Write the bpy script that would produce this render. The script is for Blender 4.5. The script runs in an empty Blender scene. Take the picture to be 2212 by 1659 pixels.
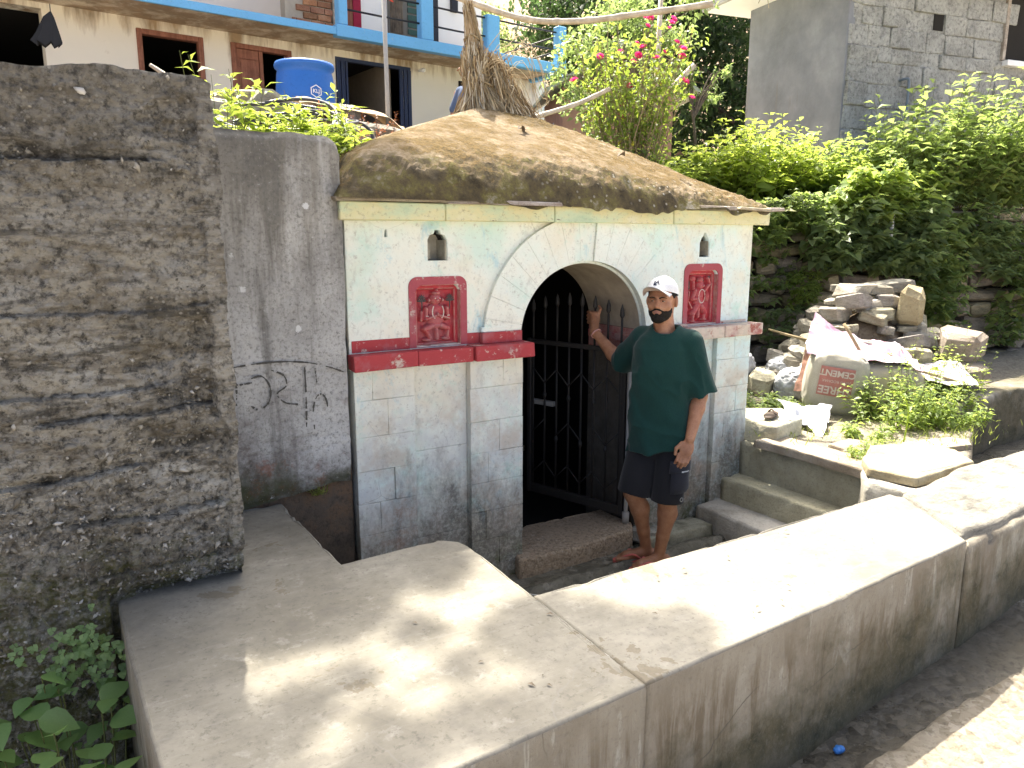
import bpy, bmesh, math, random
import numpy as np
from mathutils import Vector, Matrix, Euler

# ------------------------------------------------------------------ camera, sky, sun, exposure
SC = bpy.context.scene
COL = SC.collection
cam_data = bpy.data.cameras.new('camera')
cam = bpy.data.objects.new('camera', cam_data)
COL.objects.link(cam)
cam.location = (0, 0, 1.95)
cam.rotation_euler = (math.radians(90 - 10.94), 0, math.radians(-31.45))
cam_data.sensor_width = 36
cam_data.lens = 36 * 1630 / 2212
cam_data.clip_start = 0.02
cam_data.clip_end = 600
SC.camera = cam
SUN_EL, SUN_AZ = math.radians(60), math.radians(12.8)      # azimuth from +Y towards +X
w = bpy.data.worlds.new('World'); SC.world = w; w.use_nodes = True
wt = w.node_tree
sky = wt.nodes.new('ShaderNodeTexSky'); sky.sky_type = 'NISHITA'; sky.sun_disc = False
sky.sun_elevation = SUN_EL; sky.sun_rotation = SUN_AZ
sky.dust_density = 10.0; sky.ozone_density = 0.0; sky.air_density = 0.18; sky.altitude = 1500
bg = wt.nodes['Background']; bg.inputs[1].default_value = 0.15
haze_tint = wt.nodes.new('ShaderNodeMix'); haze_tint.data_type = 'RGBA'; haze_tint.blend_type = 'MULTIPLY'; haze_tint.inputs[0].default_value = 1.0
haze_tint.inputs[7].default_value = (0.955, 1.0, 0.935, 1.0)          # hazy sky, even tint
wt.links.new(sky.outputs[0], haze_tint.inputs[6]); wt.links.new(haze_tint.outputs[2], bg.inputs[0])
sd = bpy.data.lights.new('sun', 'SUN'); sd.energy = 2.0; sd.angle = math.radians(0.55); sd.color = (1.0, 0.93, 0.79)
sun = bpy.data.objects.new('sun', sd); COL.objects.link(sun)
sun_vec = Vector((math.sin(SUN_AZ) * math.cos(SUN_EL), math.cos(SUN_AZ) * math.cos(SUN_EL), math.sin(SUN_EL)))
sun.rotation_euler = sun_vec.to_track_quat('Z', 'Y').to_euler()
sun.location = sun_vec * 60
vs = SC.view_settings
vs.view_transform = 'Standard'; vs.look = 'None'; vs.gamma = 1; vs.exposure = 3.0
vs.use_curve_mapping = False
SC.render.resolution_x, SC.render.resolution_y = 1024, 768
SC.cycles.max_bounces = 7; SC.cycles.diffuse_bounces = 4; SC.cycles.transparent_max_bounces = 4

R = random.Random(7)
RNG = np.random.default_rng(7)

# ------------------------------------------------------------------ numpy noise
def _h(ix, iy, iz, seed):
    n = (ix * 374761393 + iy * 668265263 + iz * 2147483647 + seed * 1274126177) & 0xffffffff
    n = ((n ^ (n >> 13)) * 1274126177) & 0xffffffff
    n = ((n ^ (n >> 16)) * 2246822519) & 0xffffffff
    return ((n ^ (n >> 15)) & 0xffffff) / float(0xffffff)
def vnoise(p, seed=0):
    p = np.asarray(p, dtype=np.float64)
    i = np.floor(p).astype(np.int64); f = p - i; f = f * f * (3 - 2 * f)
    x, y, z = i[..., 0], i[..., 1], i[..., 2]; fx, fy, fz = f[..., 0], f[..., 1], f[..., 2]
    r = 0
    for dx in (0, 1):
        wx = fx if dx else 1 - fx
        for dy in (0, 1):
            wy = fy if dy else 1 - fy
            for dz in (0, 1):
                wz = fz if dz else 1 - fz
                r = r + wx * wy * wz * _h(x + dx, y + dy, z + dz, seed)
    return r
def fbm(p, seed=0, octv=4, gain=0.5):
    p = np.asarray(p, dtype=np.float64); a = 1.0; s = 0; t = 0
    for o in range(octv):
        s = s + a * vnoise(p * (2.03 ** o), seed + o * 17); t += a; a *= gain
    return s / t - 0.5
def sstep(a, b, x):
    t = np.clip((x - a) / (b - a), 0, 1); return t * t * (3 - 2 * t)

# ------------------------------------------------------------------ materials
class N:
    def __init__(s, name):
        s.m = bpy.data.materials.new(name); s.m.use_nodes = True
        s.t = s.m.node_tree; s.t.nodes.clear()
        s.o = s.t.nodes.new('ShaderNodeOutputMaterial'); s._p = None
    def n(s, ty, **kw):
        nd = s.t.nodes.new(ty)
        for k, v in kw.items(): setattr(nd, k, v)
        return nd
    def set(s, sock, v):
        if isinstance(v, bpy.types.NodeSocket): s.t.links.new(v, sock)
        elif isinstance(v, (tuple, list)):
            sock.default_value = (*v, 1.0) if (len(v) == 3 and len(sock.default_value) == 4) else v
        else:
            try: sock.default_value = v
            except TypeError: sock.default_value = (v, v, v, 1) if len(sock.default_value) == 4 else (v, v, v)
    def pos(s, sc=None, off=None):
        if s._p is None: s._p = s.n('ShaderNodeNewGeometry').outputs['Position']
        if sc is None: return s._p
        mp = s.n('ShaderNodeMapping'); s.set(mp.inputs['Vector'], s._p); s.set(mp.inputs['Scale'], sc)
        if off: s.set(mp.inputs['Location'], off)
        return mp.outputs[0]
    def obj(s, sc=(1, 1, 1)):
        mp = s.n('ShaderNodeMapping'); s.set(mp.inputs['Vector'], s.n('ShaderNodeTexCoord').outputs['Object']); s.set(mp.inputs['Scale'], sc)
        return mp.outputs[0]
    def xyz(s, k):
        sp = s.n('ShaderNodeSeparateXYZ'); s.set(sp.inputs[0], s.pos()); return sp.outputs[k]
    def noise(s, scale, detail=5, rough=0.6, vec=None, dist=0.0, col=False):
        nd = s.n('ShaderNodeTexNoise'); s.set(nd.inputs['Vector'], vec if vec is not None else s.pos())
        s.set(nd.inputs['Scale'], scale); s.set(nd.inputs['Detail'], detail); s.set(nd.inputs['Roughness'], rough); s.set(nd.inputs['Distortion'], dist)
        return nd.outputs['Color' if col else 0]
    def vor(s, scale, feature='F1', out='Distance', vec=None, rnd=1.0):
        nd = s.n('ShaderNodeTexVoronoi', feature=feature); s.set(nd.inputs['Vector'], vec if vec is not None else s.pos()); s.set(nd.inputs['Scale'], scale)
        s.set(nd.inputs['Randomness'], rnd)
        return nd.outputs[out]
    def ramp(s, fac, *stops):
        nd = s.n('ShaderNodeValToRGB'); e = nd.color_ramp.elements
        while len(e) < len(stops): e.new(0.5)
        for q, (p, c) in zip(e, stops):
            q.position = p; q.color = (*c, 1) if isinstance(c, (tuple, list)) else (c, c, c, 1)
        s.set(nd.inputs[0], fac); return nd.outputs[0]
    def mix(s, fac, a, b, mode='MIX'):
        nd = s.n('ShaderNodeMix', data_type='RGBA', blend_type=mode)
        s.set(nd.inputs[0], fac); s.set(nd.inputs[6], a); s.set(nd.inputs[7], b); return nd.outputs[2]
    def m2(s, op, a, b=0.0, clamp=False):
        nd = s.n('ShaderNodeMath', operation=op, use_clamp=clamp); s.set(nd.inputs[0], a); s.set(nd.inputs[1], b); return nd.outputs[0]
    def mapr(s, v, a, b, c=0.0, d=1.0):
        nd = s.n('ShaderNodeMapRange', clamp=True); s.set(nd.inputs[0], v)
        for i, q in enumerate((a, b, c, d)): s.set(nd.inputs[i + 1], q)
        return nd.outputs[0]
    def bump(s, h, strength=0.5, dist=0.01, prev=None):
        nd = s.n('ShaderNodeBump'); s.set(nd.inputs['Height'], h); s.set(nd.inputs['Strength'], strength); s.set(nd.inputs['Distance'], dist)
        if prev is not None: s.set(nd.inputs['Normal'], prev)
        return nd.outputs[0]
    def rand(s):
        return s.n('ShaderNodeObjectInfo').outputs['Random']
    def done(s, color, rough=0.9, normal=None, spec=0.25, metal=0.0, transl=None, sheen=0.0, sss=0.0):
        b = s.n('ShaderNodeBsdfPrincipled')
        s.set(b.inputs['Base Color'], color); s.set(b.inputs['Roughness'], rough); s.set(b.inputs['Metallic'], metal)
        s.set(b.inputs['Specular IOR Level'], spec)
        if sheen: s.set(b.inputs['Sheen Weight'], sheen)
        if sss:
            s.set(b.inputs['Subsurface Weight'], sss); s.set(b.inputs['Subsurface Radius'], (0.012, 0.005, 0.003)); s.set(b.inputs['Subsurface Scale'], 0.6)
        if normal is not None: s.set(b.inputs['Normal'], normal)
        sh = b.outputs[0]
        if transl is not None:
            tr = s.n('ShaderNodeBsdfTranslucent'); s.set(tr.inputs[0], transl)
            if normal is not None: s.set(tr.inputs['Normal'], normal)
            mx = s.n('ShaderNodeMixShader'); s.set(mx.inputs[0], 0.5); s.set(mx.inputs[1], sh); s.set(mx.inputs[2], tr.outputs[0]); sh = mx.outputs[0]
        s.t.links.new(sh, s.o.inputs[0]); return s.m

def simple(name, col, rough=0.8, var=0.12, scale=12, bump=0.15, bdist=0.004, spec=0.25, metal=0.0, vec=None, sheen=0.0):
    n = N(name); f = n.noise(scale, 6, 0.65)
    c = n.mix(f, tuple(x * (1 - var * 2) for x in col), tuple(min(1, x * (1 + var * 2)) for x in col))
    nm = n.bump(n.noise(scale * 5, 4, 0.6), bump, bdist)
    return n.done(c, rough, nm, spec, metal, sheen=sheen)

# ------------------------------------------------------------------ mesh helpers
def link(name, me, mat=None, parent=None, smooth=False, loc=None, rot=None):
    o = bpy.data.objects.new(name, me); COL.objects.link(o)
    if mat is not None and not me.materials: me.materials.append(mat)
    if smooth:
        me.polygons.foreach_set('use_smooth', np.ones(len(me.polygons), dtype=bool))
    if parent is not None: o.parent = parent
    if loc is not None: o.location = loc
    if rot is not None: o.rotation_euler = rot
    return o
def py_mesh(name, V, Fc):
    me = bpy.data.meshes.new(name); me.from_pydata([tuple(v) for v in V], [], [tuple(f) for f in Fc]); me.update(); return me
def np_mesh(name, V, Q):
    """V (n,3) array, Q (m,k) int array"""
    V = np.asarray(V, dtype=np.float32); Q = np.asarray(Q, dtype=np.int32); k = Q.shape[1]
    me = bpy.data.meshes.new(name)
    me.vertices.add(len(V)); me.vertices.foreach_set('co', V.ravel())
    me.loops.add(Q.size); me.loops.foreach_set('vertex_index', Q.ravel())
    me.polygons.add(len(Q)); me.polygons.foreach_set('loop_start', np.arange(0, Q.size, k, dtype=np.int32))
    try: me.polygons.foreach_set('loop_total', np.full(len(Q), k, dtype=np.int32))
    except Exception: pass
    me.update(calc_edges=True); return me
def tag(o, label=None, cat=None, group=None, kind=None):
    if label: o['label'] = label
    if cat: o['category'] = cat
    if group: o['group'] = group
    if kind: o['kind'] = kind
    return o
def thing(name, label, cat, loc=(0, 0, 0), rz=0.0, group=None):
    o = bpy.data.objects.new(name, None); COL.objects.link(o); o.empty_display_size = 0.1
    o.location = loc; o.rotation_euler = (0, 0, rz)
    return tag(o, label, cat, group)
def bm_mesh(name, bm):
    me = bpy.data.meshes.new(name); bmesh.ops.recalc_face_normals(bm, faces=bm.faces[:]); bm.to_mesh(me); bm.free(); return me
def add_box(bm, lo, hi, jit=0.0, M=None):
    vs_ = []
    for z in (lo[2], hi[2]):
        for x, y in ((lo[0], lo[1]), (hi[0], lo[1]), (hi[0], hi[1]), (lo[0], hi[1])):
            v = Vector((x + R.uniform(-jit, jit), y + R.uniform(-jit, jit), z + R.uniform(-jit, jit)))
            vs_.append(bm.verts.new(M @ v if M else v))
    a = vs_
    for f in ((3, 2, 1, 0), (4, 5, 6, 7), (0, 1, 5, 4), (1, 2, 6, 5), (2, 3, 7, 6), (3, 0, 4, 7)):
        bm.faces.new([a[i] for i in f])
    return a
def box(name, lo, hi, mat, parent=None, bev=0.0, jit=0.0, seg=1, loc=None, rot=None):
    bm = bmesh.new(); add_box(bm, lo, hi, jit)
    if bev: bmesh.ops.bevel(bm, geom=bm.edges[:], offset=bev, segments=seg, affect='EDGES', profile=0.6)
    return link(name, bm_mesh(name, bm), mat, parent, loc=loc, rot=rot)
def tube_np(path, rad, seg=8, cap=True):
    P = np.asarray(path, dtype=float); n = len(P)
    rad = np.full(n, rad) if np.isscalar(rad) else np.asarray(rad, dtype=float)
    T = np.gradient(P, axis=0); T /= np.linalg.norm(T, axis=1)[:, None] + 1e-12
    up = np.array([0, 0, 1.0]) if abs(T[0][2]) < 0.9 else np.array([1.0, 0, 0])
    A = np.cross(T[0], up); A /= np.linalg.norm(A); V = []
    for i in range(n):
        A = A - T[i] * (A @ T[i]); A /= np.linalg.norm(A) + 1e-12; B = np.cross(T[i], A)
        for k in range(seg):
            t = 2 * math.pi * k / seg; V.append(P[i] + rad[i] * (A * math.cos(t) + B * math.sin(t)))
    Q = []
    for i in range(n - 1):
        for k in range(seg):
            a = i * seg + k; b = i * seg + (k + 1) % seg; Q.append((a, b, b + seg, a + seg))
    if cap:
        Q.append(tuple(range(seg - 1, -1, -1))); Q.append(tuple((n - 1) * seg + k for k in range(seg)))
    return V, Q
class MB:
    def __init__(s): s.V = []; s.F = []
    def add(s, V, Fc):
        o = len(s.V); s.V += [tuple(v) for v in V]; s.F += [tuple(i + o for i in f) for f in Fc]; return s
    def tube(s, path, rad, seg=8): return s.add(*tube_np(path, rad, seg))
    def box(s, lo, hi):
        x0, y0, z0 = lo; x1, y1, z1 = hi
        return s.add([(x0, y0, z0), (x1, y0, z0), (x1, y1, z0), (x0, y1, z0), (x0, y0, z1), (x1, y0, z1), (x1, y1, z1), (x0, y1, z1)],
                     [(3, 2, 1, 0), (4, 5, 6, 7), (0, 1, 5, 4), (1, 2, 6, 5), (2, 3, 7, 6), (3, 0, 4, 7)])
    def obj(s, name, mat, parent=None, smooth=False): return link(name, py_mesh(name, s.V, s.F), mat, parent, smooth)
def tube(name, path, rad, mat, parent=None, seg=8, smooth=True):
    return MB().tube(path, rad, seg).obj(name, mat, parent, smooth)
def grid_mesh(name, P):
    """P (a,b,3) grid of points"""
    a, b, _ = P.shape; i = np.arange(a * b).reshape(a, b)
    Q = np.stack([i[:-1, :-1], i[1:, :-1], i[1:, 1:], i[:-1, 1:]], -1).reshape(-1, 4)
    return np_mesh(name, P.reshape(-1, 3), Q)
def spline(pts, n=24):
    P = np.asarray(pts, dtype=float); m = len(P)
    if m < 3: return np.array([P[0] + (P[-1] - P[0]) * t for t in np.linspace(0, 1, n)])
    E = np.vstack([2 * P[0] - P[1], P, 2 * P[-1] - P[-2]]); out = []
    for t in np.linspace(0, m - 1 - 1e-9, n):
        k = int(t); u = t - k; a, b, c, d = E[k:k + 4]
        out.append(0.5 * ((2 * b) + (c - a) * u + (2 * a - 5 * b + 4 * c - d) * u * u + (3 * b - a - 3 * c + d) * u ** 3))
    return np.array(out)
def extrude_poly(name, pts, z0, z1, mat, parent=None, bev=0.0, jit=0.0, seg=2, sub=0):
    """prism with a polygon footprint (list of xy, counter-clockwise)"""
    bm = bmesh.new(); lo = [bm.verts.new((x, y, z0)) for x, y in pts]
    hi = [bm.verts.new((x, y, z1 + R.uniform(-jit, jit))) for x, y in pts]
    bm.faces.new(hi); bm.faces.new(lo[::-1]); n = len(pts)
    for i in range(n): bm.faces.new((lo[i], lo[(i + 1) % n], hi[(i + 1) % n], hi[i]))
    if bev:
        es = [e for e in bm.edges if sum(v.co.z > (z0 + z1) / 2 for v in e.verts) >= 1 and not all(v in lo for v in e.verts)]
        bmesh.ops.bevel(bm, geom=es, offset=bev, segments=seg, affect='EDGES', profile=0.5)
    return link(name, bm_mesh(name, bm), mat, parent)
def text_mesh(name, body, size, mat, parent, M, extrude=0.0, bold=0.0):
    cu = bpy.data.curves.new(name, 'FONT'); cu.body = body; cu.size = size; cu.extrude = extrude; cu.offset = bold
    cu.align_x = 'CENTER'; cu.align_y = 'CENTER'
    t = bpy.data.objects.new('tmp_text', cu); COL.objects.link(t)
    dg = bpy.context.evaluated_depsgraph_get(); dg.update()
    me = bpy.data.meshes.new_from_object(t.evaluated_get(dg)); bpy.data.objects.remove(t)
    if callable(M):
        for v in me.vertices: v.co = Vector(M(v.co))
    else: me.transform(M)
    return link(name, me, mat, parent)
def stone_mesh(name, sx, sy, sz, seed, rough=0.16, bev=0.22):
    """angular, uneven rock: a cube with cut edges, every corner moved"""
    r = random.Random(seed); bm = bmesh.new()
    bmesh.ops.create_cube(bm, size=1.0)
    for v in bm.verts:
        v.co.x += r.uniform(-rough, rough); v.co.y += r.uniform(-rough, rough); v.co.z += r.uniform(-rough, rough)
    bmesh.ops.bevel(bm, geom=bm.edges[:], offset=bev * r.uniform(0.55, 1), segments=1, affect='EDGES', profile=0.5, clamp_overlap=True)
    for v in bm.verts:
        v.co += Vector((r.uniform(-1, 1), r.uniform(-1, 1), r.uniform(-1, 1))) * 0.035
        v.co = Vector((v.co.x * sx, v.co.y * sy, v.co.z * sz))
    return bm_mesh(name, bm)
# ------------------------------------------------------------------ the materials of the place
def m_rough_wall():
    n = N('old_rough_concrete'); p = n.pos((1, 1, 1))
    a = n.noise(2.2, 8, 0.68); b = n.noise(34, 7, 0.75); c = n.noise(7, 6, 0.7, n.pos((1, 1, 3.2)))
    col = n.ramp(a, (0.36, (0.13, 0.12, 0.102)), (0.45, (0.3, 0.277, 0.232)), (0.54, (0.46, 0.43, 0.37)), (0.64, (0.6, 0.575, 0.515)))
    col = n.mix(n.ramp(c, (0.44, 0.0), (0.6, 0.7)), col, (0.16, 0.132, 0.092))
    hb = n.noise(2.2, 6, 0.65, n.pos((1.2, 1, 6), (0.3, 0, 0.8)), 0.3); col = n.mix(n.ramp(hb, (0.56, 0.0), (0.63, 0.7)), col, (0.5, 0.47, 0.41)); col = n.mix(n.ramp(hb, (0.36, 0.75), (0.43, 0.0)), col, (0.075, 0.068, 0.056))
    col = n.mix(n.ramp(n.noise(5.5, 7, 0.72, n.pos(None) if False else n.pos((1, 1, 1), (3, 1, 5))), (0.5, 0.0), (0.66, 0.8)), col, (0.42, 0.4, 0.36))
    col = n.mix(n.ramp(b, (0.36, 0.9), (0.52, 0.0)), col, (0.05, 0.047, 0.042))
    col = n.mix(n.ramp(b, (0.6, 0.0), (0.74, 0.8)), col, (0.42, 0.4, 0.36))
    # darker lichen crust on the weathered upper part, moss at the foot
    z = n.xyz(2)
    up = n.m2('MULTIPLY', n.mapr(n.m2('ADD', z, n.mapr(a, 0.3, 0.7, -0.6, 0.6)), 1.85, 2.5), 0.5)
    col = n.mix(up, col, (0.085, 0.078, 0.07))
    moss = n.m2('MULTIPLY', n.mapr(n.m2('ADD', z, n.mapr(c, 0.3, 0.7, -0.25, 0.25)), 0.95, 0.72), n.ramp(n.noise(26, 6, 0.7), (0.4, 0.0), (0.56, 0.8)))
    col = n.mix(moss, col, (0.12, 0.115, 0.035))
    # pale gravel grains showing in the broken concrete
    v = n.vor(62); vc = n.vor(62, out='Color')
    g = n.m2('MULTIPLY', n.ramp(v, (0.25, 1.0), (0.4, 0.0)), n.ramp(vc, (0.6, 0.0), (0.72, 0.6)))
    g = n.m2('MULTIPLY', g, n.ramp(c, (0.4, 0.15), (0.55, 1.0)))
    col = n.mix(g, col, (0.46, 0.44, 0.4))
    h = n.m2('ADD', n.m2('MULTIPLY', b, 1.0), n.m2('MULTIPLY', n.vor(48), 0.6))
    nm = n.bump(h, 1.0, 0.035, n.bump(n.noise(120, 3, 0.6), 0.7, 0.006))
    return n.done(col, 0.95, nm, 0.15)
def m_grey_plaster():
    n = N('stained_grey_plaster'); st = n.pos((7, 7, 0.55))
    a = n.noise(2.3, 7, 0.62); s = n.noise(1.4, 6, 0.62, st, 0.25); f = n.noise(55, 6, 0.78); z = n.xyz(2)
    col = n.ramp(a, (0.3, (0.3, 0.29, 0.275)), (0.5, (0.44, 0.43, 0.41)), (0.68, (0.56, 0.55, 0.525)))
    top = n.mapr(n.m2('ADD', z, n.mapr(s, 0.3, 0.7, -0.55, 0.55)), 1.5, 2.25)
    col = n.mix(n.m2('MULTIPLY', top, 0.92), col, n.ramp(a, (0.35, (0.1, 0.09, 0.075)), (0.65, (0.24, 0.222, 0.19))))
    col = n.mix(n.ramp(s, (0.52, 0.0), (0.66, 0.7)), col, (0.12, 0.115, 0.105))
    low = n.mapr(n.m2('ADD', z, n.mapr(a, 0.3, 0.7, -0.35, 0.35)), 1.15, 0.85)
    col = n.mix(n.m2('MULTIPLY', low, n.ramp(n.noise(7, 7, 0.75), (0.42, 0.2), (0.6, 0.95))), col, (0.125, 0.095, 0.08))
    col = n.mix(n.m2('MULTIPLY', low, n.ramp(n.noise(5, 5, 0.7, n.pos((1, 1, 1), (9, 2, 4))), (0.55, 0.0), (0.62, 0.75))), col, (0.27, 0.11, 0.07))
    col = n.mix(n.m2('MULTIPLY', n.mapr(n.m2('ADD', z, n.mapr(a, 0.3, 0.7, -0.2, 0.2)), 0.9, 0.74), 0.85), col, (0.06, 0.065, 0.025))
    col = n.mix(n.ramp(f, (0.33, 0.75), (0.5, 0.0)), col, (0.1, 0.095, 0.085))
    col = n.mix(n.ramp(f, (0.6, 0.0), (0.72, 0.6)), col, (0.58, 0.575, 0.56))
    vv = n.vor(5.5, vec=n.pos((1, 1, 1), (2, 3, 1.7))); chip = n.m2('MULTIPLY', n.ramp(n.m2('ADD', vv, n.mapr(f, 0.3, 0.7, -0.06, 0.06)), (0.07, 1.0), (0.085, 0.0)), 0.8)
    col = n.mix(chip, col, (0.66, 0.66, 0.65))
    nm = n.bump(f, 0.6, 0.006, n.bump(a, 0.5, 0.03))
    return n.done(col, 0.93, nm, 0.15)
def cracks(n, scale, width, off=(0, 0, 0)):
    wp = n.mix(0.12, n.pos((1, 1, 1), off), n.noise(3.0, 4, 0.6, col=True))
    d = n.vor(scale, 'DISTANCE_TO_EDGE', vec=wp)
    return n.m2('MULTIPLY', n.ramp(d, (0.0, 1.0), (width, 0.0)), n.ramp(n.noise(1.7, 3, 0.6, n.pos((1, 1, 1), (4, 7, 1))), (0.5, 0.0), (0.6, 1.0)))
def m_temple_paint(name='old_lime_paint', hue=0.0, low=True, dark=True):
    n = N(name); z = n.xyz(2); x = n.xyz(0)
    a = n.noise(2.4, 6, 0.6); b = n.noise(5.2, 7, 0.7); f = n.noise(42, 7, 0.78); c = n.noise(1.7, 5, 0.6, n.pos((1, 1, 1), (5, 1, 8)))
    col = n.ramp(a, (0.32, (0.62, 0.74, 0.65)), (0.46, (0.74, 0.77, 0.69)), (0.56, (0.77, 0.76, 0.66)), (0.7, (0.62, 0.74, 0.65)))
    rt = n.mapr(x, 2.4, 4.0)                                     # the right half was painted a cooler blue
    col = n.mix(n.m2('MULTIPLY', rt, n.ramp(c, (0.36, 0.0), (0.6, 0.8))), col, (0.54, 0.74, 0.79))
    col = n.mix(n.ramp(n.noise(2.6, 5, 0.6, n.pos((1, 1, 1), (1, 4, 2))), (0.52, 0.0), (0.66, 0.5)), col, (0.72, 0.64, 0.48))
    blue = n.ramp(n.noise(3.4, 7, 0.72, n.pos((1.5, 1.5, 0.8), (2, 2, 5)), 0.5), (0.57, 0.0), (0.68, 0.7))
    col = n.mix(blue, col, (0.3, 0.52, 0.6))
    col = n.mix(n.ramp(n.noise(4.5, 6, 0.7, n.pos((1, 1, 1), (7, 1, 1))), (0.58, 0.0), (0.7, 0.6)), col, (0.42, 0.65, 0.56))
    if low:
        lw = n.mapr(n.m2('ADD', z, n.mapr(a, 0.3, 0.7, -0.3, 0.3)), 1.32, 1.0)     # bare plaster shows where paint has worn off
        col = n.mix(n.m2('MULTIPLY', lw, n.ramp(b, (0.42, 0.0), (0.58, 0.8))), col, (0.62, 0.61, 0.57))
        col = n.mix(n.m2('MULTIPLY', lw, n.ramp(n.noise(3.1, 7, 0.7, n.pos((1, 1, 1), (3, 9, 2))), (0.5, 0.0), (0.62, 0.7))), col, (0.56, 0.47, 0.37))
    if dark:
        dm = n.mapr(n.m2('ADD', z, n.mapr(n.noise(3.0, 7, 0.72, n.pos((1.4, 1.4, 0.6))), 0.3, 0.7, -0.38, 0.38)), 0.78, 0.34)
        dirt = n.ramp(b, (0.36, (0.055, 0.05, 0.045)), (0.56, (0.17, 0.145, 0.12)), (0.7, (0.24, 0.115, 0.055)))
        col = n.mix(n.m2('MULTIPLY', dm, n.ramp(f, (0.4, 0.95), (0.66, 0.45))), col, dirt)
        mo = n.m2('MULTIPLY', n.mapr(z, 0.3, 0.08), n.ramp(n.noise(9, 6, 0.7), (0.46, 0.0), (0.58, 0.8)))
        col = n.mix(mo, col, (0.06, 0.075, 0.02))
    col = n.mix(n.ramp(f, (0.34, 0.6), (0.45, 0.0)), col, (0.36, 0.33, 0.28)); col = n.mix(n.ramp(n.noise(16, 7, 0.75, n.pos((1, 1, 0.6), (3, 3, 3))), (0.56, 0.0), (0.66, 0.35)), col, (0.42, 0.4, 0.34))
    cr = cracks(n, 2.4, 0.004)
    col = n.mix(n.m2('MULTIPLY', cr, 0.6 if low else 0.2), col, (0.12, 0.11, 0.1))
    nm = n.bump(f, 0.35, 0.004, n.bump(b, 0.4, 0.012, n.bump(cr, -0.7, 0.01)))
    return n.done(col, 0.85, nm, 0.25)
def m_cornice():
    n = N('flaking_yellow_green_paint'); a = n.noise(2.5, 6, 0.65, n.pos((1, 1, 2))); b = n.noise(7, 7, 0.75, n.pos((1, 1, 2.8), (4, 0, 2))); f = n.noise(40, 6, 0.75)
    col = n.ramp(a, (0.3, (0.36, 0.5, 0.35)), (0.45, (0.55, 0.62, 0.42)), (0.56, (0.66, 0.62, 0.36)), (0.7, (0.7, 0.68, 0.5)))
    col = n.mix(n.ramp(b, (0.63, 0.0), (0.66, 0.95)), col, (0.13, 0.1, 0.07))
    col = n.mix(n.ramp(f, (0.32, 0.6), (0.45, 0.0)), col, (0.25, 0.22, 0.15))
    return n.done(col, 0.85, n.bump(b, 0.5, 0.015, n.bump(f, 0.3, 0.004)), 0.25)
def m_red(name='worn_red_paint', worn=0.68, base=(0.36, 0.045, 0.05), edges=False):
    n = N(name); a = n.noise(8, 7, 0.72); b = n.noise(26, 7, 0.75); c = n.noise(3, 5, 0.6); v = n.vor(34)
    col = n.mix(c, tuple(x * 0.75 for x in base), tuple(min(1, x * 1.3) for x in base))
    lo = 0.72 - 0.22 * worn
    col = n.mix(n.ramp(a, (lo, 0.0), (lo + 0.06, 0.9)), col, (0.55, 0.5, 0.42))
    col = n.mix(n.ramp(b, (lo + 0.04, 0.0), (lo + 0.1, 0.85)), col, (0.6, 0.5, 0.42))
    col = n.mix(n.ramp(n.noise(5, 6, 0.7, n.pos((1, 1, 1), (3, 3, 9))), (0.5, 0.0), (0.66, 0.6)), col, (0.36, 0.17, 0.18))
    if edges: col = n.mix(n.m2('MULTIPLY', n.ramp(n.n('ShaderNodeNewGeometry').outputs['Pointiness'], (0.5, 0.0), (0.56, 0.7)), n.ramp(b, (0.4, 0.3), (0.55, 1.0))), col, (0.5, 0.36, 0.3))
    return n.done(col, 0.75, n.bump(b, 0.5, 0.006, n.bump(a, 0.4, 0.01)), 0.3)
def m_roof():
    n = N('mossy_roof_plaster'); f = n.noise(48, 7, 0.75); a = n.noise(2.0, 7, 0.68, n.pos((1, 0.7, 1), (2, 0, 0))); b = n.noise(9, 7, 0.72); c = n.noise(1.1, 4, 0.6)
    col = n.ramp(a, (0.3, (0.16, 0.135, 0.1)), (0.48, (0.26, 0.195, 0.125)), (0.62, (0.33, 0.27, 0.195)), (0.75, (0.27, 0.26, 0.24)))
    moss = n.ramp(n.m2('ADD', n.m2('MULTIPLY', b, 0.55), n.m2('ADD', n.m2('MULTIPLY', c, 0.35), n.m2('MULTIPLY', f, 0.25))), (0.5, 0.0), (0.62, 0.9))
    col = n.mix(moss, col, n.ramp(f, (0.35, (0.045, 0.035, 0.01)), (0.55, (0.14, 0.088, 0.026)), (0.7, (0.19, 0.135, 0.045))))
    g = n.n('ShaderNodeNewGeometry'); sp = n.n('ShaderNodeSeparateXYZ'); n.set(sp.inputs[0], g.outputs['True Normal'])
    steep = n.mapr(sp.outputs[2], 0.82, 0.55)                     # steep faces get a darker, mottled crust colour
    crust = n.ramp(n.noise(6, 8, 0.75), (0.36, (0.035, 0.03, 0.022)), (0.48, (0.1, 0.08, 0.045)), (0.57, (0.16, 0.14, 0.05)), (0.68, (0.36, 0.33, 0.29)))
    col = n.mix(n.m2('MULTIPLY', steep, 0.9), col, crust)
    fl = n.m2('MULTIPLY', n.ramp(n.vor(30), (0.2, 1.0), (0.3, 0.0)), n.m2('MULTIPLY', n.mapr(n.xyz(0), 2.0, 3.2, 0.1, 1.0), n.ramp(n.vor(30, out='Color'), (0.6, 0.0), (0.66, 1.0))))
    col = n.mix(n.m2('MULTIPLY', fl, n.mapr(steep, 0.0, 1.0, 0.25, 0.85)), col, (0.5, 0.47, 0.4))
    nm = n.bump(f, 0.9, 0.02, n.bump(b, 0.7, 0.03, n.bump(fl, 0.8, 0.015)))
    return n.done(col, 0.95, nm, 0.12)
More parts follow.
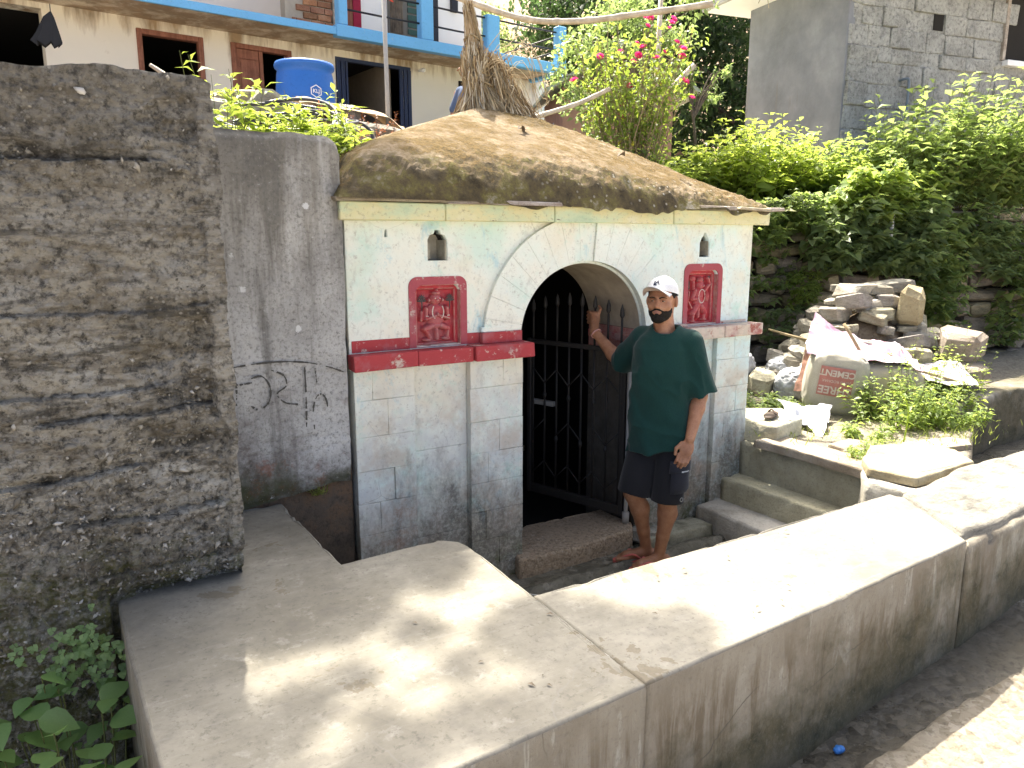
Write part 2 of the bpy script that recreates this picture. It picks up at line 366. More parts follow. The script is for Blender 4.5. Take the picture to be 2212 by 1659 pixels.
def m_slab():
    n = N('trowelled_concrete'); a = n.noise(2.2, 7, 0.66); b = n.noise(14, 7, 0.74); f = n.noise(120, 5, 0.7); tr = n.noise(3.0, 6, 0.7, n.pos((1.2, 9, 1), (2, 1, 0)), 0.4)
    col = n.ramp(a, (0.32, (0.14, 0.128, 0.104)), (0.5, (0.19, 0.176, 0.146)), (0.68, (0.24, 0.224, 0.19)))
    col = n.mix(n.ramp(b, (0.35, 0.5), (0.5, 0.0)), col, (0.13, 0.12, 0.108))
    col = n.mix(n.ramp(b, (0.56, 0.0), (0.7, 0.55)), col, (0.31, 0.295, 0.265))
    st = n.ramp(n.m2('ADD', n.noise(2.6, 6, 0.7, n.pos((1, 1, 1), (6, 3, 1)), 0.3), n.m2('MULTIPLY', n.m2('SUBTRACT', b, 0.5), 0.2)), (0.63, 0.0), (0.645, 0.6))
    col = n.mix(st, col, (0.12, 0.095, 0.062))                      # old brown spill marks
    col = n.mix(n.ramp(tr, (0.34, 0.22), (0.48, 0.0)), col, (0.14, 0.13, 0.112)); col = n.mix(n.ramp(tr, (0.56, 0.0), (0.7, 0.2)), col, (0.34, 0.325, 0.295))
    col = n.mix(n.ramp(n.noise(46, 6, 0.75), (0.36, 0.55), (0.45, 0.0)), col, (0.1, 0.092, 0.078))
    pit = n.m2('MULTIPLY', n.ramp(n.vor(19), (0.09, 1.0), (0.12, 0.0)), n.ramp(n.vor(19, out='Color'), (0.8, 0.0), (0.84, 1.0)))
    col = n.mix(n.m2('MULTIPLY', pit, 0.7), col, (0.12, 0.11, 0.1))
    cr = cracks(n, 1.1, 0.0025, (1.3, 0.4, 0))
    col = n.mix(n.m2('MULTIPLY', cr, 0.55), col, (0.2, 0.19, 0.17))
    nm = n.bump(f, 0.25, 0.002, n.bump(b, 0.25, 0.006, n.bump(n.m2('ADD', pit, cr), -0.6, 0.006)))
    return n.done(col, 0.82, nm, 0.3)
def m_parapet_face():
    n = N('streaked_damp_concrete'); z = n.xyz(2); st = n.pos((6, 6, 1.0)); a = n.noise(2.0, 7, 0.66); s = n.noise(1.5, 8, 0.74, st, 0.9); f = n.noise(60, 6, 0.75); b = n.noise(9, 7, 0.72)
    col = n.ramp(a, (0.3, (0.19, 0.16, 0.12)), (0.55, (0.27, 0.24, 0.19)), (0.72, (0.35, 0.325, 0.27)))
    col = n.mix(n.m2('MULTIPLY', n.ramp(s, (0.5, 0.0), (0.6, 0.75)), n.mapr(z, 0.66, 0.5)), col, (0.125, 0.092, 0.056))
    col = n.mix(n.m2('MULTIPLY', n.ramp(s, (0.4, 0.6), (0.44, 0.0)), n.mapr(z, 0.25, 0.45)), col, (0.4, 0.385, 0.33))
    zr = n.m2('SUBTRACT', z, n.m2('MULTIPLY', n.m2('SUBTRACT', n.xyz(0), 1.4), 0.07)); da = n.mapr(n.m2('ADD', zr, n.mapr(n.noise(2.6, 7, 0.7), 0.3, 0.7, -0.3, 0.3)), 0.52, 0.16)
    col = n.mix(n.m2('MULTIPLY', da, 0.9), col, n.ramp(b, (0.35, (0.03, 0.03, 0.014)), (0.5, (0.075, 0.066, 0.034)), (0.66, (0.125, 0.1, 0.06))))
    col = n.mix(n.ramp(f, (0.33, 0.55), (0.47, 0.0)), col, (0.17, 0.145, 0.11))
    cr = cracks(n, 1.7, 0.005, (0.4, 0, 0.7)); col = n.mix(cr, col, (0.08, 0.07, 0.055))
    nm = n.bump(f, 0.6, 0.006, n.bump(b, 0.6, 0.018, n.bump(cr, -0.9, 0.015)))
    return n.done(col, 0.82, nm, 0.3)
def m_stone(name, c0, c1, c2, scale=6.0, strata=3.0, warm=None, rough=0.88):
    n = N(name); a = n.noise(scale, 7, 0.68, n.pos((1, 1, strata))); f = n.noise(70, 6, 0.72); r = n.rand()
    col = n.ramp(a, (0.32, c0), (0.5, c1), (0.68, c2))
    k = n.m2('ADD', n.m2('MULTIPLY', r, 0.55), 0.7)
    mx = n.mix(1.0, col, n.n('ShaderNodeCombineColor').outputs[0], 'MULTIPLY')
    cc = mx.node.inputs[7].links[0].from_node
    n.set(cc.inputs[0], k); n.set(cc.inputs[1], k); n.set(cc.inputs[2], n.m2('ADD', n.m2('MULTIPLY', n.m2('FRACT', n.m2('MULTIPLY', r, 7.3)), 0.25), n.m2('MULTIPLY', k, 0.82)))
    col = n.mix(n.ramp(f, (0.34, 0.5), (0.48, 0.0)), mx, tuple(x * 0.5 for x in c0))
    nm = n.bump(f, 0.5, 0.006, n.bump(n.noise(scale * 2.5, 6, 0.7, n.pos((1, 1, strata * 2))), 0.7, 0.02))
    return n.done(col, rough, nm, 0.25)
def m_gravel(name, c0, c1, c2, sc=60, wet=False):
    n = N(name); v = n.vor(sc, out='Color'); d = n.vor(sc); a = n.noise(2.5, 6, 0.65); f = n.noise(35, 6, 0.75)
    col = n.ramp(v, (0.1, c0), (0.5, c1), (0.9, c2)); col = n.mix(n.ramp(a, (0.4, 0.2), (0.6, 0.75)), col, c1)
    col = n.mix(n.ramp(f, (0.35, 0.6), (0.5, 0.0)), col, tuple(x * 0.45 for x in c0))
    nm = n.bump(n.m2('ADD', n.m2('MULTIPLY', d, -0.45), n.m2('MULTIPLY', f, 1.1)), 0.75, 0.013)
    return n.done(col, n.ramp(a, (0.42, 0.25), (0.6, 0.7)) if wet else 0.93, nm, 0.4 if wet else 0.2)
def m_cement_block():
    n = N('rough_cement_render'); a = n.noise(3, 7, 0.7); f = n.noise(22, 7, 0.78); g = n.noise(60, 5, 0.75); r = n.rand()
    col = n.ramp(a, (0.3, (0.26, 0.26, 0.24)), (0.5, (0.4, 0.4, 0.37)), (0.7, (0.54, 0.54, 0.5)))
    col = n.mix(n.ramp(f, (0.38, 0.7), (0.5, 0.0)), col, (0.14, 0.14, 0.135))
    col = n.mix(n.ramp(f, (0.56, 0.0), (0.68, 0.6)), col, (0.64, 0.63, 0.6))
    return n.done(col, 0.93, n.bump(f, 0.9, 0.04, n.bump(g, 0.6, 0.01)), 0.15)
def m_smooth_grey():
    n = N('smooth_grey_cement_plaster'); a = n.noise(1.6, 6, 0.65); s = n.noise(1.0, 6, 0.65, n.pos((5, 5, 0.5)), 0.2); f = n.noise(30, 6, 0.7)
    col = n.ramp(a, (0.3, (0.17, 0.178, 0.195)), (0.52, (0.235, 0.243, 0.262)), (0.7, (0.32, 0.328, 0.345)))
    col = n.mix(n.ramp(s, (0.6, 0.0), (0.7, 0.6)), col, (0.2, 0.17, 0.14)); col = n.mix(n.ramp(f, (0.36, 0.3), (0.48, 0.0)), col, (0.25, 0.25, 0.25))
    return n.done(col, 0.85, n.bump(f, 0.25, 0.008), 0.25)
def m_house_wall(name, base, stain=(0.33, 0.2, 0.09), zt=4.72, amt=0.85):
    n = N(name); z = n.xyz(2); a = n.noise(1.5, 6, 0.65); b = n.noise(6, 7, 0.7); s = n.noise(1.2, 6, 0.66, n.pos((3, 3, 0.5)), 0.3); f = n.noise(50, 4, 0.7)
    col = n.mix(a, tuple(x * 0.9 for x in base), tuple(min(1, x * 1.06) for x in base))
    st = n.mapr(n.m2('ADD', z, n.mapr(s, 0.3, 0.7, -0.3, 0.34)), zt - 0.32, zt)      # rust and soot run down from the slab
    col = n.mix(n.m2('MULTIPLY', st, amt), col, n.ramp(b, (0.35, tuple(x * 0.5 for x in stain)), (0.62, stain)))
    col = n.mix(n.ramp(b, (0.64, 0.0), (0.72, 0.25)), col, (0.5, 0.42, 0.3))
    return n.done(col, 0.85, n.bump(f, 0.2, 0.004), 0.25)
def m_paint(name, base, chips=(0.45, 0.45, 0.42), amt=0.5, rough=0.6, scale=7):
    n = N(name); b = n.noise(scale, 7, 0.75); a = n.noise(2, 5, 0.6); f = n.noise(40, 5, 0.7)
    col = n.mix(a, tuple(x * 0.8 for x in base), tuple(min(1, x * 1.15) for x in base))
    col = n.mix(n.ramp(b, (0.62, 0.0), (0.68, amt)), col, chips); col = n.mix(n.ramp(f, (0.32, 0.35), (0.45, 0.0)), col, tuple(x * 0.5 for x in base))
    return n.done(col, rough, n.bump(f, 0.25, 0.004), 0.35)
def m_wood(name, c0, c1, sc=(30, 30, 2), rough=0.7):
    n = N(name); a = n.noise(1.0, 6, 0.7, n.pos(sc), 0.6); b = n.noise(9, 6, 0.7)
    col = n.ramp(a, (0.32, c0), (0.62, c1)); col = n.mix(n.ramp(b, (0.4, 0.35), (0.55, 0.0)), col, tuple(x * 0.55 for x in c0))
    return n.done(col, rough, n.bump(a, 0.4, 0.004), 0.3)
def m_leaf(name, c0, c1, tr, spot=None, gloss=0.45):
    n = N(name); r = n.noise(2.3, 3, 0.6); r2 = n.n('ShaderNodeTexWhiteNoise'); n.set(r2.inputs[0], n.n('ShaderNodeNewGeometry').outputs['Position'])
    isl = n.n('ShaderNodeNewGeometry').outputs['Random Per Island']
    k = n.m2('ADD', n.m2('MULTIPLY', isl, 0.65), n.m2('MULTIPLY', r, 0.45))
    col = n.ramp(k, (0.2, c0), (0.85, c1))
    if spot: col = n.mix(n.ramp(isl, (0.955, 0.0), (0.96, 1.0)), col, spot)
    col = n.mix(n.ramp(n.noise(160, 3, 0.6), (0.4, 0.25), (0.55, 0.0)), col, tuple(x * 0.5 for x in c0))
    return n.done(col, gloss, None, 0.4, transl=n.mix(k, tr, tuple(min(1, x * 1.25) for x in tr)))
def m_straw():
    n = N('dry_straw'); isl = n.n('ShaderNodeNewGeometry').outputs['Random Per Island']
    col = n.ramp(isl, (0.0, (0.16, 0.1, 0.05)), (0.4, (0.36, 0.27, 0.15)), (0.75, (0.46, 0.38, 0.25)), (1.0, (0.5, 0.46, 0.38)))
    return n.done(col, 0.85, None, 0.2)
def m_fabric(name, c, weave=420, rough=0.95, fold=0.0):
    n = N(name); a = n.noise(9, 5, 0.6); wv = n.noise(weave, 2, 0.5, n.pos((1, 1, 0.35)))
    col = n.mix(a, tuple(x * 0.85 for x in c), tuple(min(1, x * 1.15) for x in c)); col = n.mix(n.ramp(wv, (0.35, 0.35), (0.6, 0.0)), col, tuple(x * 0.6 for x in c))
    return n.done(col, rough, n.bump(wv, 0.35, 0.003), 0.15, sheen=0.15)

MT = {}
def build_mats():
    g = MT
    g['rough_wall'] = m_rough_wall(); g['grey_plaster'] = m_grey_plaster()
    g['paint'] = m_temple_paint(); g['paint_up'] = m_temple_paint('old_lime_paint_upper', 0, False, False)
    g['cornice'] = m_cornice(); g['red'] = m_red(); g['red_fresh'] = m_red('red_relief_paint', 0.35, (0.4, 0.04, 0.05), True); g['red_dull'] = m_red('faded_red_paint', 1.25, (0.3, 0.1, 0.08))
    g['roof'] = m_roof(); g['slab'] = m_slab(); g['pface'] = m_parapet_face()
    g['slate'] = m_stone('thin_eave_slate', (0.28, 0.22, 0.18), (0.42, 0.36, 0.3), (0.55, 0.49, 0.43), 9, 5)
    g['court'] = m_gravel('wet_mossy_court_concrete', (0.05, 0.05, 0.035), (0.14, 0.13, 0.1), (0.27, 0.25, 0.21), 24, True)
    g['court_slab'] = m_stone('worn_court_flagstone', (0.16, 0.155, 0.12), (0.36, 0.35, 0.3), (0.46, 0.45, 0.4), 7, 1, rough=0.6)
    g['sill'] = m_gravel('exposed_sill_concrete', (0.2, 0.15, 0.1), (0.36, 0.28, 0.2), (0.46, 0.39, 0.31), 90)
    g['platform'] = m_gravel('dusty_gravel_ground', (0.15, 0.13, 0.098), (0.24, 0.21, 0.165), (0.33, 0.3, 0.25), 38)
    g['road'] = m_gravel('broken_road_concrete', (0.15, 0.125, 0.092), (0.24, 0.21, 0.165), (0.33, 0.3, 0.25), 34)
    g['drain'] = m_gravel('wet_drain_bed', (0.04, 0.035, 0.025), (0.095, 0.083, 0.062), (0.16, 0.14, 0.108), 30, True)
    g['yard'] = m_gravel('pale_bounce_ground', (0.3, 0.26, 0.2), (0.42, 0.38, 0.31), (0.52, 0.48, 0.41), 9); g['soil'] = m_gravel('terrace_soil', (0.12, 0.08, 0.05), (0.24, 0.18, 0.12), (0.34, 0.27, 0.19), 16)  # yard tone is made pale so the ground bounces sunlight
    g['step'] = m_slab_dark = m_stone('step_concrete', (0.32, 0.295, 0.245), (0.47, 0.44, 0.38), (0.57, 0.545, 0.485), 3.5, 1)
    g['sand'] = m_stone('pale_sandstone_slab', (0.24, 0.185, 0.12), (0.33, 0.275, 0.2), (0.4, 0.35, 0.27), 4, 1.5)
    g['schist'] = m_stone('rough_schist', (0.11, 0.105, 0.095), (0.22, 0.205, 0.175), (0.3, 0.28, 0.235), 8, 7)
    g['rubble'] = m_stone('rubble_stone', (0.2, 0.18, 0.15), (0.34, 0.31, 0.26), (0.44, 0.41, 0.35), 7, 3)
    g['drystone'] = m_stone('mossy_drystone', (0.14, 0.12, 0.085), (0.27, 0.225, 0.165), (0.4, 0.345, 0.265), 6, 3)
    g['earth_joint'] = simple('dark_earth_joint', (0.06, 0.048, 0.034), 0.95, 0.2, 10)
    g['block'] = m_cement_block(); g['smooth_grey'] = m_smooth_grey()
    g['cream'] = m_house_wall('cream_house_wall', (0.84, 0.78, 0.66)); g['white_wall'] = m_house_wall('white_upper_wall', (0.84, 0.83, 0.8), zt=9)
    g['soffit'] = m_house_wall('stained_soffit', (0.7, 0.6, 0.46), (0.3, 0.17, 0.08), 4.6, 0.75)
    g['blue'] = m_paint('sky_blue_paint', (0.15, 0.42, 0.72)); g['bluedk'] = m_paint('dark_blue_gate_paint', (0.03, 0.045, 0.1), (0.1, 0.1, 0.1), 0.3)
    g['wood'] = m_wood('brown_door_wood', (0.2, 0.075, 0.045), (0.33, 0.14, 0.09)); g['greywood'] = m_wood('weathered_wood', (0.22, 0.18, 0.14), (0.44, 0.39, 0.33), (14, 14, 14))
    g['bamboo'] = m_wood('dry_bamboo', (0.36, 0.3, 0.22), (0.54, 0.48, 0.38), (12, 12, 12)); g['bark'] = m_wood('bark', (0.07, 0.055, 0.04), (0.2, 0.16, 0.12), (18, 18, 3), 0.95)
    g['brick'] = m_stone('old_brick', (0.26, 0.12, 0.075), (0.36, 0.18, 0.11), (0.43, 0.25, 0.17), 8, 1); g['mortar'] = simple('mortar', (0.4, 0.36, 0.3), 0.95)
    g['dark'] = simple('painted_room_shade', (0.02, 0.018, 0.016), 0.95); g['iron'] = m_paint('rusty_black_iron', (0.035, 0.032, 0.03), (0.12, 0.06, 0.035), 0.8, 0.6, 18)  # near-black paints the lack of light into rooms and openings
    g['steel'] = m_paint('dull_steel', (0.36, 0.35, 0.33), (0.25, 0.16, 0.1), 0.6, 0.5, 9); g['rod'] = simple('black_rod', (0.025, 0.025, 0.03), 0.5)
    g['drum'] = m_paint('blue_drum_plastic', (0.025, 0.14, 0.5), (0.2, 0.3, 0.5), 0.35, 0.42, 14); g['pipe'] = simple('black_hose_plastic', (0.05, 0.05, 0.055), 0.28, 0.1, spec=0.5)
    g['white'] = simple('white_print', (0.8, 0.8, 0.8), 0.6, 0.03); g['grey_pvc'] = simple('grey_plastic_pipe', (0.5, 0.52, 0.54), 0.45)
    g['jute'] = m_fabric('jute_sack', (0.4, 0.3, 0.19), 160); g['straw'] = m_straw()
    g['concrete_edge'] = simple('plain_concrete', (0.4, 0.38, 0.35), 0.9, 0.2, 6, 0.4, 0.01)
    g['hill'] = m_gravel('dry_hillside_earth', (0.3, 0.19, 0.11), (0.44, 0.31, 0.2), (0.52, 0.41, 0.29), 2.4)
    # leaves
    g['lf_nettle'] = m_leaf('nettle_leaf', (0.09, 0.135, 0.055), (0.19, 0.255, 0.1), (0.36, 0.46, 0.12), (0.3, 0.3, 0.08))
    g['lf_lush'] = m_leaf('lush_leaf', (0.095, 0.15, 0.045), (0.2, 0.275, 0.08), (0.44, 0.54, 0.11))
    g['lf_vine'] = m_leaf('vine_leaf', (0.11, 0.15, 0.075), (0.22, 0.275, 0.14), (0.32, 0.42, 0.14))
    g['lf_lime'] = m_leaf('lime_leaf', (0.12, 0.18, 0.035), (0.25, 0.32, 0.06), (0.48, 0.58, 0.09))
    g['lf_dark'] = m_leaf('dark_evergreen_leaf', (0.015, 0.034, 0.015), (0.05, 0.08, 0.03), (0.06, 0.11, 0.03))
    g['lf_pale'] = m_leaf('pale_shrub_leaf', (0.1, 0.14, 0.06), (0.2, 0.25, 0.11), (0.3, 0.4, 0.12))
    g['lf_rose'] = m_leaf('rose_leaf', (0.07, 0.12, 0.03), (0.16, 0.22, 0.045), (0.34, 0.44, 0.06), (0.5, 0.38, 0.05))
    g['lf_clover'] = m_leaf('clover_leaf', (0.15, 0.24, 0.1), (0.26, 0.37, 0.16), (0.34, 0.48, 0.16))
    g['lf_broad'] = m_leaf('broad_shade_leaf', (0.12, 0.21, 0.08), (0.21, 0.34, 0.13), (0.28, 0.46, 0.14))
    g['lf_dry'] = m_leaf('dry_red_leaf', (0.13, 0.035, 0.015), (0.27, 0.09, 0.04), (0.3, 0.1, 0.04)); g['grass'] = m_leaf('grass_blade', (0.1, 0.14, 0.03), (0.26, 0.27, 0.08), (0.35, 0.42, 0.08))
    g['petal'] = m_leaf('pink_petal', (0.5, 0.02, 0.13), (0.68, 0.06, 0.24), (0.8, 0.08, 0.3)); g['stem'] = simple('green_brown_stem', (0.13, 0.14, 0.05), 0.8); g['cane'] = simple('dry_cane', (0.27, 0.21, 0.12), 0.85)
    # person
    g['skin'] = None
build_mats()
# ------------------------------------------------------------------ ground, terraces, road, drain
def tri_poly(name, pts, z, mat, kind='structure', dn=None):
    """flat sheet with a polygon outline; dn = depth of a skirt below it"""
    V = [(x, y, z) for x, y in pts]; Fc = [tuple(range(len(pts)))]
    if dn:
        n = len(pts); V += [(x, y, z - dn) for x, y in pts]
        Fc += [(i + n, (i + 1) % n + n, (i + 1) % n, i) for i in range(n)]
    return tag(link(name, py_mesh(name, V, Fc), mat), kind=kind)
def rough_sheet(name, x0, x1, y0, y1, z, mat, step=0.04, amp=0.02, sc=3.0, seed=1, tilt=(0, 0), kind='structure', zfun=None):
    nx = max(2, int((x1 - x0) / step)); ny = max(2, int((y1 - y0) / step))
    X, Y = np.meshgrid(np.linspace(x0, x1, nx), np.linspace(y0, y1, ny), indexing='ij')
    Pn = np.stack([X, Y, np.zeros_like(X)], -1)
    Z = z + tilt[0] * (X - x0) + tilt[1] * (Y - y0) + amp * 2 * fbm(Pn * sc, seed, 5, 0.55)
    if zfun is not None: Z = zfun(X, Y, Z)
    o = link(name, grid_mesh(name, np.stack([X, Y, Z], -1)), mat, smooth=True)
    return tag(o, kind=kind) if kind else o
def rough_prism(name, pts, z0, z1, mat, parent=None, edge=0.012, amp=0.006, step=0.035, seed=3, topamp=0.0, topmat=None):
    """solid with a polygon footprint whose edges are worn and whose sides are uneven"""
    ring = []
    m = len(pts)
    for i in range(m):
        a = np.array(pts[i]); b = np.array(pts[(i + 1) % m]); k = max(1, int(np.linalg.norm(b - a) / step))
        ring += [a + (b - a) * t / k for t in range(k)]
    C0 = np.array(ring); n = len(C0)
    Tn = np.roll(C0, -1, 0) - np.roll(C0, 1, 0); Tn /= np.linalg.norm(Tn, axis=1)[:, None] + 1e-9; Nn = np.stack([Tn[:, 1], -Tn[:, 0]], -1)
    zs = list(np.arange(z0, z1 - edge * 1.5, 0.06)) + [z1 - edge]; rows = [(zz, 0.0) for zz in zs] + [(z1 - edge * 0.3, edge * 0.3), (z1, edge)]
    if topamp: rows += [(z1, edge + 0.04)]
    V = []
    for zz, inset in rows:
        P3 = np.stack([C0[:, 0], C0[:, 1], np.full(n, zz)], -1); d = amp * 2 * fbm(P3 * 9, seed, 4, 0.6)
        e = edge * 1.3 * np.maximum(0, fbm(P3 * 22, seed + 5, 4, 0.6) - 0.09) * 4 * (1 if zz > z1 - edge * 1.4 else 0)
        xy = C0 + Nn * (d - inset - e)[:, None]
        V.append(np.concatenate([xy, np.full((n, 1), zz) - (e * 0.8)[:, None]], 1))
    r = len(rows); V = np.concatenate(V); Fc = []
    for j in range(r - 1):
        for i in range(n):
            Fc.append((j * n + i, j * n + (i + 1) % n, (j + 1) * n + (i + 1) % n, (j + 1) * n + i))
    Fc.append(tuple((r - 1) * n + i for i in range(n)))
    me = py_mesh(name, V, Fc); o = link(name, me, mat, parent)
    if topmat:
        me.materials.append(topmat); me.polygons[len(Fc) - 1].material_index = 1
        for k in range((r - 3) * n, (r - 1) * n): me.polygons[k].material_index = 1
    for pl in me.polygons: pl.use_smooth = True
    me.polygons[len(Fc) - 1].use_smooth = False
    return o

tri_poly('ground', [(-150, -150), (200, -150), (200, 250), (-150, 250)], -0.35, MT['soil'])
# the road beside the drain: broken concrete, lit by the sun
def road_z(X, Y, Z):
    e = 1.36 + 0.055 * (X - 2.2) + 0.09 * fbm(np.stack([X * 2.2, Y * 0, X * 0], -1), 5, 4)
    t = sstep(e + 0.03, e - 0.05, Y)
    return Z * t + (1 - t) * (-0.06 + 0.06 * (X - 2))
rough_sheet('road', 0.6, 6.2, -0.6, 1.72, 0.10, MT['road'], 0.022, 0.016, 9.0, 4, (0.028, 0), zfun=road_z)
tri_poly('road_far', [(-60, -60), (80, -60), (80, -0.58), (-60, -0.58)], 0.08, MT['yard'])  # unseen ground, coloured pale to bounce sun onto the facade
tri_poly('road_side', [(-60, -0.6), (0.61, -0.6), (0.61, 1.3), (-60, 1.3)], 0.08, MT['road'])
tri_poly('road_verge', [(6.18, -0.6), (80, -0.6), (80, 1.7), (6.18, 1.7)], 0.2, MT['road'])
rough_sheet('drain', 0.4, 6.4, 1.2, 2.0, 0.0, MT['drain'], 0.022, 0.022, 6.0, 9, (0.062, 0), zfun=lambda X, Y, Z: np.maximum(Z - 0.012, -0.10 + 0.062 * (X - 0.4)))
def court_z(X, Y, Z):
    g = np.exp(-((Y - 3.18 - 0.02 * np.sin(X * 4)) / 0.07) ** 2)
    rd = np.exp(-((Y - 3.3) / 0.035) ** 2)
    return Z - 0.05 * g + 0.03 * rd
rough_sheet('court_floor', 0.7, 4.0, 2.05, 3.66, 0.0, MT['court'], 0.018, 0.018, 7.0, 12, zfun=court_z)
def plat_z(X, Y, Z):
    return Z + 0.012 * np.exp(-((Y - 2.75) / 0.2) ** 2) * sstep(4.4, 4.6, X) + 0.05 * sstep(3.6, 4.4, Y)
pl_ = rough_sheet('platform_ground', 4.27, 10.6, 2.12, 6.5, 0.575, MT['platform'], 0.03, 0.016, 6.0, 21,
    zfun=lambda X, Y, Z: np.where(Y > np.minimum(2.33 + 0.52 * np.maximum(0, X - 4.75), 3.25), plat_z(X, Y, Z), Z - 0.42))
# wet channel floor right of the platform, with a low concrete wall behind it
rough_sheet('channel_floor', 4.6, 9.5, 1.7, 4.2, 0.26, MT['drain'], 0.05, 0.015, 4.0, 31)
ch = rough_prism('channel_wall', [(5.75, 2.98), (6.6, 3.06), (9.6, 3.0), (9.6, 3.35), (6.5, 3.4), (5.7, 3.3)], 0.15, 0.72, MT['pface'], None, 0.03, 0.03, 0.08, 17)
tag(ch, 'low grey concrete channel wall at the right edge behind the puddle', 'wall')
# upper terrace on which the houses stand
tri_poly('terrace', [(-30, 3.36), (0.25, 3.36), (0.3, 3.8), (1.15, 3.8), (1.22, 6.35), (4.15, 6.35), (4.3, 6.15), (5.67, 6.05), (6.76, 5.61), (8.07, 5.23), (10.4, 4.82), (40, 4.5), (40, 60), (-30, 60)], 2.34, MT['yard'], dn=2.6)

# ------------------------------------------------------------------ the tall rough wall on the left
def norm3(v): return v / (np.linalg.norm(v, axis=-1, keepdims=True) + 1e-9)
def left_wall():
    x1 = 0.535
    xs = np.linspace(-1.3, x1, 300); zs = np.linspace(-0.3, 1, 420)
    X = np.repeat(xs[:, None], len(zs), 1)
    top = 2.462 - 0.006 * (xs - 0) + 0.10 * fbm(np.stack([xs * 3, xs * 0, xs * 0], -1), 3, 4) - 0.02 * sstep(0.47, 0.54, xs) + 0.012
    top = top[:, None]
    Z = -0.3 + (top + 0.3) * ((zs[None, :] + 0.3) / 1.3)
    P3 = np.stack([X, X * 0 + 2.8, Z], -1)
    big = fbm(P3 * np.array([2.2, 1, 4.5]), 11, 4); mid = fbm(P3 * 11, 12, 4, 0.6); fine = fbm(P3 * 34, 13, 4, 0.65)
    Q = P3 + 0.12 * np.stack([fbm(P3 * 3, 71, 3), 0 * X, fbm(P3 * 3, 72, 3)], -1)
    d = 0.05 * big + 0.036 * mid + 0.034 * fine
    pocket = sstep(0.02, 0.10, fbm(Q * np.array([1.6, 1, 5.5]), 14, 4))                        # places where the skin has broken away
    d -= pocket * (0.016 + 0.06 * np.abs(fine))
    for zl, x0_, x1_, h in ((0.99, -0.05, 0.5, 0.022), (1.17, -0.6, 0.24, 0.018), (1.36, -0.1, 0.5, 0.02), (1.46, -0.3, 0.33, 0.016), (1.72, -0.9, 0.5, 0.014), (2.2, -0.3, 0.35, 0.028), (0.80, 0.0, 0.5, 0.012)):
        zz = zl + 0.05 * fbm(np.stack([X * 4, X * 0, X * 0], -1), int(zl * 100), 4) + 0.03 * (X - 0.2)
        msk = sstep(x0_, x0_ + 0.06, X) * sstep(x1_ + 0.03, x1_ - 0.05, X)
        d += msk * h * (np.exp(-np.maximum(0, zz - Z) / 0.05) * (Z < zz)) - msk * 1.3 * h * np.exp(-np.maximum(0, Z - zz) / 0.012) * (Z >= zz)
    # remains of smooth render along the right-hand corner
    edge = 0.468 + 0.05 * fbm(np.stack([X * 0, Z * 0, Z * 5.5], -1), 15, 5, 0.6) + 0.03 * sstep(1.4, 1.2, Z)
    sm = sstep(edge, edge + 0.006, X) * sstep(0.75, 0.85, Z)
    d = d * (1 - sm) + sm * (0.016 + 0.006 * mid)
    sm2 = sstep(0.06, 0.10, fbm(P3 * np.array([1.5, 1, 2.6]), 16, 4)) * sstep(1.5, 1.8, Z)      # flat sheets of old skin in the upper half
    d = d * (1 - 0.8 * sm2) + 0.8 * sm2 * 0.012
    d -= 0.06 * sstep(0.74, 0.69, Z + 0.05 * mid) * (X > 0.08)
    X = X + 0.03 * fbm(np.stack([Z * 0, Z * 0 + 7, Z * 13], -1), 27, 4, 0.6) * sstep(0.44, 0.53, X)
    front = np.stack([X, 2.8 - d, Z], -1)
    cap = []
    for j, yy in enumerate(np.linspace(0.02, 0.6, 26)):
        Pc = np.stack([xs, xs * 0 + 2.8 + yy, top[:, 0]], -1)
        cap.append(np.stack([xs, 2.8 + yy - d[:, -1] * max(0, 1 - yy / 0.05), top[:, 0] + 0.05 * fbm(Pc * 12, 18, 4) * min(1, yy / 0.06)], -1))
    G = np.concatenate([front, np.stack(cap, 1)], 1)
    side = []
    for yy in np.linspace(0, 0.6, 20):
        e = front[-1].copy(); e[:, 1] = 2.8 + yy - d[-1] * max(0, 1 - yy / 0.05); e[:, 0] += 0.012 * fbm(e * 10, 19, 3) * min(1, yy / .05); side.append(e)
    root = thing('rough_wall', 'tall rough crumbling grey concrete wall filling the left edge', 'wall', (0, 0, 0))
    link('wall_face', grid_mesh('wall_face', G), MT['rough_wall'], root, True)
    link('wall_end', grid_mesh('wall_end', np.stack(side, 0)), MT['rough_wall'], root, True)
    rng = np.random.default_rng(17); m = 16000; ci = rng.integers(5, len(xs) - 2, m); ri = rng.integers(60, len(zs) - 3, m)
    wgt = (0.18 + pocket + 0.8 * sstep(1.6, 0.9, Z))[ci, ri] * (1 - sm[ci, ri]) * (1 - 0.9 * sm2[ci, ri]) * (0.3 + 1.4 * sstep(0.0, 0.1, fbm(P3 * 5, 91, 3))[ci, ri]); kp = rng.uniform(0, 1.6, m) < wgt; ci, ri = ci[kp], ri[kp]; m = len(ci)
    cp = front[ci, ri] + rng.normal(0, 0.003, (m, 3)); s_ = (rng.gamma(2.0, 0.0016, m) + 0.0022)[:, None]; ax = [norm3(rng.normal(0, 1, (m, 3))) for _ in range(2)]; a1 = ax[0]; a2 = norm3(np.cross(a1, ax[1])); a3 = np.cross(a1, a2)
    V = np.stack([cp + a1 * s_ * 1.7, cp - a1 * s_ * 1.5, cp + a2 * s_, cp - a2 * s_ * 0.9, cp + a3 * s_ * 0.6, cp - a3 * s_ * 0.6], 1).reshape(-1, 3); T8 = np.array([(0, 2, 4), (2, 1, 4), (1, 3, 4), (3, 0, 4), (2, 0, 5), (1, 2, 5), (3, 1, 5), (0, 3, 5)]).reshape(1, 24)
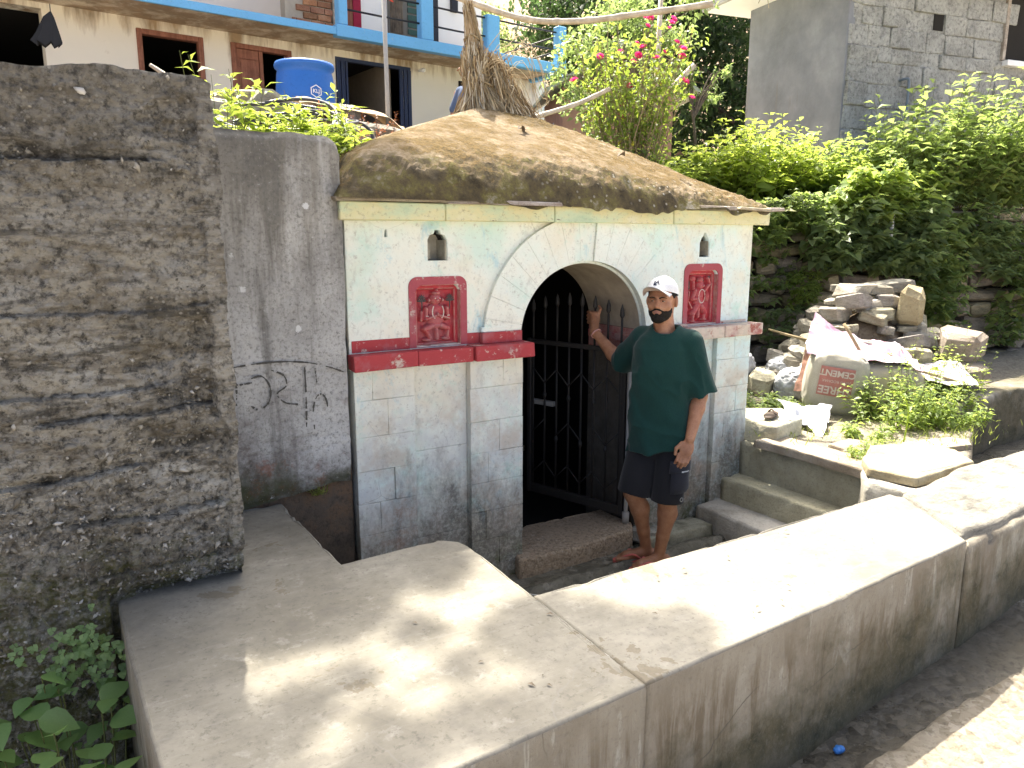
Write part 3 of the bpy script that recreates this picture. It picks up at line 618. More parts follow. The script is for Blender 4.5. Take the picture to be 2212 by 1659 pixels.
    nn = N('wall_gravel'); isl = nn.n('ShaderNodeNewGeometry').outputs['Random Per Island']; gm = nn.done(nn.ramp(isl, (0.0, (0.08, 0.072, 0.06)), (0.5, (0.2, 0.182, 0.15)), (0.9, (0.34, 0.315, 0.27)), (1.0, (0.48, 0.46, 0.43))), 0.9, None, 0.2)
    tag(link('gravel', np_mesh('gravel', V, ((np.arange(m) * 6)[:, None] + T8).reshape(-1, 3)), gm, root), kind='stuff')
    box('wall_core', (-1.3, 2.95, -0.3), (0.5, 3.4, 2.36), MT['rough_wall'], root)
left_wall()

# ------------------------------------------------------------------ the plastered wall behind it
def second_wall():
    xs = np.linspace(0.2, 1.215, 110); t = np.linspace(0, 1, 170)
    top = 2.42 + 0.03 * fbm(np.stack([xs * 5, xs * 0, xs * 0], -1), 5, 4) - 0.02 * (xs - 0.6)
    k = np.clip((xs - 1.14) / 0.075, 0, 1); top -= 0.075 * (1 - np.sqrt(np.maximum(0, 1 - k * k)))
    bot = 0.685 + 0.03 * sstep(0.65, 0.9, xs) + 0.035 * sstep(0.85, 1.2, xs) + 0.02 * fbm(np.stack([xs * 9, xs * 0, xs * 0], -1), 6, 3)
    X = np.repeat(xs[:, None], len(t), 1); Z = bot[:, None] + (top - bot)[:, None] * t[None, :]
    X = X + 0.022 * fbm(np.stack([Z * 0, Z * 0 + 3, Z * 5], -1), 8, 4) * (k[:, None] > 0)
    P3 = np.stack([X, X * 0, Z], -1); d = 0.014 * fbm(P3 * 3.5, 21, 3) + 0.006 * fbm(P3 * 25, 22, 4)
    d -= 0.02 * sstep(0.05, 0.0, (Z - bot[:, None])) + 0.02 * sstep(0.03, 0.0, top[:, None] - Z)
    for zl, ph in ((1.0, 3), (0.93, 8), (1.32, 5)):
        zc = zl + 0.06 * fbm(np.stack([X * 3.2, X * 0, X * 0], -1), 30 + ph, 4) - 0.05 * (X - 0.7) * (zl > 1.2)
        d -= 0.006 * np.exp(-((Z - zc) / 0.004) ** 2)
    front = np.stack([X, 3.53 - d, Z], -1)
    cap = [np.stack([xs + 0 * xs, np.full_like(xs, 3.53 + yy), top + 0.03 * fbm(np.stack([xs * 8, xs * 0 + yy * 8, xs * 0], -1), 23, 3)], -1) for yy in np.linspace(0.02, 0.35, 10)]
    cap = [np.stack([front[:, -1, 0], c[:, 1], c[:, 2]], -1) for c in cap]
    root = thing('plaster_wall', 'grey streaked plaster wall with scribbles beside the shrine', 'wall')
    link('wall_face', grid_mesh('wall_face', np.concatenate([front, np.stack(cap, 1)], 1)), MT['grey_plaster'], root, True)
    side = []
    for yy in np.linspace(0, 0.35, 8): e = front[-1].copy(); e[:, 1] = 3.53 + yy; side.append(e)
    link('wall_end', grid_mesh('wall_end', np.stack(side, 0)), MT['grey_plaster'], root, True)
    btm = []
    for yy in np.linspace(0, 0.2, 5): e = front[:, 0].copy(); e[:, 1] += yy; btm.append(e)
    link('wall_underside', grid_mesh('wall_underside', np.stack(btm, 0)), MT['grey_plaster'], root, True)
    n = N('damp_brown_footing'); a = n.noise(3, 7, 0.7); b = n.noise(30, 6, 0.75)
    c = n.ramp(a, (0.32, (0.05, 0.042, 0.035)), (0.5, (0.12, 0.09, 0.065)), (0.64, (0.19, 0.11, 0.06)), (0.75, (0.1, 0.1, 0.05)))
    c = n.mix(n.ramp(b, (0.35, 0.6), (0.5, 0.0)), c, (0.04, 0.035, 0.03)); fm = n.done(c, 0.9, n.bump(b, 0.6, 0.008), 0.2)
    box('footing', (0.3, 3.58, -0.1), (1.235, 3.75, 0.9), fm, root, 0.01)
    # charcoal scrawl on the plaster
    g = MB(); cm = simple('charcoal_scrawl', (0.085, 0.08, 0.072), 0.95, 0.3, 60)
    strokes = [[(0.66, 1.375), (0.78, 1.385), (0.9, 1.385), (1.02, 1.37), (1.12, 1.34), (1.19, 1.31)],
               [(0.68, 1.37), (0.685, 1.27), (0.68, 1.2)], [(0.65, 1.3), (0.7, 1.295), (0.76, 1.3)],
               [(0.74, 1.315), (0.80, 1.325), (0.835, 1.27), (0.825, 1.2), (0.78, 1.17), (0.745, 1.19)],
               [(0.845, 1.35), (0.9, 1.32), (0.91, 1.27), (0.865, 1.235), (0.9, 1.19), (0.96, 1.175)],
               [(1.0, 1.35), (1.0, 1.2), (0.995, 1.06)], [(1.05, 1.34), (1.055, 1.27)],
               [(1.035, 1.02), (1.03, 1.13), (1.05, 1.2), (1.08, 1.21), (1.1, 1.17), (1.1, 1.11)]]
    for s in strokes:
        c = spline([(x, 0, z) for x, z in s], 26)
        for a, b in zip(c[:-1], c[1:]):
            if R.random() < 0.2: continue
            t = (b - a); t /= np.linalg.norm(t); nn = np.array([-t[2], 0, t[0]]) * R.uniform(0.002, 0.0055); y = np.array([0, 3.5175, 0])
            g.add([a + nn + y, a - nn + y, b - nn + y, b + nn + y], [(0, 1, 2, 3)])
    g.obj('scrawl', cm, root)
second_wall()

# ------------------------------------------------------------------ parapets
pa = thing('concrete_slab_wall', 'broad pale concrete slab wall dappled with leaf shade in the foreground', 'wall')
rough_prism('slab', [(0.125, 1.43), (1.365, 1.485), (1.387, 2.13), (1.402, 2.60), (1.385, 2.70), (1.32, 2.765), (0.885, 2.74), (0.868, 3.57), (0.10, 3.57), (0.10, 2.5)], -0.3, 0.684, MT['pface'], pa, 0.010, 0.003, 0.03, 41, topmat=MT['slab'])
pb = thing('parapet_wall', 'long sunlit concrete parapet with streaked side running along the drain', 'wall')
rough_prism('parapet', [(1.372, 1.497), (2.2, 1.53), (3.26, 1.585), (3.33, 1.70), (3.56, 2.05), (3.54, 2.12), (2.9, 2.122), (2.1, 2.124), (1.395, 2.132)], -0.3, 0.676, MT['pface'], pb, 0.010, 0.003, 0.03, 44, topmat=MT['slab'])
box('seam_mortar', (1.366, 1.55, 0.3), (1.391, 2.1, 0.668), MT['concrete_edge'], pb)
# rough schist coping at the right end
rough_prism('parapet_end', [(3.272, 1.588), (4.2, 1.636), (6.4, 1.75), (6.4, 2.1), (4.5, 2.12), (3.58, 2.09), (3.35, 1.70)], -0.3, 0.652, MT['pface'], pb, 0.03, 0.014, 0.04, 48)
def schist_top():
    nx, ny = 150, 46; u = np.linspace(0, 1, nx); v = np.linspace(0, 1, ny)
    U, V_ = np.meshgrid(u, v, indexing='ij')
    x0 = 3.27 + 0.30 * V_ + 0.03 * fbm(np.stack([V_ * 4, V_ * 0, V_ * 0], -1), 3, 3)
    X = x0 + (5.6 - x0) * U
    yf = 1.60 + 0.052 * (X - 3.27) + 0.03 * fbm(np.stack([X * 5, X * 0, X * 0], -1), 4, 4); yb = 2.10 + 0.05 * fbm(np.stack([X * 4, X * 0, X * 0 + 4], -1), 6, 3) + 0.07 * sstep(3.7, 4.3, X)
    Y = yf + (yb - yf) * V_
    P3 = np.stack([X * 3, Y * 12, X * 0], -1); z = 0.685 + 0.022 * fbm(P3, 7, 5, 0.6) + 0.008 * fbm(np.stack([X * 9, Y * 34, X * 0], -1), 8, 3)
    z = z - 0.06 * (sstep(0.06, 0.0, V_) + sstep(0.95, 1.0, V_)) - 0.03 * sstep(0.02, 0.0, U)
    G = np.stack([X, Y, z], -1)
    lo = G[:, :1].copy(); lo[..., 2] -= 0.05; hi = G[:, -1:].copy(); hi[..., 2] -= 0.13
    link('schist_coping', grid_mesh('schist_coping', np.concatenate([lo, G, hi], 1)), MT['schist'], pb, True)
schist_top()

# ------------------------------------------------------------------ steps up to the right of the court
st = thing('steps', 'three concrete steps climbing right from the sunken court', 'steps')
rough_prism('step', [(3.66, 2.1), (4.3, 2.1), (4.3, 3.62), (3.655, 3.55)], -0.1, 0.155, MT['step'], st, 0.02, 0.012, 0.04, 51)
rough_prism('step', [(3.905, 2.1), (4.5, 2.1), (4.5, 3.6), (3.89, 3.55)], 0.1, 0.312, MT['step'], st, 0.02, 0.012, 0.04, 52)
rough_prism('step', [(4.075, 2.1), (4.6, 2.1), (4.6, 3.6), (4.06, 3.55)], 0.2, 0.548, MT['step'], st, 0.02, 0.016, 0.04, 53)
rough_prism('tread_stone', [(4.0, 2.45), (4.26, 2.5), (4.275, 2.9), (4.26, 3.35), (4.01, 3.39), (4.02, 3.0)], 0.549, 0.602, MT['sand'], st, 0.008, 0.01, 0.03, 54)
bk = tag(rough_prism('corner_block', [(4.12, 3.30), (4.47, 3.36), (4.62, 3.66), (4.3, 3.86), (4.11, 3.72)], 0.5, 0.70, MT['step'], None, 0.02, 0.015, 0.03, 55), 'small worn concrete block against the foot of the shrine corner', 'block')
tag(rough_prism('flat_stone', [(3.86, 2.165), (4.45, 2.18), (4.60, 2.36), (4.58, 2.58), (4.25, 2.70), (3.96, 2.55), (3.81, 2.42)], 0.64, 0.692, MT['sand'], None, 0.012, 0.008, 0.03, 56), 'large pale pentagonal stone slab lying at the end of the parapet', 'stone')
hb = rough_prism('stone_bed', [(3.79, 2.125), (4.5, 2.15), (4.56, 2.56), (4.2, 2.64), (3.92, 2.53), (3.79, 2.41)], 0.0, 0.638, MT['step'], None, 0.03, 0.02, 0.04, 57); tag(hb, 'mortar block under the pale pentagonal stone slab', 'block')
tag(rough_prism('flat_stone', [(4.62, 2.62), (5.1, 2.52), (5.2, 2.60), (5.16, 2.72), (4.75, 2.80)], 0.56, 0.615, MT['sand'], None, 0.01, 0.01, 0.03, 58), 'narrow pale stone slab in the gravel behind the pentagonal one', 'stone')
tag(rough_prism('flat_stone', [(4.32, 2.86), (4.62, 2.82), (4.7, 2.92), (4.58, 3.08), (4.35, 3.06)], 0.56, 0.602, MT['sand'], None, 0.01, 0.01, 0.03, 59), 'small flat pale stone in the gravel beside the top step', 'stone')
# flagstones of the court
fl = bpy.data.objects['court_floor']
for i, (x0, x1, y0, y1) in enumerate([(1.5, 1.92, 2.2, 2.78), (1.96, 2.3, 2.25, 2.95), (2.33, 2.66, 2.4, 3.05), (2.69, 3.05, 2.3, 3.12), (3.08, 3.36, 2.3, 3.2), (3.39, 3.63, 2.3, 3.22)]):
    j = lambda: R.uniform(-0.02, 0.02)
    rough_prism('flagstone', [(x0 + j(), y0), (x1 + j(), y0), (x1 + j(), y1 + j()), (x0 + j(), y1 + j())], -0.05, 0.016 + R.uniform(-.004, .004), MT['court_slab'], fl, 0.01, 0.008, 0.04, 60 + i)
rough_prism('ledge', [(3.1, 3.40), (3.64, 3.37), (3.64, 3.56), (3.12, 3.56)], -0.05, 0.075, MT['court_slab'], fl, 0.015, 0.012, 0.03, 67)
# ------------------------------------------------------------------ the shrine
def plate(name, outer, holes, y0, y1, mat, parent):
    """solid plate in the XZ plane with holes, between y0 (front) and y1"""
    cu = bpy.data.curves.new(name, 'CURVE'); cu.dimensions = '2D'; cu.fill_mode = 'BOTH'; cu.extrude = (y1 - y0) / 2
    for pts in [outer] + holes:
        sp = cu.splines.new('POLY'); sp.points.add(len(pts) - 1); sp.use_cyclic_u = True
        for q, (x, z) in zip(sp.points, pts): q.co = (x, z, 0, 1)
    t = bpy.data.objects.new('tmp', cu); COL.objects.link(t); dg = bpy.context.evaluated_depsgraph_get(); dg.update()
    me = bpy.data.meshes.new_from_object(t.evaluated_get(dg)); bpy.data.objects.remove(t)
    ym = (y0 + y1) / 2
    for v in me.vertices: x, z, d = v.co; v.co = (x, ym + d, z)
    bm = bmesh.new(); bm.from_mesh(me); bmesh.ops.remove_doubles(bm, verts=bm.verts[:], dist=1e-5); bmesh.ops.recalc_face_normals(bm, faces=bm.faces[:]); bm.to_mesh(me); bm.free()
    me.materials.clear()
    return link(name, me, mat, parent)
def rrect(x0, x1, z0, z1, r, n=6, bottom=False):
    pts = [(x0, z0), (x1, z0)]
    for cx, cz, a0 in ((x1 - r, z1 - r, 0), (x0 + r, z1 - r, 90)):
        for k in range(n + 1):
            a = math.radians(a0 + 90 * k / n); pts.append((cx + r * math.cos(a), cz + r * math.sin(a)))
    return pts
TX, TZ, RI, RO = 2.69, 1.385, 0.452, 0.69
def arch_hole(r, z0):
    pts = [(TX + r, z0)] + [(TX + r * math.cos(a), TZ + (r - 0.03) * math.sin(a)) for a in np.linspace(0, math.pi, 33)] + [(TX - r, z0)]
    return pts[::-1]
MT['dark_stone'] = simple('dark_jamb_stone', (0.1, 0.09, 0.075), 0.95, 0.3, 10, 0.5, 0.02)  # even dark stone tone for the inner jambs
def temple():
    T = thing('shrine', 'small pale green stone shrine with arched doorway and mossy domed roof', 'shrine', (TX, 3.6, 0))
    T.matrix_world = Matrix.Translation((TX, 3.6, 0)); inv = Matrix.Translation((-TX, -3.6, 0))
    def own(o): o.parent = T; o.matrix_parent_inverse = inv; return o
    P, PU = MT['paint'], MT['paint_up']
    nic = lambda xc: [(xc - 0.056, 1.835), (xc + 0.06, 1.835)] + [(xc + 0.058, 1.94), (xc + 0.045, 1.965), (xc + 0.022, 1.972), (xc + 0.017, 1.99), (xc - 0.012, 1.992), (xc - 0.02, 1.972), (xc - 0.043, 1.966), (xc - 0.056, 1.94)]
    nicR = [(3.615, 1.83), (3.705, 1.83), (3.704, 1.92), (3.69, 1.95), (3.675, 1.965), (3.67, 1.985), (3.65, 1.985), (3.645, 1.965), (3.63, 1.95), (3.616, 1.92)]
    RL, RR = (1.61, 1.872, 1.392, 1.712), (3.525, 3.795, 1.392, 1.745)
    holes = [arch_hole(RI, 1.30), nic(1.742), nicR, rrect(*RL, 0.045), rrect(*RR, 0.045), [(1.452, 1.955), (1.47, 1.955), (1.468, 1.985), (1.461, 2.0), (1.454, 1.985)]]
    notch = holes[0]
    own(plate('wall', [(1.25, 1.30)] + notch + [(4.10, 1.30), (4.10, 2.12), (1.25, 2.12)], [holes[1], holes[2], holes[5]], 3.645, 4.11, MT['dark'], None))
    own(plate('facade_plaster', [(1.248, 1.30)] + notch + [(4.102, 1.30), (4.102, 2.12), (1.248, 2.12)], holes[1:], 3.59, 3.6445, PU, None))
    soot = simple('bare_niche_plaster', (0.36, 0.33, 0.26), 0.95, 0.3, 20, 0.5, 0.01)
    for xc in (1.742, 3.66):
        own(box('niche_back', (xc - 0.07, 3.70, 1.82), (xc + 0.07, 3.715, 2.0), soot))
        for s in (-1, 1): own(box('niche_side', (xc + s * (0.052 if xc < 2 else 0.043) - 0.004, 3.6, 1.837), (xc + s * (0.052 if xc < 2 else 0.043) + 0.004, 3.70, 1.94), soot))
    own(box('niche_shelf', (1.70, 3.655, 1.836), (1.735, 3.69, 1.93), soot, None, 0.006))
    own(box('lamp_hole_back', (1.44, 3.67, 1.94), (1.49, 3.68, 2.01), soot))
    # side and back walls
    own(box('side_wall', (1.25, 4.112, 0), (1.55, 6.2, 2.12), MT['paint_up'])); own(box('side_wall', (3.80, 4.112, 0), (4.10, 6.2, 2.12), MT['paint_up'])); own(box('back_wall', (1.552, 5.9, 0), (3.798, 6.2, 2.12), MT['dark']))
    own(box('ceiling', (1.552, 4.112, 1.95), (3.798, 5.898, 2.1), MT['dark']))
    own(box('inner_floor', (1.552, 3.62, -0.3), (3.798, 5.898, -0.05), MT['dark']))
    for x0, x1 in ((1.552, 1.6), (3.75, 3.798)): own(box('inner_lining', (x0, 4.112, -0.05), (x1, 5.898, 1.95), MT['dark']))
    # piers below the string course
    for x0, x1 in ((1.252, 2.236), (3.144, 4.098)): own(box('pier', (x0, 3.594, -0.05), (x1, 4.108, 1.299), P))
    rows = [1.298, 1.145, 0.955, 0.775, 0.60, 0.43, 0.26, 0.10, -0.04]
    def bay(x0, x1, ph, yf):
        for i in range(len(rows) - 1):
            z1, z0 = rows[i] - 0.0006, rows[i + 1] + 0.0006
            cut = [] if (i + ph) % 3 == 2 else [x0 + (x1 - x0) * (0.58 if (i + ph) % 2 else 0.33) + R.uniform(-0.02, 0.02)]
            e = [x0] + cut + [x1]
            for a, b in zip(e[:-1], e[1:]):
                own(box('stone_block', (a + 0.0006, yf + R.uniform(-0.003, 0.003), z0), (b - 0.0006, 3.6, z1), P, None, 0.0022, 0.0015))
    bay(1.25, 1.578, 0, 3.55); bay(1.903, 2.242, 1, 3.545); bay(3.138, 3.46, 2, 3.548); bay(3.782, 4.10, 1, 3.55)
    for x0, x1 in ((1.582, 1.90), (3.464, 3.778)):
        for z0, z1 in ((-0.04, 0.34), (0.342, 0.83), (0.832, 1.298)): own(box('recessed_panel', (x0, 3.588, z0), (x1, 3.598, z1), P, None, 0.002))
    # reveals of the doorway
    tan = simple('bare_tan_plaster', (0.4, 0.34, 0.26), 0.9, 0.25, 9, 0.5, 0.012)
    V = []; n = 34
    for yy in (3.6, 3.75, 3.95, 4.115):
        for a in np.linspace(0, math.pi, n): V.append((TX + (RI - 0.004) * math.cos(a), yy, TZ + 0.003 + (RI - 0.034) * math.sin(a)))
    own(link('vault_lining', np_mesh('vault_lining', V, [(j * n + i, j * n + i + 1, (j + 1) * n + i + 1, (j + 1) * n + i) for j in range(3) for i in range(n - 1)]), tan, None, True))
    for x0, x1 in ((TX - RI - 0.012, TX - RI + 0.006), (TX + RI - 0.006, TX + RI + 0.012)):
        own(box('jamb', (x0, 3.602, -0.04), (x1, 4.115, 1.215), MT['dark_stone'])); own(box('red_dado', (x0 - 0.002, 3.602, 1.2165), (x1 + (-0.002 if x0 < TX else 0.002), 4.115, 1.385), MT['red_fresh']))
    own(box('red_dado_rail', (TX + RI - 0.028, 3.6, 1.298), (TX + RI - 0.007, 4.1, 1.345), MT['red_fresh'], None, 0.004))
    # arch ring of cut stones
    nv = 17; gap = 0.0013
    for k in range(nv):
        a0 = math.pi * k / nv + gap; a1 = math.pi * (k + 1) / nv - gap; yf = 3.548 if k < nv / 2 - 0.5 else 3.562
        mb = MB(); seg = 5; Vv = []
        for yy in (yf, 3.5895):
            for rr in (RI + 0.001, RO):
                for a in np.linspace(a0, a1, seg): Vv.append((TX + rr * math.cos(a), yy, TZ + 0.012 + (rr - (0.03 if rr < 0.5 else 0.012)) * math.sin(a)))
        Ff = []
        for i in range(seg - 1):
            Ff += [(i, i + 1, seg + i + 1, seg + i), (2 * seg + i, 3 * seg + i, 3 * seg + i + 1, 2 * seg + i + 1), (seg + i, seg + i + 1, 3 * seg + i + 1, 3 * seg + i), (i, 2 * seg + i, 2 * seg + i + 1, i + 1)]
        Ff += [(0, seg, 3 * seg, 2 * seg), (seg - 1, 3 * seg - 1, 4 * seg - 1, 2 * seg - 1)]
        bm = bmesh.new(); bm.from_mesh(py_mesh('v', Vv, Ff)); own(link('arch_stone', bm_mesh('arch_stone', bm), PU))
    own(box('arch_foot', (1.985, 3.56, 1.447), (2.236, 3.588, 1.475), PU, None, 0.003)); own(box('arch_foot', (3.144, 3.547, 1.447), (3.39, 3.588, 1.475), PU, None, 0.003))
    # red string course and the painted band above it
    for i, (x0, x1, yf, m) in enumerate([(1.236, 1.577, 3.487, 'red'), (1.579, 1.90, 3.487, 'red'), (1.902, 2.272, 3.468, 'red'), (3.11, 3.46, 3.474, 'red_dull'), (3.462, 3.775, 3.487, 'red_dull'), (3.777, 4.137, 3.48, 'red_dull')]):
        own(box('string_course', (x0, yf, 1.305), (x1, 3.592, 1.384), MT[m], None, 0.008, 0.003, 2))
    for x0, x1, m in ((1.26, 1.574, 'red'), (1.906, 1.984, 'red'), (1.984, 2.236, 'red'), (3.144, 3.5, 'red_dull'), (3.8, 4.08, 'red_dull')):
        own(box('red_band', (x0, 3.546 if 1.98 < x0 < 3.2 else 3.586, 1.386), (x1, 3.589, 1.446 if x0 < 2.3 else 1.405), MT[m], None, 0.002))
    # eave: painted fascia, thin slates, the roof itself
    for x0, x1 in ((1.20, 1.75), (1.753, 2.42), (2.423, 3.3), (3.303, 4.165)): own(box('fascia', (x0, 3.505 + R.uniform(-.004, .004), 2.036), (x1, 3.62, 2.122), MT['cornice'], None, 0.005, 0.002))
    x = 1.17
    while x < 4.2:
        w_ = R.uniform(0.25, 0.62); x2 = min(4.215, x + w_)
        own(box('eave_slate', (x + 0.002, 3.445 + R.uniform(-0.02, 0.03), 2.124), (x2 - 0.002, 3.75, 2.145 + R.uniform(-.004, .006)), MT['slate'], None, 0.004, 0.008)); x = x2
    x0, x1, y0, y1 = 1.175, 4.225, 3.44, 6.30; ax, ay = 2.80, 4.88; n = 190
    U, Vv = np.meshgrid(np.linspace(-1, 1, n), np.linspace(-1, 1, n), indexing='ij')
    X = np.where(U < 0, ax + U * (ax - x0), ax + U * (x1 - ax)); Y = np.where(Vv < 0, ay + Vv * (ay - y0), ay + Vv * (y1 - ay))
    t = 1 - (np.abs(U) ** 14 + np.abs(Vv) ** 14) ** (1 / 14.0); t = np.maximum(t, 0)
    tt = np.maximum(0, 1 - np.maximum(np.abs(U), np.abs(Vv)))
    rim = 0.2 * (1 - 0.9 * sstep(-0.3, 0.85, U)) * (1 - 0.3 * sstep(-0.9, -1.0, U))
    Z = 2.135 + rim * (1 - np.exp(-tt / 0.055)) + (0.74 - rim * 0.95) * t - 0.03 * np.exp(-(t - 1) ** 2 / 0.01)
    P3 = np.stack([X, Y, Z], -1); amp = sstep(0.0, 0.03, tt)
    lump = fbm(P3 * 5, 41, 4, 0.6); Z = Z + amp * (0.03 * lump + (0.018 + 0.045 * sstep(0.16, 0.05, tt)) * fbm(P3 * 20, 42, 4, 0.65) + 0.008 * fbm(P3 * 60, 45, 2))
    hang = (0.05 * np.maximum(0, fbm(np.stack([X * 5, X * 0, X * 0], -1), 44, 3) * 3) + 0.012) * sstep(0.03, 0.0, tt) * (U > -0.55); Z = Z - hang
    Y = Y - sstep(0.06, 0.0, tt) * (0.03 * fbm(P3 * np.array([6, 0, 0]), 43, 4)) * (Vv < 0)
    rf_ = own(link('roof', grid_mesh('roof', np.stack([X, Y, Z], -1)), MT['roof'], None, True))
    rng = np.random.default_rng(23); m = 60000; a_ = rng.integers(2, n - 2, m); b_ = rng.integers(1, int(n * 0.62), m); G = np.stack([X, Y, Z], -1)
    msk = fbm(G[a_, b_] * 4.5, 47, 4) + 0.35 * sstep(0.1, 0.0, tt[a_, b_]); kp = msk > rng.uniform(-0.05, 0.3, m); a_, b_ = a_[kp], b_[kp]; m = len(a_); cp = G[a_, b_] + rng.normal(0, 0.006, (m, 3)); s_ = (rng.gamma(2.2, 0.0042, m) + 0.005)[:, None]
    a1 = norm3(rng.normal(0, 1, (m, 3))); a2 = norm3(np.cross(a1, rng.normal(0, 1, (m, 3)))); a3 = np.cross(a1, a2); Vc = np.stack([cp + a1 * s_ * 1.3, cp - a1 * s_ * 1.2, cp + a2 * s_, cp - a2 * s_ * 0.9, cp + a3 * s_ * 0.8, cp - a3 * s_ * 0.8], 1).reshape(-1, 3); T8 = np.array([(0, 2, 4), (2, 1, 4), (1, 3, 4), (3, 0, 4), (2, 0, 5), (1, 2, 5), (3, 1, 5), (0, 3, 5)]).reshape(1, 24)
    nn = N('roof_moss_cushions'); isl = nn.n('ShaderNodeNewGeometry').outputs['Random Per Island']; gm = nn.done(nn.ramp(isl, (0.0, (0.03, 0.024, 0.01)), (0.4, (0.075, 0.056, 0.02)), (0.75, (0.13, 0.105, 0.036)), (0.88, (0.2, 0.175, 0.12)), (1.0, (0.42, 0.4, 0.35))), 0.95, None, 0.1)
    mo_ = own(tag(link('moss', np_mesh('moss', Vc, ((np.arange(m) * 6)[:, None] + T8).reshape(-1, 3)), gm), kind='stuff')); mo_.parent = rf_; mo_.matrix_parent_inverse = Matrix.Identity(4)
    own(box('roof_bed', (1.2, 3.47, 2.125), (4.19, 6.28, 2.134), MT['slate']))
    # door sill
    own(rough_prism('sill', [(2.17, 3.47), (2.6, 3.455), (3.05, 3.50), (3.12, 3.6), (3.10, 3.9), (2.5, 3.92), (2.25, 3.8)], -0.05, 0.118, MT['sill'], None, 0.014, 0.008, 0.03, 71))
    # carved red reliefs in their niches
    def relief(rc, shapes, beads, fans):
        x0, x1, z0, z1 = rc
        fr = own(plate('relief_frame', rrect(x0 - 0.037, x1 + 0.037, z0 - 0.004, z1 + 0.042, 0.05), [rrect(x0, x1, z0 - 0.002, z1, 0.045)], 3.584, 3.5895, MT['red_mauve'], None))
        for a, b in ((x0 - 0.003, x0 + 0.003), (x1 - 0.003, x1 + 0.003)): own(box('relief_reveal', (a, 3.588, z0), (b, 3.644, z1 - 0.03), MT['red_fresh']))
        own(box('relief_reveal', (x0 + 0.04, 3.588, z1 - 0.003), (x1 - 0.04, 3.644, z1 + 0.003), MT['red_fresh'])); own(box('relief_ledge', (x0, 3.591, z0 - 0.006), (x1, 3.64, z0 + 0.004), MT['red_dull']))
        nx, nz = 110, 140; X, Z = np.meshgrid(np.linspace(x0 - 0.004, x1 + 0.004, nx), np.linspace(z0, z1 + 0.004, nz), indexing='ij')
        cx = (x0 + x1) / 2; W = (x1 - x0) / 2; Hh = z1 - z0; px = (X - cx) / W; pz = (Z - z0) / Hh
        h = np.zeros_like(X); h = np.maximum(h, 0.45 * np.maximum(sstep(0.78, 0.84, np.abs(px)) , sstep(0.9, 0.93, pz))); h = np.maximum(h, 0.4 * sstep(0.06, 0.03, pz))
        asp = W / Hh
        for s in shapes:
            if s[0] == 'e':
                _, ex, ez, rx, rz_, hh = s; q = ((px - ex) / rx) ** 2 + ((pz - ez) / rz_) ** 2; h = np.maximum(h, hh * np.sqrt(np.maximum(0, 1 - q)) + 0.12 * (q < 1) * hh)
            else:
                _, ax_, az_, bx_, bz_, r_, hh = s; A = np.stack([px, pz / asp], -1); a_ = np.array([ax_, az_ / asp]); b_ = np.array([bx_, bz_ / asp]); ba = b_ - a_
                tt_ = np.clip(((A - a_) @ ba) / (ba @ ba), 0, 1); dd = np.linalg.norm(A - a_ - tt_[..., None] * ba, axis=-1) / r_; h = np.maximum(h, hh * np.sqrt(np.maximum(0, 1 - dd ** 2)) + 0.1 * (dd < 1) * hh)
        h = h + 0.05 * fbm(np.stack([X, X * 0, Z], -1) * 60, 9, 3)
        pn = own(link('relief_panel', grid_mesh('relief_panel', np.stack([X, 3.642 - 0.048 * h, Z], -1)), MT['red_fresh'], None, True))
        def mark(name, pts, r_, mat):
            mb = MB()
            for (bx_, bz_, hh) in pts:
                c = np.array([cx + bx_ * W, 3.640 - 0.048 * hh, z0 + bz_ * Hh])
                mb.add([c + np.array(d) * r_ for d in ((1, 0, 0), (-1, 0, 0), (0, 0, 1), (0, 0, -1), (0, -1, 0))], [(0, 2, 4), (2, 1, 4), (1, 3, 4), (3, 0, 4)])
            o = mb.obj(name, mat, pn); return o
        mark('garland', beads, 0.0042, MT['bead'])
        fm = MB()
        for pts in fans:
            for (ax_, az_, bx_, bz_) in pts:
                a_ = np.array([cx + ax_ * W, 3.622, z0 + az_ * Hh]); b_ = np.array([cx + bx_ * W, 3.618, z0 + bz_ * Hh]); fm.tube([a_, (a_ + b_) / 2 + np.array([0, -0.002, 0]), b_], [0.0022, 0.004, 0.0018], 5)
        fm.obj('fan_plume', MT['plume'], pn)
        return pn
    MT['red_mauve'] = m_red('mauve_red_border', 0.6, (0.34, 0.07, 0.085)); MT['bead'] = simple('bead_white', (0.72, 0.66, 0.58), 0.7); MT['plume'] = simple('plume_dark_grey', (0.09, 0.075, 0.07), 0.8)
    figL = [('e', 0, .76, .26, .1, .8), ('e', 0, .86, .2, .045, .95), ('e', 0, .9, .1, .035, .85), ('e', 0, .745, .1, .04, 1.0), ('e', -.3, .74, .08, .04, .6), ('e', .3, .74, .08, .04, .6), ('e', 0, .56, .42, .13, .7), ('e', 0, .42, .4, .12, .75), ('e', 0, .33, .42, .07, .7),
            ('c', -.46, .6, -.5, .44, .12, .85), ('c', .46, .6, .5, .44, .12, .85), ('c', -.5, .44, -.08, .49, .09, 1.0), ('c', .5, .44, .08, .49, .09, 1.0), ('e', 0, .51, .1, .05, 1.1),
            ('c', -.2, .32, -.5, .27, .14, .8), ('c', .2, .32, .5, .27, .14, .8), ('c', -.5, .26, -.3, .13, .1, .75), ('c', .5, .26, .48, .13, .1, .75), ('e', -.4, .09, .22, .035, .7), ('e', .45, .1, .2, .035, .7), ('c', .02, .25, .04, .11, .1, .6), ('c', -.62, .55, -.64, .42, .08, .5)]
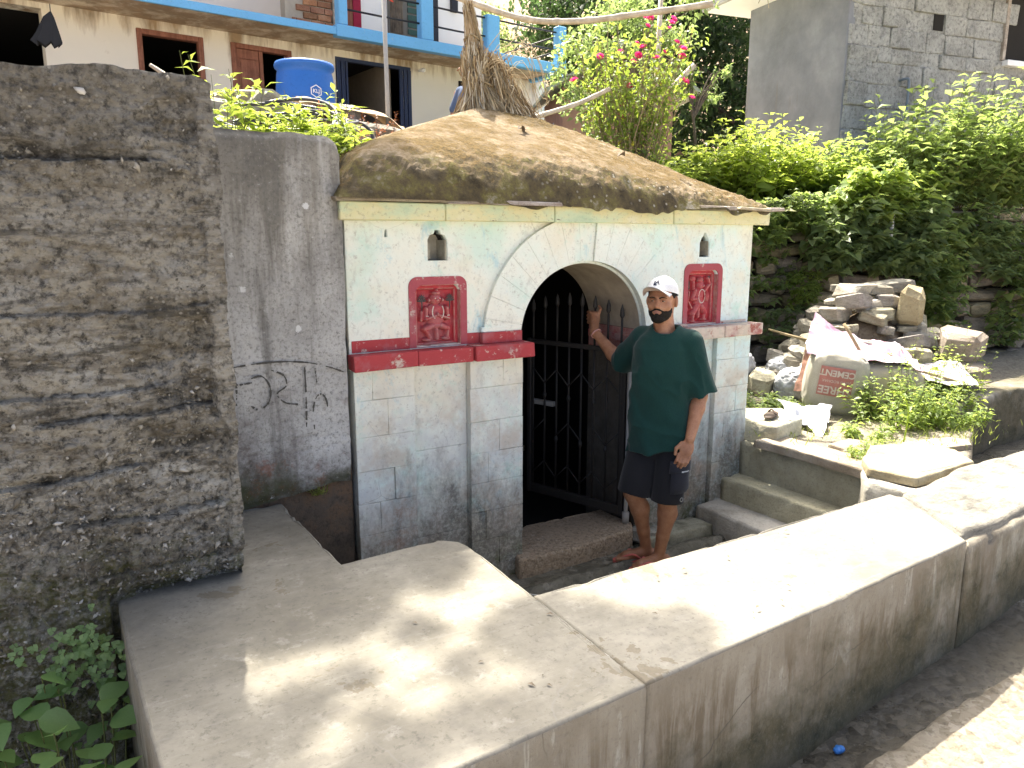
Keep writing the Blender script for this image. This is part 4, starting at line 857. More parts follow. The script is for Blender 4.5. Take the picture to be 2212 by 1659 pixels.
    b1 = [(-.2 - .05 * math.sin(t * 3), .64 - .17 * t, 1.0) for t in np.linspace(0, 1, 11)] + [(.2 + .05 * math.sin(t * 3), .64 - .17 * t, 1.0) for t in np.linspace(0, 1, 11)] + [(-.5, .49, .95), (-.44, .487, .95), (.5, .49, .95), (.44, .487, .95), (-.16, .455, 1.05), (.16, .455, 1.05), (-.11, .775, 1.0), (.1, .775, .95)]
    fan = lambda cx_, cz_, r_, n_: [(cx_, cz_, cx_ + r_ * math.cos(a) * 1.1, cz_ + r_ * 0.42 * math.sin(a)) for a in np.linspace(0.25, math.pi - 0.25, n_)]
    relief(RL, figL, b1, [fan(-.62, .72, .2, 7) + fan(-.62, .78, .14, 5) + [(-.62, .84, -.62, .56)], fan(.62, .72, .2, 7) + fan(.62, .78, .14, 5) + [(.62, .84, .62, .58)]])
    figR = [('e', .05, .72, .24, .1, .8), ('e', .12, .71, .1, .05, .95), ('e', 0, .82, .22, .06, .8), ('e', 0, .55, .34, .15, .7), ('e', -.02, .4, .3, .1, .65), ('c', -.32, .62, -.5, .47, .13, .8), ('c', -.5, .47, -.22, .47, .1, .9), ('c', .3, .62, .62, .74, .11, .8), ('c', .62, .74, .5, .84, .1, .75), ('e', -.42, .84, .2, .06, .55),
            ('c', -.42, .78, -.4, .66, .1, .6), ('c', -.15, .33, -.4, .2, .17, .8), ('c', -.4, .2, -.42, .08, .1, .75), ('c', .15, .33, .38, .22, .17, .8), ('c', .38, .22, .3, .09, .1, .75), ('e', -.4, .06, .2, .035, .7), ('e', .36, .08, .22, .035, .7), ('c', 0, .33, -.02, .14, .12, .6), ('c', -.66, .6, -.7, .44, .06, .5), ('c', -.7, .44, -.45, .3, .06, .5), ('e', .6, .5, .16, .1, .5)]
    b2 = [(-.0 + .2 * math.cos(a), .52 + .125 * math.sin(a), .95) for a in np.linspace(0, 2 * math.pi, 30)]
    relief(RR, figR, b2, [fan(.02, .78, .24, 9), [(-.72, .82, -.72, .66), (-.76, .8, -.72, .7), (-.68, .8, -.72, .7), (-.76, .74, -.72, .64), (-.68, .74, -.72, .64)], fan(.58, .84, .14, 4)])
temple()

# ------------------------------------------------------------------ straw bound to the roof top
def straw():
    T = thing('straw_bundle', 'withered straw bundle tied on the peak of the shrine roof', 'straw bundle', (2.79, 4.88, 2.8))
    c0 = np.array([0, 0, 0.0]); rng = np.random.default_rng(3)
    def strands(n, base, top, rb, rt, wid, curl):
        Vs, Qs = [], []
        for i in range(n):
            a = rng.uniform(0, 2 * math.pi); k = math.sqrt(rng.uniform(0, 1)); b = base + rb * np.array([math.cos(a) * k, math.sin(a) * k * 0.8, rng.uniform(-0.02, 0.1)])
            tp = base + (top - base) * rng.uniform(0.45, 1.02); kk = rng.uniform(0.3, 1)
            f = np.linalg.norm(tp - base) / np.linalg.norm(top - base); rr = rb + (rt - rb) * min(1, f * 1.25)
            e = tp + rr * np.array([math.cos(a + rng.uniform(-.8, .8)) * kk, math.sin(a + rng.uniform(-.8, .8)) * kk, rng.uniform(-.05, .05)])
            m = (b + e) / 2 + np.array([0, 0, -0.02]) - 0.45 * (rb * np.array([math.cos(a) * k, math.sin(a) * k, 0])) + rng.normal(0, curl, 3)
            pts = spline([b, b * 0.72 + m * 0.28 + rng.normal(0, curl * .6, 3), m, m * 0.3 + e * 0.7 + rng.normal(0, curl * .7, 3), e], 9); w_ = wid * rng.uniform(0.5, 1.4)
            side = rng.normal(0, 1, 3); 
            t = np.gradient(pts, axis=0); s = np.cross(t, side); s /= np.linalg.norm(s, axis=1)[:, None] + 1e-9; o = len(Vs) * 18
            Vs.append(np.concatenate([pts + s * w_, pts - s * w_])); Qs.append(np.array([(o + j, o + j + 1, o + 9 + j + 1, o + 9 + j) for j in range(8)]))
        return np.concatenate(Vs), np.concatenate(Qs)
    for nm, ar in (('sheaf', (1500, np.array([-0.02, 0, -0.02]), np.array([-0.16, 0, 0.72]), 0.25, 0.036, 0.0032, 0.016)),
                   ('drooping_sheaf', (800, np.array([0.34, -0.2, -0.18]), np.array([0.06, -0.02, 0.3]), 0.11, 0.07, 0.0035, 0.018)),
                   ('drooping_sheaf', (480, np.array([0.13, -0.12, -0.02]), np.array([0.03, -0.02, 0.42]), 0.14, 0.07, 0.0035, 0.02)),
                   ('sheaf', (420, np.array([-0.15, -0.06, -0.02]), np.array([-0.15, -0.02, 0.45]), 0.12, 0.06, 0.0035, 0.014))):
        link(nm, np_mesh(nm, *strands(*ar)), MT['straw'], T)
    for nm, top, b in (('core', (-0.15, 0, 0.66), (-0.02, 0, -0.08)),):
        tube(nm, spline([b, (-0.1, 0, 0.3), top], 10), [0.15, 0.12, 0.09, 0.07, 0.06, 0.05, 0.045, 0.04, 0.035, 0.03], MT['jute'], T, 10)
    for z, r_, x in ((0.2, 0.095, -0.07), (0.27, 0.075, -0.085), (0.5, 0.05, -0.125)):
        tube('tie', [(x + r_ * math.cos(a), r_ * math.sin(a), z + 0.012 * math.sin(a * 2)) for a in np.linspace(0, 2 * math.pi, 22)], 0.006, MT['cane'], T, 5)
    for i in range(16):
        a = R.uniform(-0.5, 0.6); p = np.array([R.uniform(-.12, .12), -0.08, R.uniform(.15, .45)])
        tube('loose_stalk', spline([p, p + np.array([0.14 * math.cos(a), -0.03, 0.05 + R.uniform(0, .09)]), p + np.array([0.28 * math.cos(a), -0.05, R.uniform(-.22, .05)]), p + np.array([0.34 * math.cos(a), -0.06, R.uniform(-.4, -.1)])], 10), 0.0022, MT['straw'], T, 4)
straw()

# ------------------------------------------------------------------ iron gate standing open inwards
def gate():
    A = Vector((3.075, 3.635)); B = Vector((2.82, 4.40)); ang = math.atan2(B.y - A.y, B.x - A.x)
    G = thing('iron_gate', 'dark rusty iron bar gate standing open in the arched doorway', 'gate', (A.x, A.y, 0), ang)
    L = 0.80; I = MT['iron']
    box('stile', (0.0, -0.016, 0.16), (0.032, 0.016, 1.27), I, G, 0.003); box('stile', (L - 0.032, -0.016, 0.16), (L, 0.016, 1.27), I, G, 0.003)
    box('bottom_rail', (0.033, -0.015, 0.165), (L - 0.033, 0.015, 0.225), I, G, 0.003); box('top_rail', (0.033, -0.015, 1.235), (L - 0.033, 0.015, 1.265), I, G, 0.003)
    n = 8; xs = [0.045 + (L - 0.09) * i / (n - 1) for i in range(n)]
    for x in xs:
        tp = 1.44 + 0.07 * math.sin(math.pi * (x / L)); b = tube('bar', [(x, 0.0, 0.226), (x, 0, 0.9), (x, 0, 1.2349)], 0.0078, I, G, 7)
        ub = tube('upper_bar', [(x, 0, 1.2655), (x, 0, tp)], 0.0075, I, G, 7)
        tube('spear_tip', [(x, 0, tp), (x, 0, tp + 0.02), (x, 0, tp + 0.055), (x, 0, tp + 0.09)], [0.006, 0.0155, 0.013, 0.002], I, ub, 8)
    for z0, sgn in ((0.36, 1), (1.02, -1), (0.66, 1)):
        for i in range(n - 1):
            if z0 == 0.66 and i % 3 == 2: continue
            dz = 0.05 if (i % 2) else -0.05
            tube('brace', [(xs[i], 0.006, z0 - dz * sgn), (xs[i + 1], 0.006, z0 + dz * sgn)], 0.005, I, G, 5)
    for i, x in enumerate(xs[1:-1]): tube('collar', [(x, 0, 0.56 + 0.3 * (i % 2)), (x, 0, 0.585 + 0.3 * (i % 2)), (x, 0, 0.61 + 0.3 * (i % 2))], [0.008, 0.016, 0.008], I, G, 7)
    lt = box('latch', (L - 0.2, -0.055, 0.80), (L + 0.03, -0.02, 0.835), MT['steel'], G, 0.004)
    tube('hinge_pin', [(-0.022, 0, 0.12), (-0.022, 0, 0.2), (-0.022, 0, 1.12)], 0.014, MT['steel'], G, 8); tube('hinge_socket', [(-0.022, 0, 0.105), (-0.022, 0, 0.19)], 0.024, MT['steel'], G, 9)
    box('hinge_strap', (-0.02, -0.03, 0.985), (0.06, -0.016, 1.07), MT['steel'], G, 0.003)
gate()
rk = link('pivot_stone', stone_mesh('pivot_stone', 0.2, 0.15, 0.1, 5), MT['court_slab']); rk.location = (3.16, 3.5, 0.06); tag(rk, 'rounded pale stone under the gate hinge', 'stone')
# ------------------------------------------------------------------ the cream house on the terrace
def house():
    H = thing('house', 'cream two storey house with sky blue balcony on the upper terrace', 'house', (4.122, 10.736, 0), math.radians(5.65))
    def b(name, lo, hi, m, parent=H, bev=0.0, jit=0): return box(name, lo, hi, MT[m] if isinstance(m, str) else m, parent, bev, jit)
    z0, zt = 2.34, 4.50
    # ground floor: wall built up between the openings
    op = [(-5.2, -3.9, 4.44), (-2.95, -2.19, 4.385), (-1.855, -1.065, 4.385), (-0.44, 0.74, 4.405)]
    xs = -7.5; segs = []
    for a, c, t in op: b('wall', (xs, 0, z0), (a, 0.25, zt), 'cream'); b('lintel_wall', (a, 0, t), (c, 0.25, zt), 'cream'); xs = c
    b('wall', (0.74, 0, z0), (3.33, 0.25, zt), 'cream'); b('side_wall', (3.08, 0.25, z0), (3.33, 5, zt), 'cream'); b('side_wall', (-7.5, 0.25, z0), (-7.25, 5, zt), 'cream')
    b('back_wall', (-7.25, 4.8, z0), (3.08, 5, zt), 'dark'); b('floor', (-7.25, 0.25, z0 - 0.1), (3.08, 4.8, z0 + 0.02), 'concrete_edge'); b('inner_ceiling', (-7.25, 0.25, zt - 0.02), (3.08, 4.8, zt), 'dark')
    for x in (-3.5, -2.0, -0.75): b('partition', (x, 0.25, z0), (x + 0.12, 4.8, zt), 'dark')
    rm = simple('dim_room_plaster', (0.3, 0.25, 0.19), 0.9); b('room_wall', (0.45, 0.26, z0), (0.55, 3.4, zt - 0.03), rm); b('room_wall', (-0.62, 3.4, z0), (0.45, 3.5, zt - 0.03), rm); b('room_door', (-0.35, 3.36, z0), (-0.05, 3.4, 4.2), 'dark')
    def frame(a, c, t, w=0.06):
        f = b('door_frame', (a, -0.025, z0), (a + w, 0.08, t), 'wood', H, 0.006); b('door_frame', (c - w, -0.025, z0), (c, 0.08, t), 'wood', H, 0.006); b('door_head', (a + w, -0.025, t - w), (c - w, 0.08, t), 'wood', H, 0.006)
    frame(*op[1]); frame(*op[2]); b('door_mullion', (-1.50, -0.02, z0), (-1.455, 0.075, 4.32), 'wood')
    lf = b('door_leaf', (-1.79, 0.0, z0), (-1.505, 0.03, 4.32), 'wood')
    for zz in (2.5, 3.15, 3.78): b('door_panel', (-1.745, -0.008, zz), (-1.55, 0.0, zz + 0.42), 'wood', lf, 0.006)
    for z_ in (2.48, 3.13, 3.76, 4.22): b('door_moulding', (-1.76, -0.014, z_ - 0.012), (-1.535, -0.001, z_ + 0.0), 'wood', lf)
    b('shutter_beam', (-0.44, -0.01, 4.36), (0.74, 0.06, 4.405), 'bluedk')
    for x0_, n in ((-0.43, 5), (0.55, 6)):
        for i in range(n): b('folding_slat', (x0_ + i * 0.034, -0.03 + 0.015 * (i % 2), z0), (x0_ + i * 0.034 + 0.024, 0.0 + 0.015 * (i % 2), 4.36), 'bluedk')
    b('side_window', (1.58, -0.02, 3.95), (1.8, -0.002, 4.32), 'dark')
    # slabs, soffit, blue edge beam
    b('slab', (-7.6, -0.82, 4.502), (-0.79, 5.0, 4.54), 'soffit'); b('slab_edge', (-7.6, -0.85, 4.47), (-0.79, -0.821, 4.56), 'blue', H, 0.004, 0.004)
    b('balcony_slab', (-0.786, -0.72, 4.502), (3.08, 5.0, 4.56), 'soffit'); b('edge_beam', (-0.786, -0.84, 4.455), (3.06, -0.721, 4.60), 'blue', H, 0.006); b('end_beam', (2.95, -0.72, 4.457), (3.06, 3.2, 4.598), 'blue', H, 0.006)
    for x0_, x1_, t in ((-0.74, -0.62, 5.3), (0.46, 0.65, 5.5), (1.55, 1.77, 5.10), (2.89, 3.05, 5.15)): b('balcony_post', (x0_, -0.83, 4.602), (x1_, -0.69, t), 'blue', H, 0.012)
    for x0_, y0_ in ((2.9, 0.75), (2.9, 2.4)): b('balcony_post', (x0_, y0_, 4.6), (x0_ + 0.14, y0_ + 0.14, 5.05), 'blue', H, 0.012)
    for s0, s1 in ((-0.62, 0.46), (0.65, 1.55), (1.77, 2.89)):
        for zz in (4.81, 5.06): tube('rail', [(s0, -0.76, zz), ((s0 + s1) / 2, -0.76, zz - 0.004), (s1, -0.76, zz)], 0.013, MT['rod'], H, 6)
    for zz in (4.81, 5.03):
        tube('rail', [(2.97, -0.69, zz), (2.97, 0.75, zz)], 0.013, MT['rod'], H, 6)
        tube('rail', [(2.97, 0.89, zz - 0.1), (2.97, 2.4, zz - 0.1)], 0.013, MT['rod'], H, 6)
    # upper storey
    b('upper_wall', (-0.55, 0.3, 4.56), (2.23, 0.5, 7.2), 'white_wall'); b('upper_wall', (-7.5, 1.5, 4.54), (-0.552, 1.7, 7.2), 'white_wall'); b('upper_side_wall', (2.03, 0.5, 4.56), (2.23, 5, 7.2), 'white_wall')
    w1 = b('shuttered_window', (0.55, 0.25, 4.9), (1.08, 0.298, 5.9), simple('grey_green_shutter', (0.16, 0.15, 0.13), 0.7))
    for i in range(7): b('shutter_board', (0.57 + i * 0.03, 0.236, 4.92), (0.595 + i * 0.03, 0.2495, 5.88), 'bark', w1)
    for i in range(9): b('louvre', (0.86, 0.232, 4.93 + i * 0.1), (1.06, 0.2495, 5.0 + i * 0.1), simple('green_louvre', (0.04, 0.09, 0.075), 0.6) if i == 0 else bpy.data.materials['green_louvre'], w1)
    b('upper_door', (1.25, 0.26, 4.57), (1.4, 0.298, 6.4), 'rod'); d2 = b('curtained_door', (-0.16, 0.26, 4.57), (0.02, 0.298, 6.4), 'wood'); b('curtain', (-0.02, 0.24, 4.57), (0.1, 0.258, 6.4), simple('red_curtain', (0.3, 0.02, 0.05), 0.8))
    b('meter_box', (1.64, 0.24, 5.38), (1.75, 0.298, 5.56), 'rod')
    b('roof', (-7.7, -0.6, 7.2), (2.5, 5.2, 7.35), 'concrete_edge')
    # unplastered brick wall beside the balcony
    b('brick_core', (-1.14, -0.07, 4.542), (-0.5, 0.09, 5.45), 'mortar'); 
    for r_ in range(10):
        for k in range(4):
            x0_ = -1.2 + k * 0.2 + (0.1 if r_ % 2 else 0) + 0.07 * r_ * (k == 0); x1_ = min(-0.49, -1.2 + (k + 1) * 0.2 + (0.1 if r_ % 2 else 0) - 0.012)
            if x1_ - x0_ > 0.03: b('brick', (x0_, -0.1, 4.55 + r_ * 0.085), (x1_, -0.071, 4.55 + r_ * 0.085 + 0.072), 'brick', H, 0.004, 0.003)
    b('brick_column', (-0.488, -0.11, 4.545), (-0.4, 0.09, 5.5), 'greywood')
    # bulb on the wall
    tube('bulb_holder', [(0.88, -0.02, 4.38), (0.88, -0.07, 4.38)], 0.02, MT['white'], H, 8); tube('bulb', [(0.88, -0.07, 4.38), (0.885, -0.1, 4.375), (0.89, -0.14, 4.37), (0.89, -0.155, 4.37)], [0.015, 0.03, 0.032, 0.01], MT['white'], H, 8)
house()
# blue stub pillar and low wall beside the house, propped by rods
lp = thing('blue_pillar', 'short sky blue pillar standing right of the house corner', 'pillar', (7.55, 10.6, 2.34))
box('shaft', (-0.09, -0.09, 0.9), (0.09, 0.09, 2.2), MT['blue'], lp, 0.02); box('plinth', (-0.45, -0.12, 0), (0.14, 0.14, 0.9), MT['concrete_edge'], lp, 0.01)
for x_ in (-0.2, 0.02): tube('stay_rod', [(0.1 + x_, -0.1, 2.3 + x_), (0.62 + x_, -0.2, 1.1 + x_), (0.95 + x_, -0.3, 0.3)], 0.014, MT['rod'], lp, 6)
# ------------------------------------------------------------------ grey building on the right
def right_building():
    B = thing('grey_building', 'grey cement building with smooth left face behind the nettle bank', 'building', (8.91, 6.45, 0), math.radians(-10))
    box('plaster_face', (-0.02, 0.01, 2.2), (0.1, 1.93, 5.24), MT['smooth_grey'], B, 0.01); box('back_wall', (0.1, 1.85, 2.2), (6.0, 1.98, 5.24), MT['smooth_grey'], B); box('end_wall', (5.9, 0.05, 2.2), (6.0, 1.85, 5.24), MT['smooth_grey'], B)
    box('wall_core', (0.1, 0.012, 2.2), (5.9, 0.3, 5.24), MT['block'], B)
    rr = random.Random(4); z = 2.3; i = 0
    while z < 5.2:
        hgt = rr.uniform(0.15, 0.29); x = 0.0 - rr.uniform(0, 0.1)
        while x < 4.4:
            w_ = rr.uniform(0.2, 0.55); x0, x1 = max(0.0, x), x + w_
            hole = (1.42 < (x0 + x1) / 2 < 1.62 and z > 4.5) or (2.75 < (x0 + x1) / 2 < 3.9 and z > 4.35) or (0.38 < (x0 + x1) / 2 < 0.5 and z > 4.75)
            if not hole and x1 - x0 > 0.08: box('render_block', (x0 + 0.001, -0.012 + rr.uniform(-0.022, 0.022), z + 0.001), (x1 - 0.001, 0.07, z + hgt - 0.001), MT['block'], B, 0.02, 0.016, 2)
            x = x1
        z += hgt
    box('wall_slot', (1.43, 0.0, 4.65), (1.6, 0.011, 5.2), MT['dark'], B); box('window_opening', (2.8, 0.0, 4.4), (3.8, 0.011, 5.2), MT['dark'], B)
    wf = box('window_frame', (2.74, -0.03, 4.38), (2.80, 0.05, 5.22), MT['greywood'], B, 0.004); box('window_sill', (2.78, -0.09, 4.3), (3.9, 0.05, 4.375), MT['white'], B, 0.006)
    box('roof_slab', (-0.62, -0.35, 5.242), (6.3, 2.3, 5.36), MT['concrete_edge'], B, 0.012); box('soffit', (-0.58, -0.31, 5.232), (6.2, 2.25, 5.2415), MT['white_wall'], B)
    tube('drain_pipe', spline([(0.93, 0.02, 3.98), (0.94, -0.08, 3.99), (0.985, -0.09, 3.93), (0.975, -0.09, 3.4), (0.94, -0.085, 2.6)], 20), 0.016, simple('blue_grey_pipe', (0.16, 0.2, 0.24), 0.5), B, 8)
    for k in range(22):
        x = R.uniform(-0.5, 0.35); y = -0.34; p = np.array([x, y if R.random() < .6 else R.uniform(-.3, 1.2), 5.38])
        if p[1] > y: p[0] = -0.62
        tube('dry_tendril', spline([p, p + np.array([R.uniform(-.1, .1), -0.05, 0.05]), p + np.array([R.uniform(-.15, .15), -0.08, -0.15]), p + np.array([R.uniform(-.2, .2), -0.06, R.uniform(-.45, -.2)])], 10), 0.005, MT['white'] if k % 3 == 0 else MT['bamboo'], B, 4)
right_building()
# ------------------------------------------------------------------ hillside, hut, woodpile behind
def hill():
    X, Y = np.meshgrid(np.linspace(-70, 110, 120), np.linspace(18, 110, 90), indexing='ij')
    Z = 2.3 + np.maximum(0, Y - 19 - 0.1 * np.abs(X - 12)) * 0.62 + 6 * fbm(np.stack([X * 0.09, Y * 0.09, X * 0], -1), 61, 4)
    Z = Z + 0.9 * np.sin(Z * 1.6) * 0.35; Z = np.where(Y < 20, np.minimum(Z, 2.2), Z)
    tag(link('hillside', grid_mesh('hillside', np.stack([X, Y, Z], -1)), MT['hill'], None, True), kind='structure')
hill()
hut = thing('brick_hut', 'small pinkish brick hut with sloping tin roof behind the rose bush', 'hut', (7.1, 8.4, 2.34), math.radians(-25))
box('wall', (-1.0, 0, 0), (0.55, 1.6, 1.62), simple('pink_brick_render', (0.47, 0.27, 0.2), 0.9, 0.2, 8), hut, 0.01)
for s_, x0_ in ((1, -0.2),):
    bm = bmesh.new(); vs_ = [bm.verts.new(v) for v in ((-1.25, -0.3, 1.5), (-0.22, -0.3, 2.12), (0.85, -0.3, 1.5), (-1.25, 1.9, 1.5), (-0.22, 1.9, 2.12), (0.85, 1.9, 1.5), (-1.25, -0.3, 1.55), (-0.22, -0.3, 2.17), (0.85, -0.3, 1.55), (-1.25, 1.9, 1.55), (-0.22, 1.9, 2.17), (0.85, 1.9, 1.55))]
    for f in ((0, 3, 4, 1), (1, 4, 5, 2), (6, 7, 10, 9), (7, 8, 11, 10), (0, 1, 7, 6), (1, 2, 8, 7), (3, 9, 10, 4), (4, 10, 11, 5), (0, 6, 9, 3), (2, 5, 11, 8)): bm.faces.new([vs_[i] for i in f])
    link('roof', bm_mesh('roof', bm), m_paint('green_grey_tin', (0.4, 0.43, 0.33), (0.3, 0.22, 0.14), 0.5, 0.5), hut)
bm = bmesh.new(); g3 = [bm.verts.new(v) for v in ((-0.98, 0.02, 1.6), (0.53, 0.02, 1.6), (-0.22, 0.02, 2.06))]; bm.faces.new(g3); link('gable', bm_mesh('gable', bm), MT['bark'], hut)
wp = thing('woodpile', 'heap of firewood under grey plastic beside the blue pillar', 'woodpile', (6.75, 9.1, 2.34))
for k in range(26):
    a = R.uniform(-0.5, 0.9); x = R.uniform(-0.5, 0.55); z_ = R.uniform(0.05, 1.25 - 0.9 * abs(x)); ln = R.uniform(0.35, 0.6)
    tube('log', [(x - ln * math.cos(a), R.uniform(-.2, .1), z_), (x, R.uniform(-.2, .1), z_ + .02), (x + ln * math.cos(a) * 0.6, -0.05, z_ + ln * math.sin(a) * 0.5)], R.uniform(0.02, 0.045), MT['greywood' if k % 3 else 'bark'], wp, 6)
for x0_, x1_ in (((-0.55, 1.9)), ((0.05, 1.75)), ((-0.2, 1.55))): tube('leaning_branch', spline([(x0_ + 0.6, -0.3, 0.1), (x0_ + 0.35, -0.3, 0.8), (x0_ + 0.1, -0.25, x1_ - 0.2), (x0_, -0.2, x1_)], 12), np.linspace(0.055, 0.03, 12), MT['greywood'], wp, 7)
Xg, Yg = np.meshgrid(np.linspace(-0.6, 0.3, 30), np.linspace(-0.35, 0.35, 20), indexing='ij'); Zg = 1.35 - 0.7 * np.abs(Xg + 0.1) - 0.5 * Yg * (Yg < 0) * -1 + 0.12 * fbm(np.stack([Xg * 5, Yg * 5, Xg * 0], -1), 5, 4)
link('plastic_sheet', grid_mesh('plastic_sheet', np.stack([Xg, Yg, Zg], -1)), simple('silver_plastic', (0.6, 0.6, 0.62), 0.35, 0.1), wp, True)
# ------------------------------------------------------------------ dry stone retaining wall
def drystone():
    D = thing('drystone_wall', 'old mossy dry stone retaining wall under the nettle bank', 'wall')
    path = spline([(4.5, 6.5, 0), (5.67, 5.83, 0), (6.76, 5.4, 0), (8.07, 5.01, 0), (10.4, 4.58, 0)], 200); sg = np.concatenate([[0], np.cumsum(np.linalg.norm(np.diff(path, axis=0), axis=1))]); L = sg[-1]
    at = lambda s: np.array([np.interp(s, sg, path[:, 0]), np.interp(s, sg, path[:, 1])])
    rr = random.Random(11); meshes = [stone_mesh('stone', 1, 1, 1, 200 + i, 0.16, 0.2) for i in range(10)]
    z = 0.5; cnt = 0
    while z < 2.25:
        h = rr.uniform(0.09, 0.2); s = rr.uniform(0, 0.2)
        while s < L and cnt < 296:
            l = rr.uniform(0.16, 0.5) * (0.7 + h * 2.2); p = at(s + l / 2); q = at(min(L, s + l / 2 + 0.1)) - at(s + l / 2 - 0.1); a = math.atan2(q[1], q[0]); nrm = np.array([math.sin(a), -math.cos(a)])
            o = link('stone', meshes[cnt % 10], MT['drystone'], D); off = rr.uniform(-0.06, 0.07) - 0.06 * (z - 0.5)
            o.location = (p[0] + nrm[0] * off, p[1] + nrm[1] * off, z + h / 2); o.rotation_euler = (rr.uniform(-.1, .1), rr.uniform(-.13, .13), a + rr.uniform(-.2, .2)); o.scale = (l * rr.uniform(.8, 1.05), rr.uniform(0.2, 0.3), h * rr.uniform(0.7, 1.12)); s += l + 0.008; cnt += 1
        z += h + 0.004
    V = []; n = 40
    for s in np.linspace(0, L, n):
        p = at(s); V += [(p[0] + 0.05, p[1] + 0.1, 0.3), (p[0] + 0.12, p[1] + 0.2, 2.3)]
    link('earth_core', np_mesh('earth_core', V, [(2 * i, 2 * i + 2, 2 * i + 3, 2 * i + 1) for i in range(n - 1)]), MT['earth_joint'], D)
drystone()
# ------------------------------------------------------------------ terrace edge above the plaster wall: stones, hose, drum
def mound():
    X, Y = np.meshgrid(np.linspace(-0.6, 3.6, 90), np.linspace(3.75, 8.3, 90), indexing='ij')
    Z = 2.36 + 0.5 * np.exp(-((X - 1.75) / 0.75) ** 2 - ((Y - 6.5) / 0.75) ** 2) + 0.22 * np.exp(-((X - 1.0) / 0.6) ** 2 - ((Y - 5.3) / 0.7) ** 2) + 0.3 * np.exp(-((X - 2.35) / 0.5) ** 2 - ((Y - 7.8) / 0.5) ** 2) + 0.12 * fbm(np.stack([X * 3, Y * 3, X * 0], -1), 8, 4)
    Z = np.where((X > 1.1) & (Y < 6.3), np.minimum(Z, 2.3), Z)
    tag(link('earth_mound', grid_mesh('earth_mound', np.stack([X, Y, Z], -1)), MT['soil'], None, True), kind='structure')
mound()
ST = [('long flat pale stone on the terrace edge in front of the drum', (1.75, 6.25, 2.9), (0.95, 0.4, 0.14), 0.06, 0.1), ('grey angular stone left of the flat stone below the drum', (1.32, 6.1, 2.93), (0.36, 0.35, 0.16), 0.3, -0.1),
      ('wedge shaped stone lying before the brown doors', (1.02, 6.6, 2.98), (0.45, 0.35, 0.14), 0.2, -0.35), ('square grey stone under the jute sack', (2.12, 6.2, 2.92), (0.42, 0.4, 0.17), -0.2, 0.1),
      ('blocky tan stone at the end of the terrace edge', (2.02, 5.6, 2.66), (0.3, 0.28, 0.2), 0.1, 0.05), ('dark stone wedged behind the blocky tan one', (2.25, 5.75, 2.68), (0.24, 0.26, 0.22), 0.5, 0.0),
      ('thin slate plate beneath the jute sack', (2.3, 6.0, 2.8), (0.5, 0.4, 0.07), -0.1, 0.08), ('pale small stone beside the metal pole', (2.62, 5.9, 2.72), (0.24, 0.22, 0.14), 0.2, 0), ('round brown stone left behind the green shoots', (0.92, 5.3, 2.72), (0.34, 0.3, 0.2), 0.4, 0), ('grey slate leaning inside the hose coil', (1.5, 5.75, 2.8), (0.4, 0.1, 0.3), 0.25, 0.5), ('pale stone on the ground left of the pole foot', (2.4, 5.55, 2.52), (0.3, 0.24, 0.16), 0.9, 0.1)]
for i, (lb, c, s, a, tl) in enumerate(ST):
    o = link('stone', stone_mesh('stone', *s, 300 + i, 0.13, 0.17), MT['rubble']); o.location = c; o.rotation_euler = (0.05, tl, a); tag(o, lb, 'stone', 'stones on the terrace edge')
def drum():
    D = thing('plastic_drum', 'blue plastic drum standing before the brown doors', 'drum', (2.385, 7.845, 2.74)); r = 0.285; h = 0.9
    prof = [(0.0, 0.0), (0.24, 0.0), (0.268, 0.02), (0.276, 0.2), (0.288, 0.28), (0.278, 0.34), (0.288, 0.5), (0.286, 0.62), (0.272, 0.78), (0.262, 0.83), (0.288, 0.85), (0.292, 0.875), (0.28, 0.9), (0.255, 0.9), (0.25, 0.85), (0.0, 0.84)]
    n = 40; V = [(rr * math.cos(2 * math.pi * k / n), rr * math.sin(2 * math.pi * k / n), z) for rr, z in prof for k in range(n)]; F_ = [(j * n + k, j * n + (k + 1) % n, (j + 1) * n + (k + 1) % n, (j + 1) * n + k) for j in range(len(prof) - 1) for k in range(n)]
    link('body', py_mesh('body', V, F_), MT['drum'], D, True)
    def wrap(ang, z0, rr=0.2905):
        def f(co):
            a = ang + co.x / rr; return (rr * math.cos(a), rr * math.sin(a), z0 + co.y)
        return f
    fa = math.atan2(-7.845, -2.385)
    text_mesh('lettering', 'KLJ PLASTICIZERS LIMITED', 0.056, MT['white'], D, wrap(fa + 0.55, 0.5), 0, 0.0012); text_mesh('emblem_letters', 'KLJ', 0.05, MT['white'], D, wrap(fa + 0.36, 0.605), 0, 0.001)
    hx = MB(); W_ = wrap(fa + 0.36, 0.605)
    for k in range(6):
        a0, a1 = math.radians(30 + 60 * k), math.radians(90 + 60 * k); q = [(0.062 * math.cos(a0), 0.062 * math.sin(a0)), (0.062 * math.cos(a1), 0.062 * math.sin(a1)), (0.052 * math.cos(a1), 0.052 * math.sin(a1)), (0.052 * math.cos(a0), 0.052 * math.sin(a0))]
        hx.add([W_(Vector((x, y, 0))) for x, y in q], [(0, 1, 2, 3)])
    bm = bmesh.new(); bm.from_mesh(py_mesh('h', hx.V, hx.F)); bmesh.ops.remove_doubles(bm, verts=bm.verts[:], dist=1e-4); link('emblem', bm_mesh('emblem', bm), MT['white'], D)
drum()
hs = MB(); rr = random.Random(8); pth = []
for k in range(150):
    a = k / 150 * 2 * math.pi * 6.3; w_ = 0.44 + 0.07 * math.sin(k * 0.21); pth.append((1.36 + w_ * math.cos(a) * 0.95 + 0.03 * math.sin(k * .13), 5.0 + 0.36 * math.sin(a), 2.6 + 0.13 * math.sin(a + 0.6) + 0.0006 * k + 0.05 * math.sin(k * 0.31)))
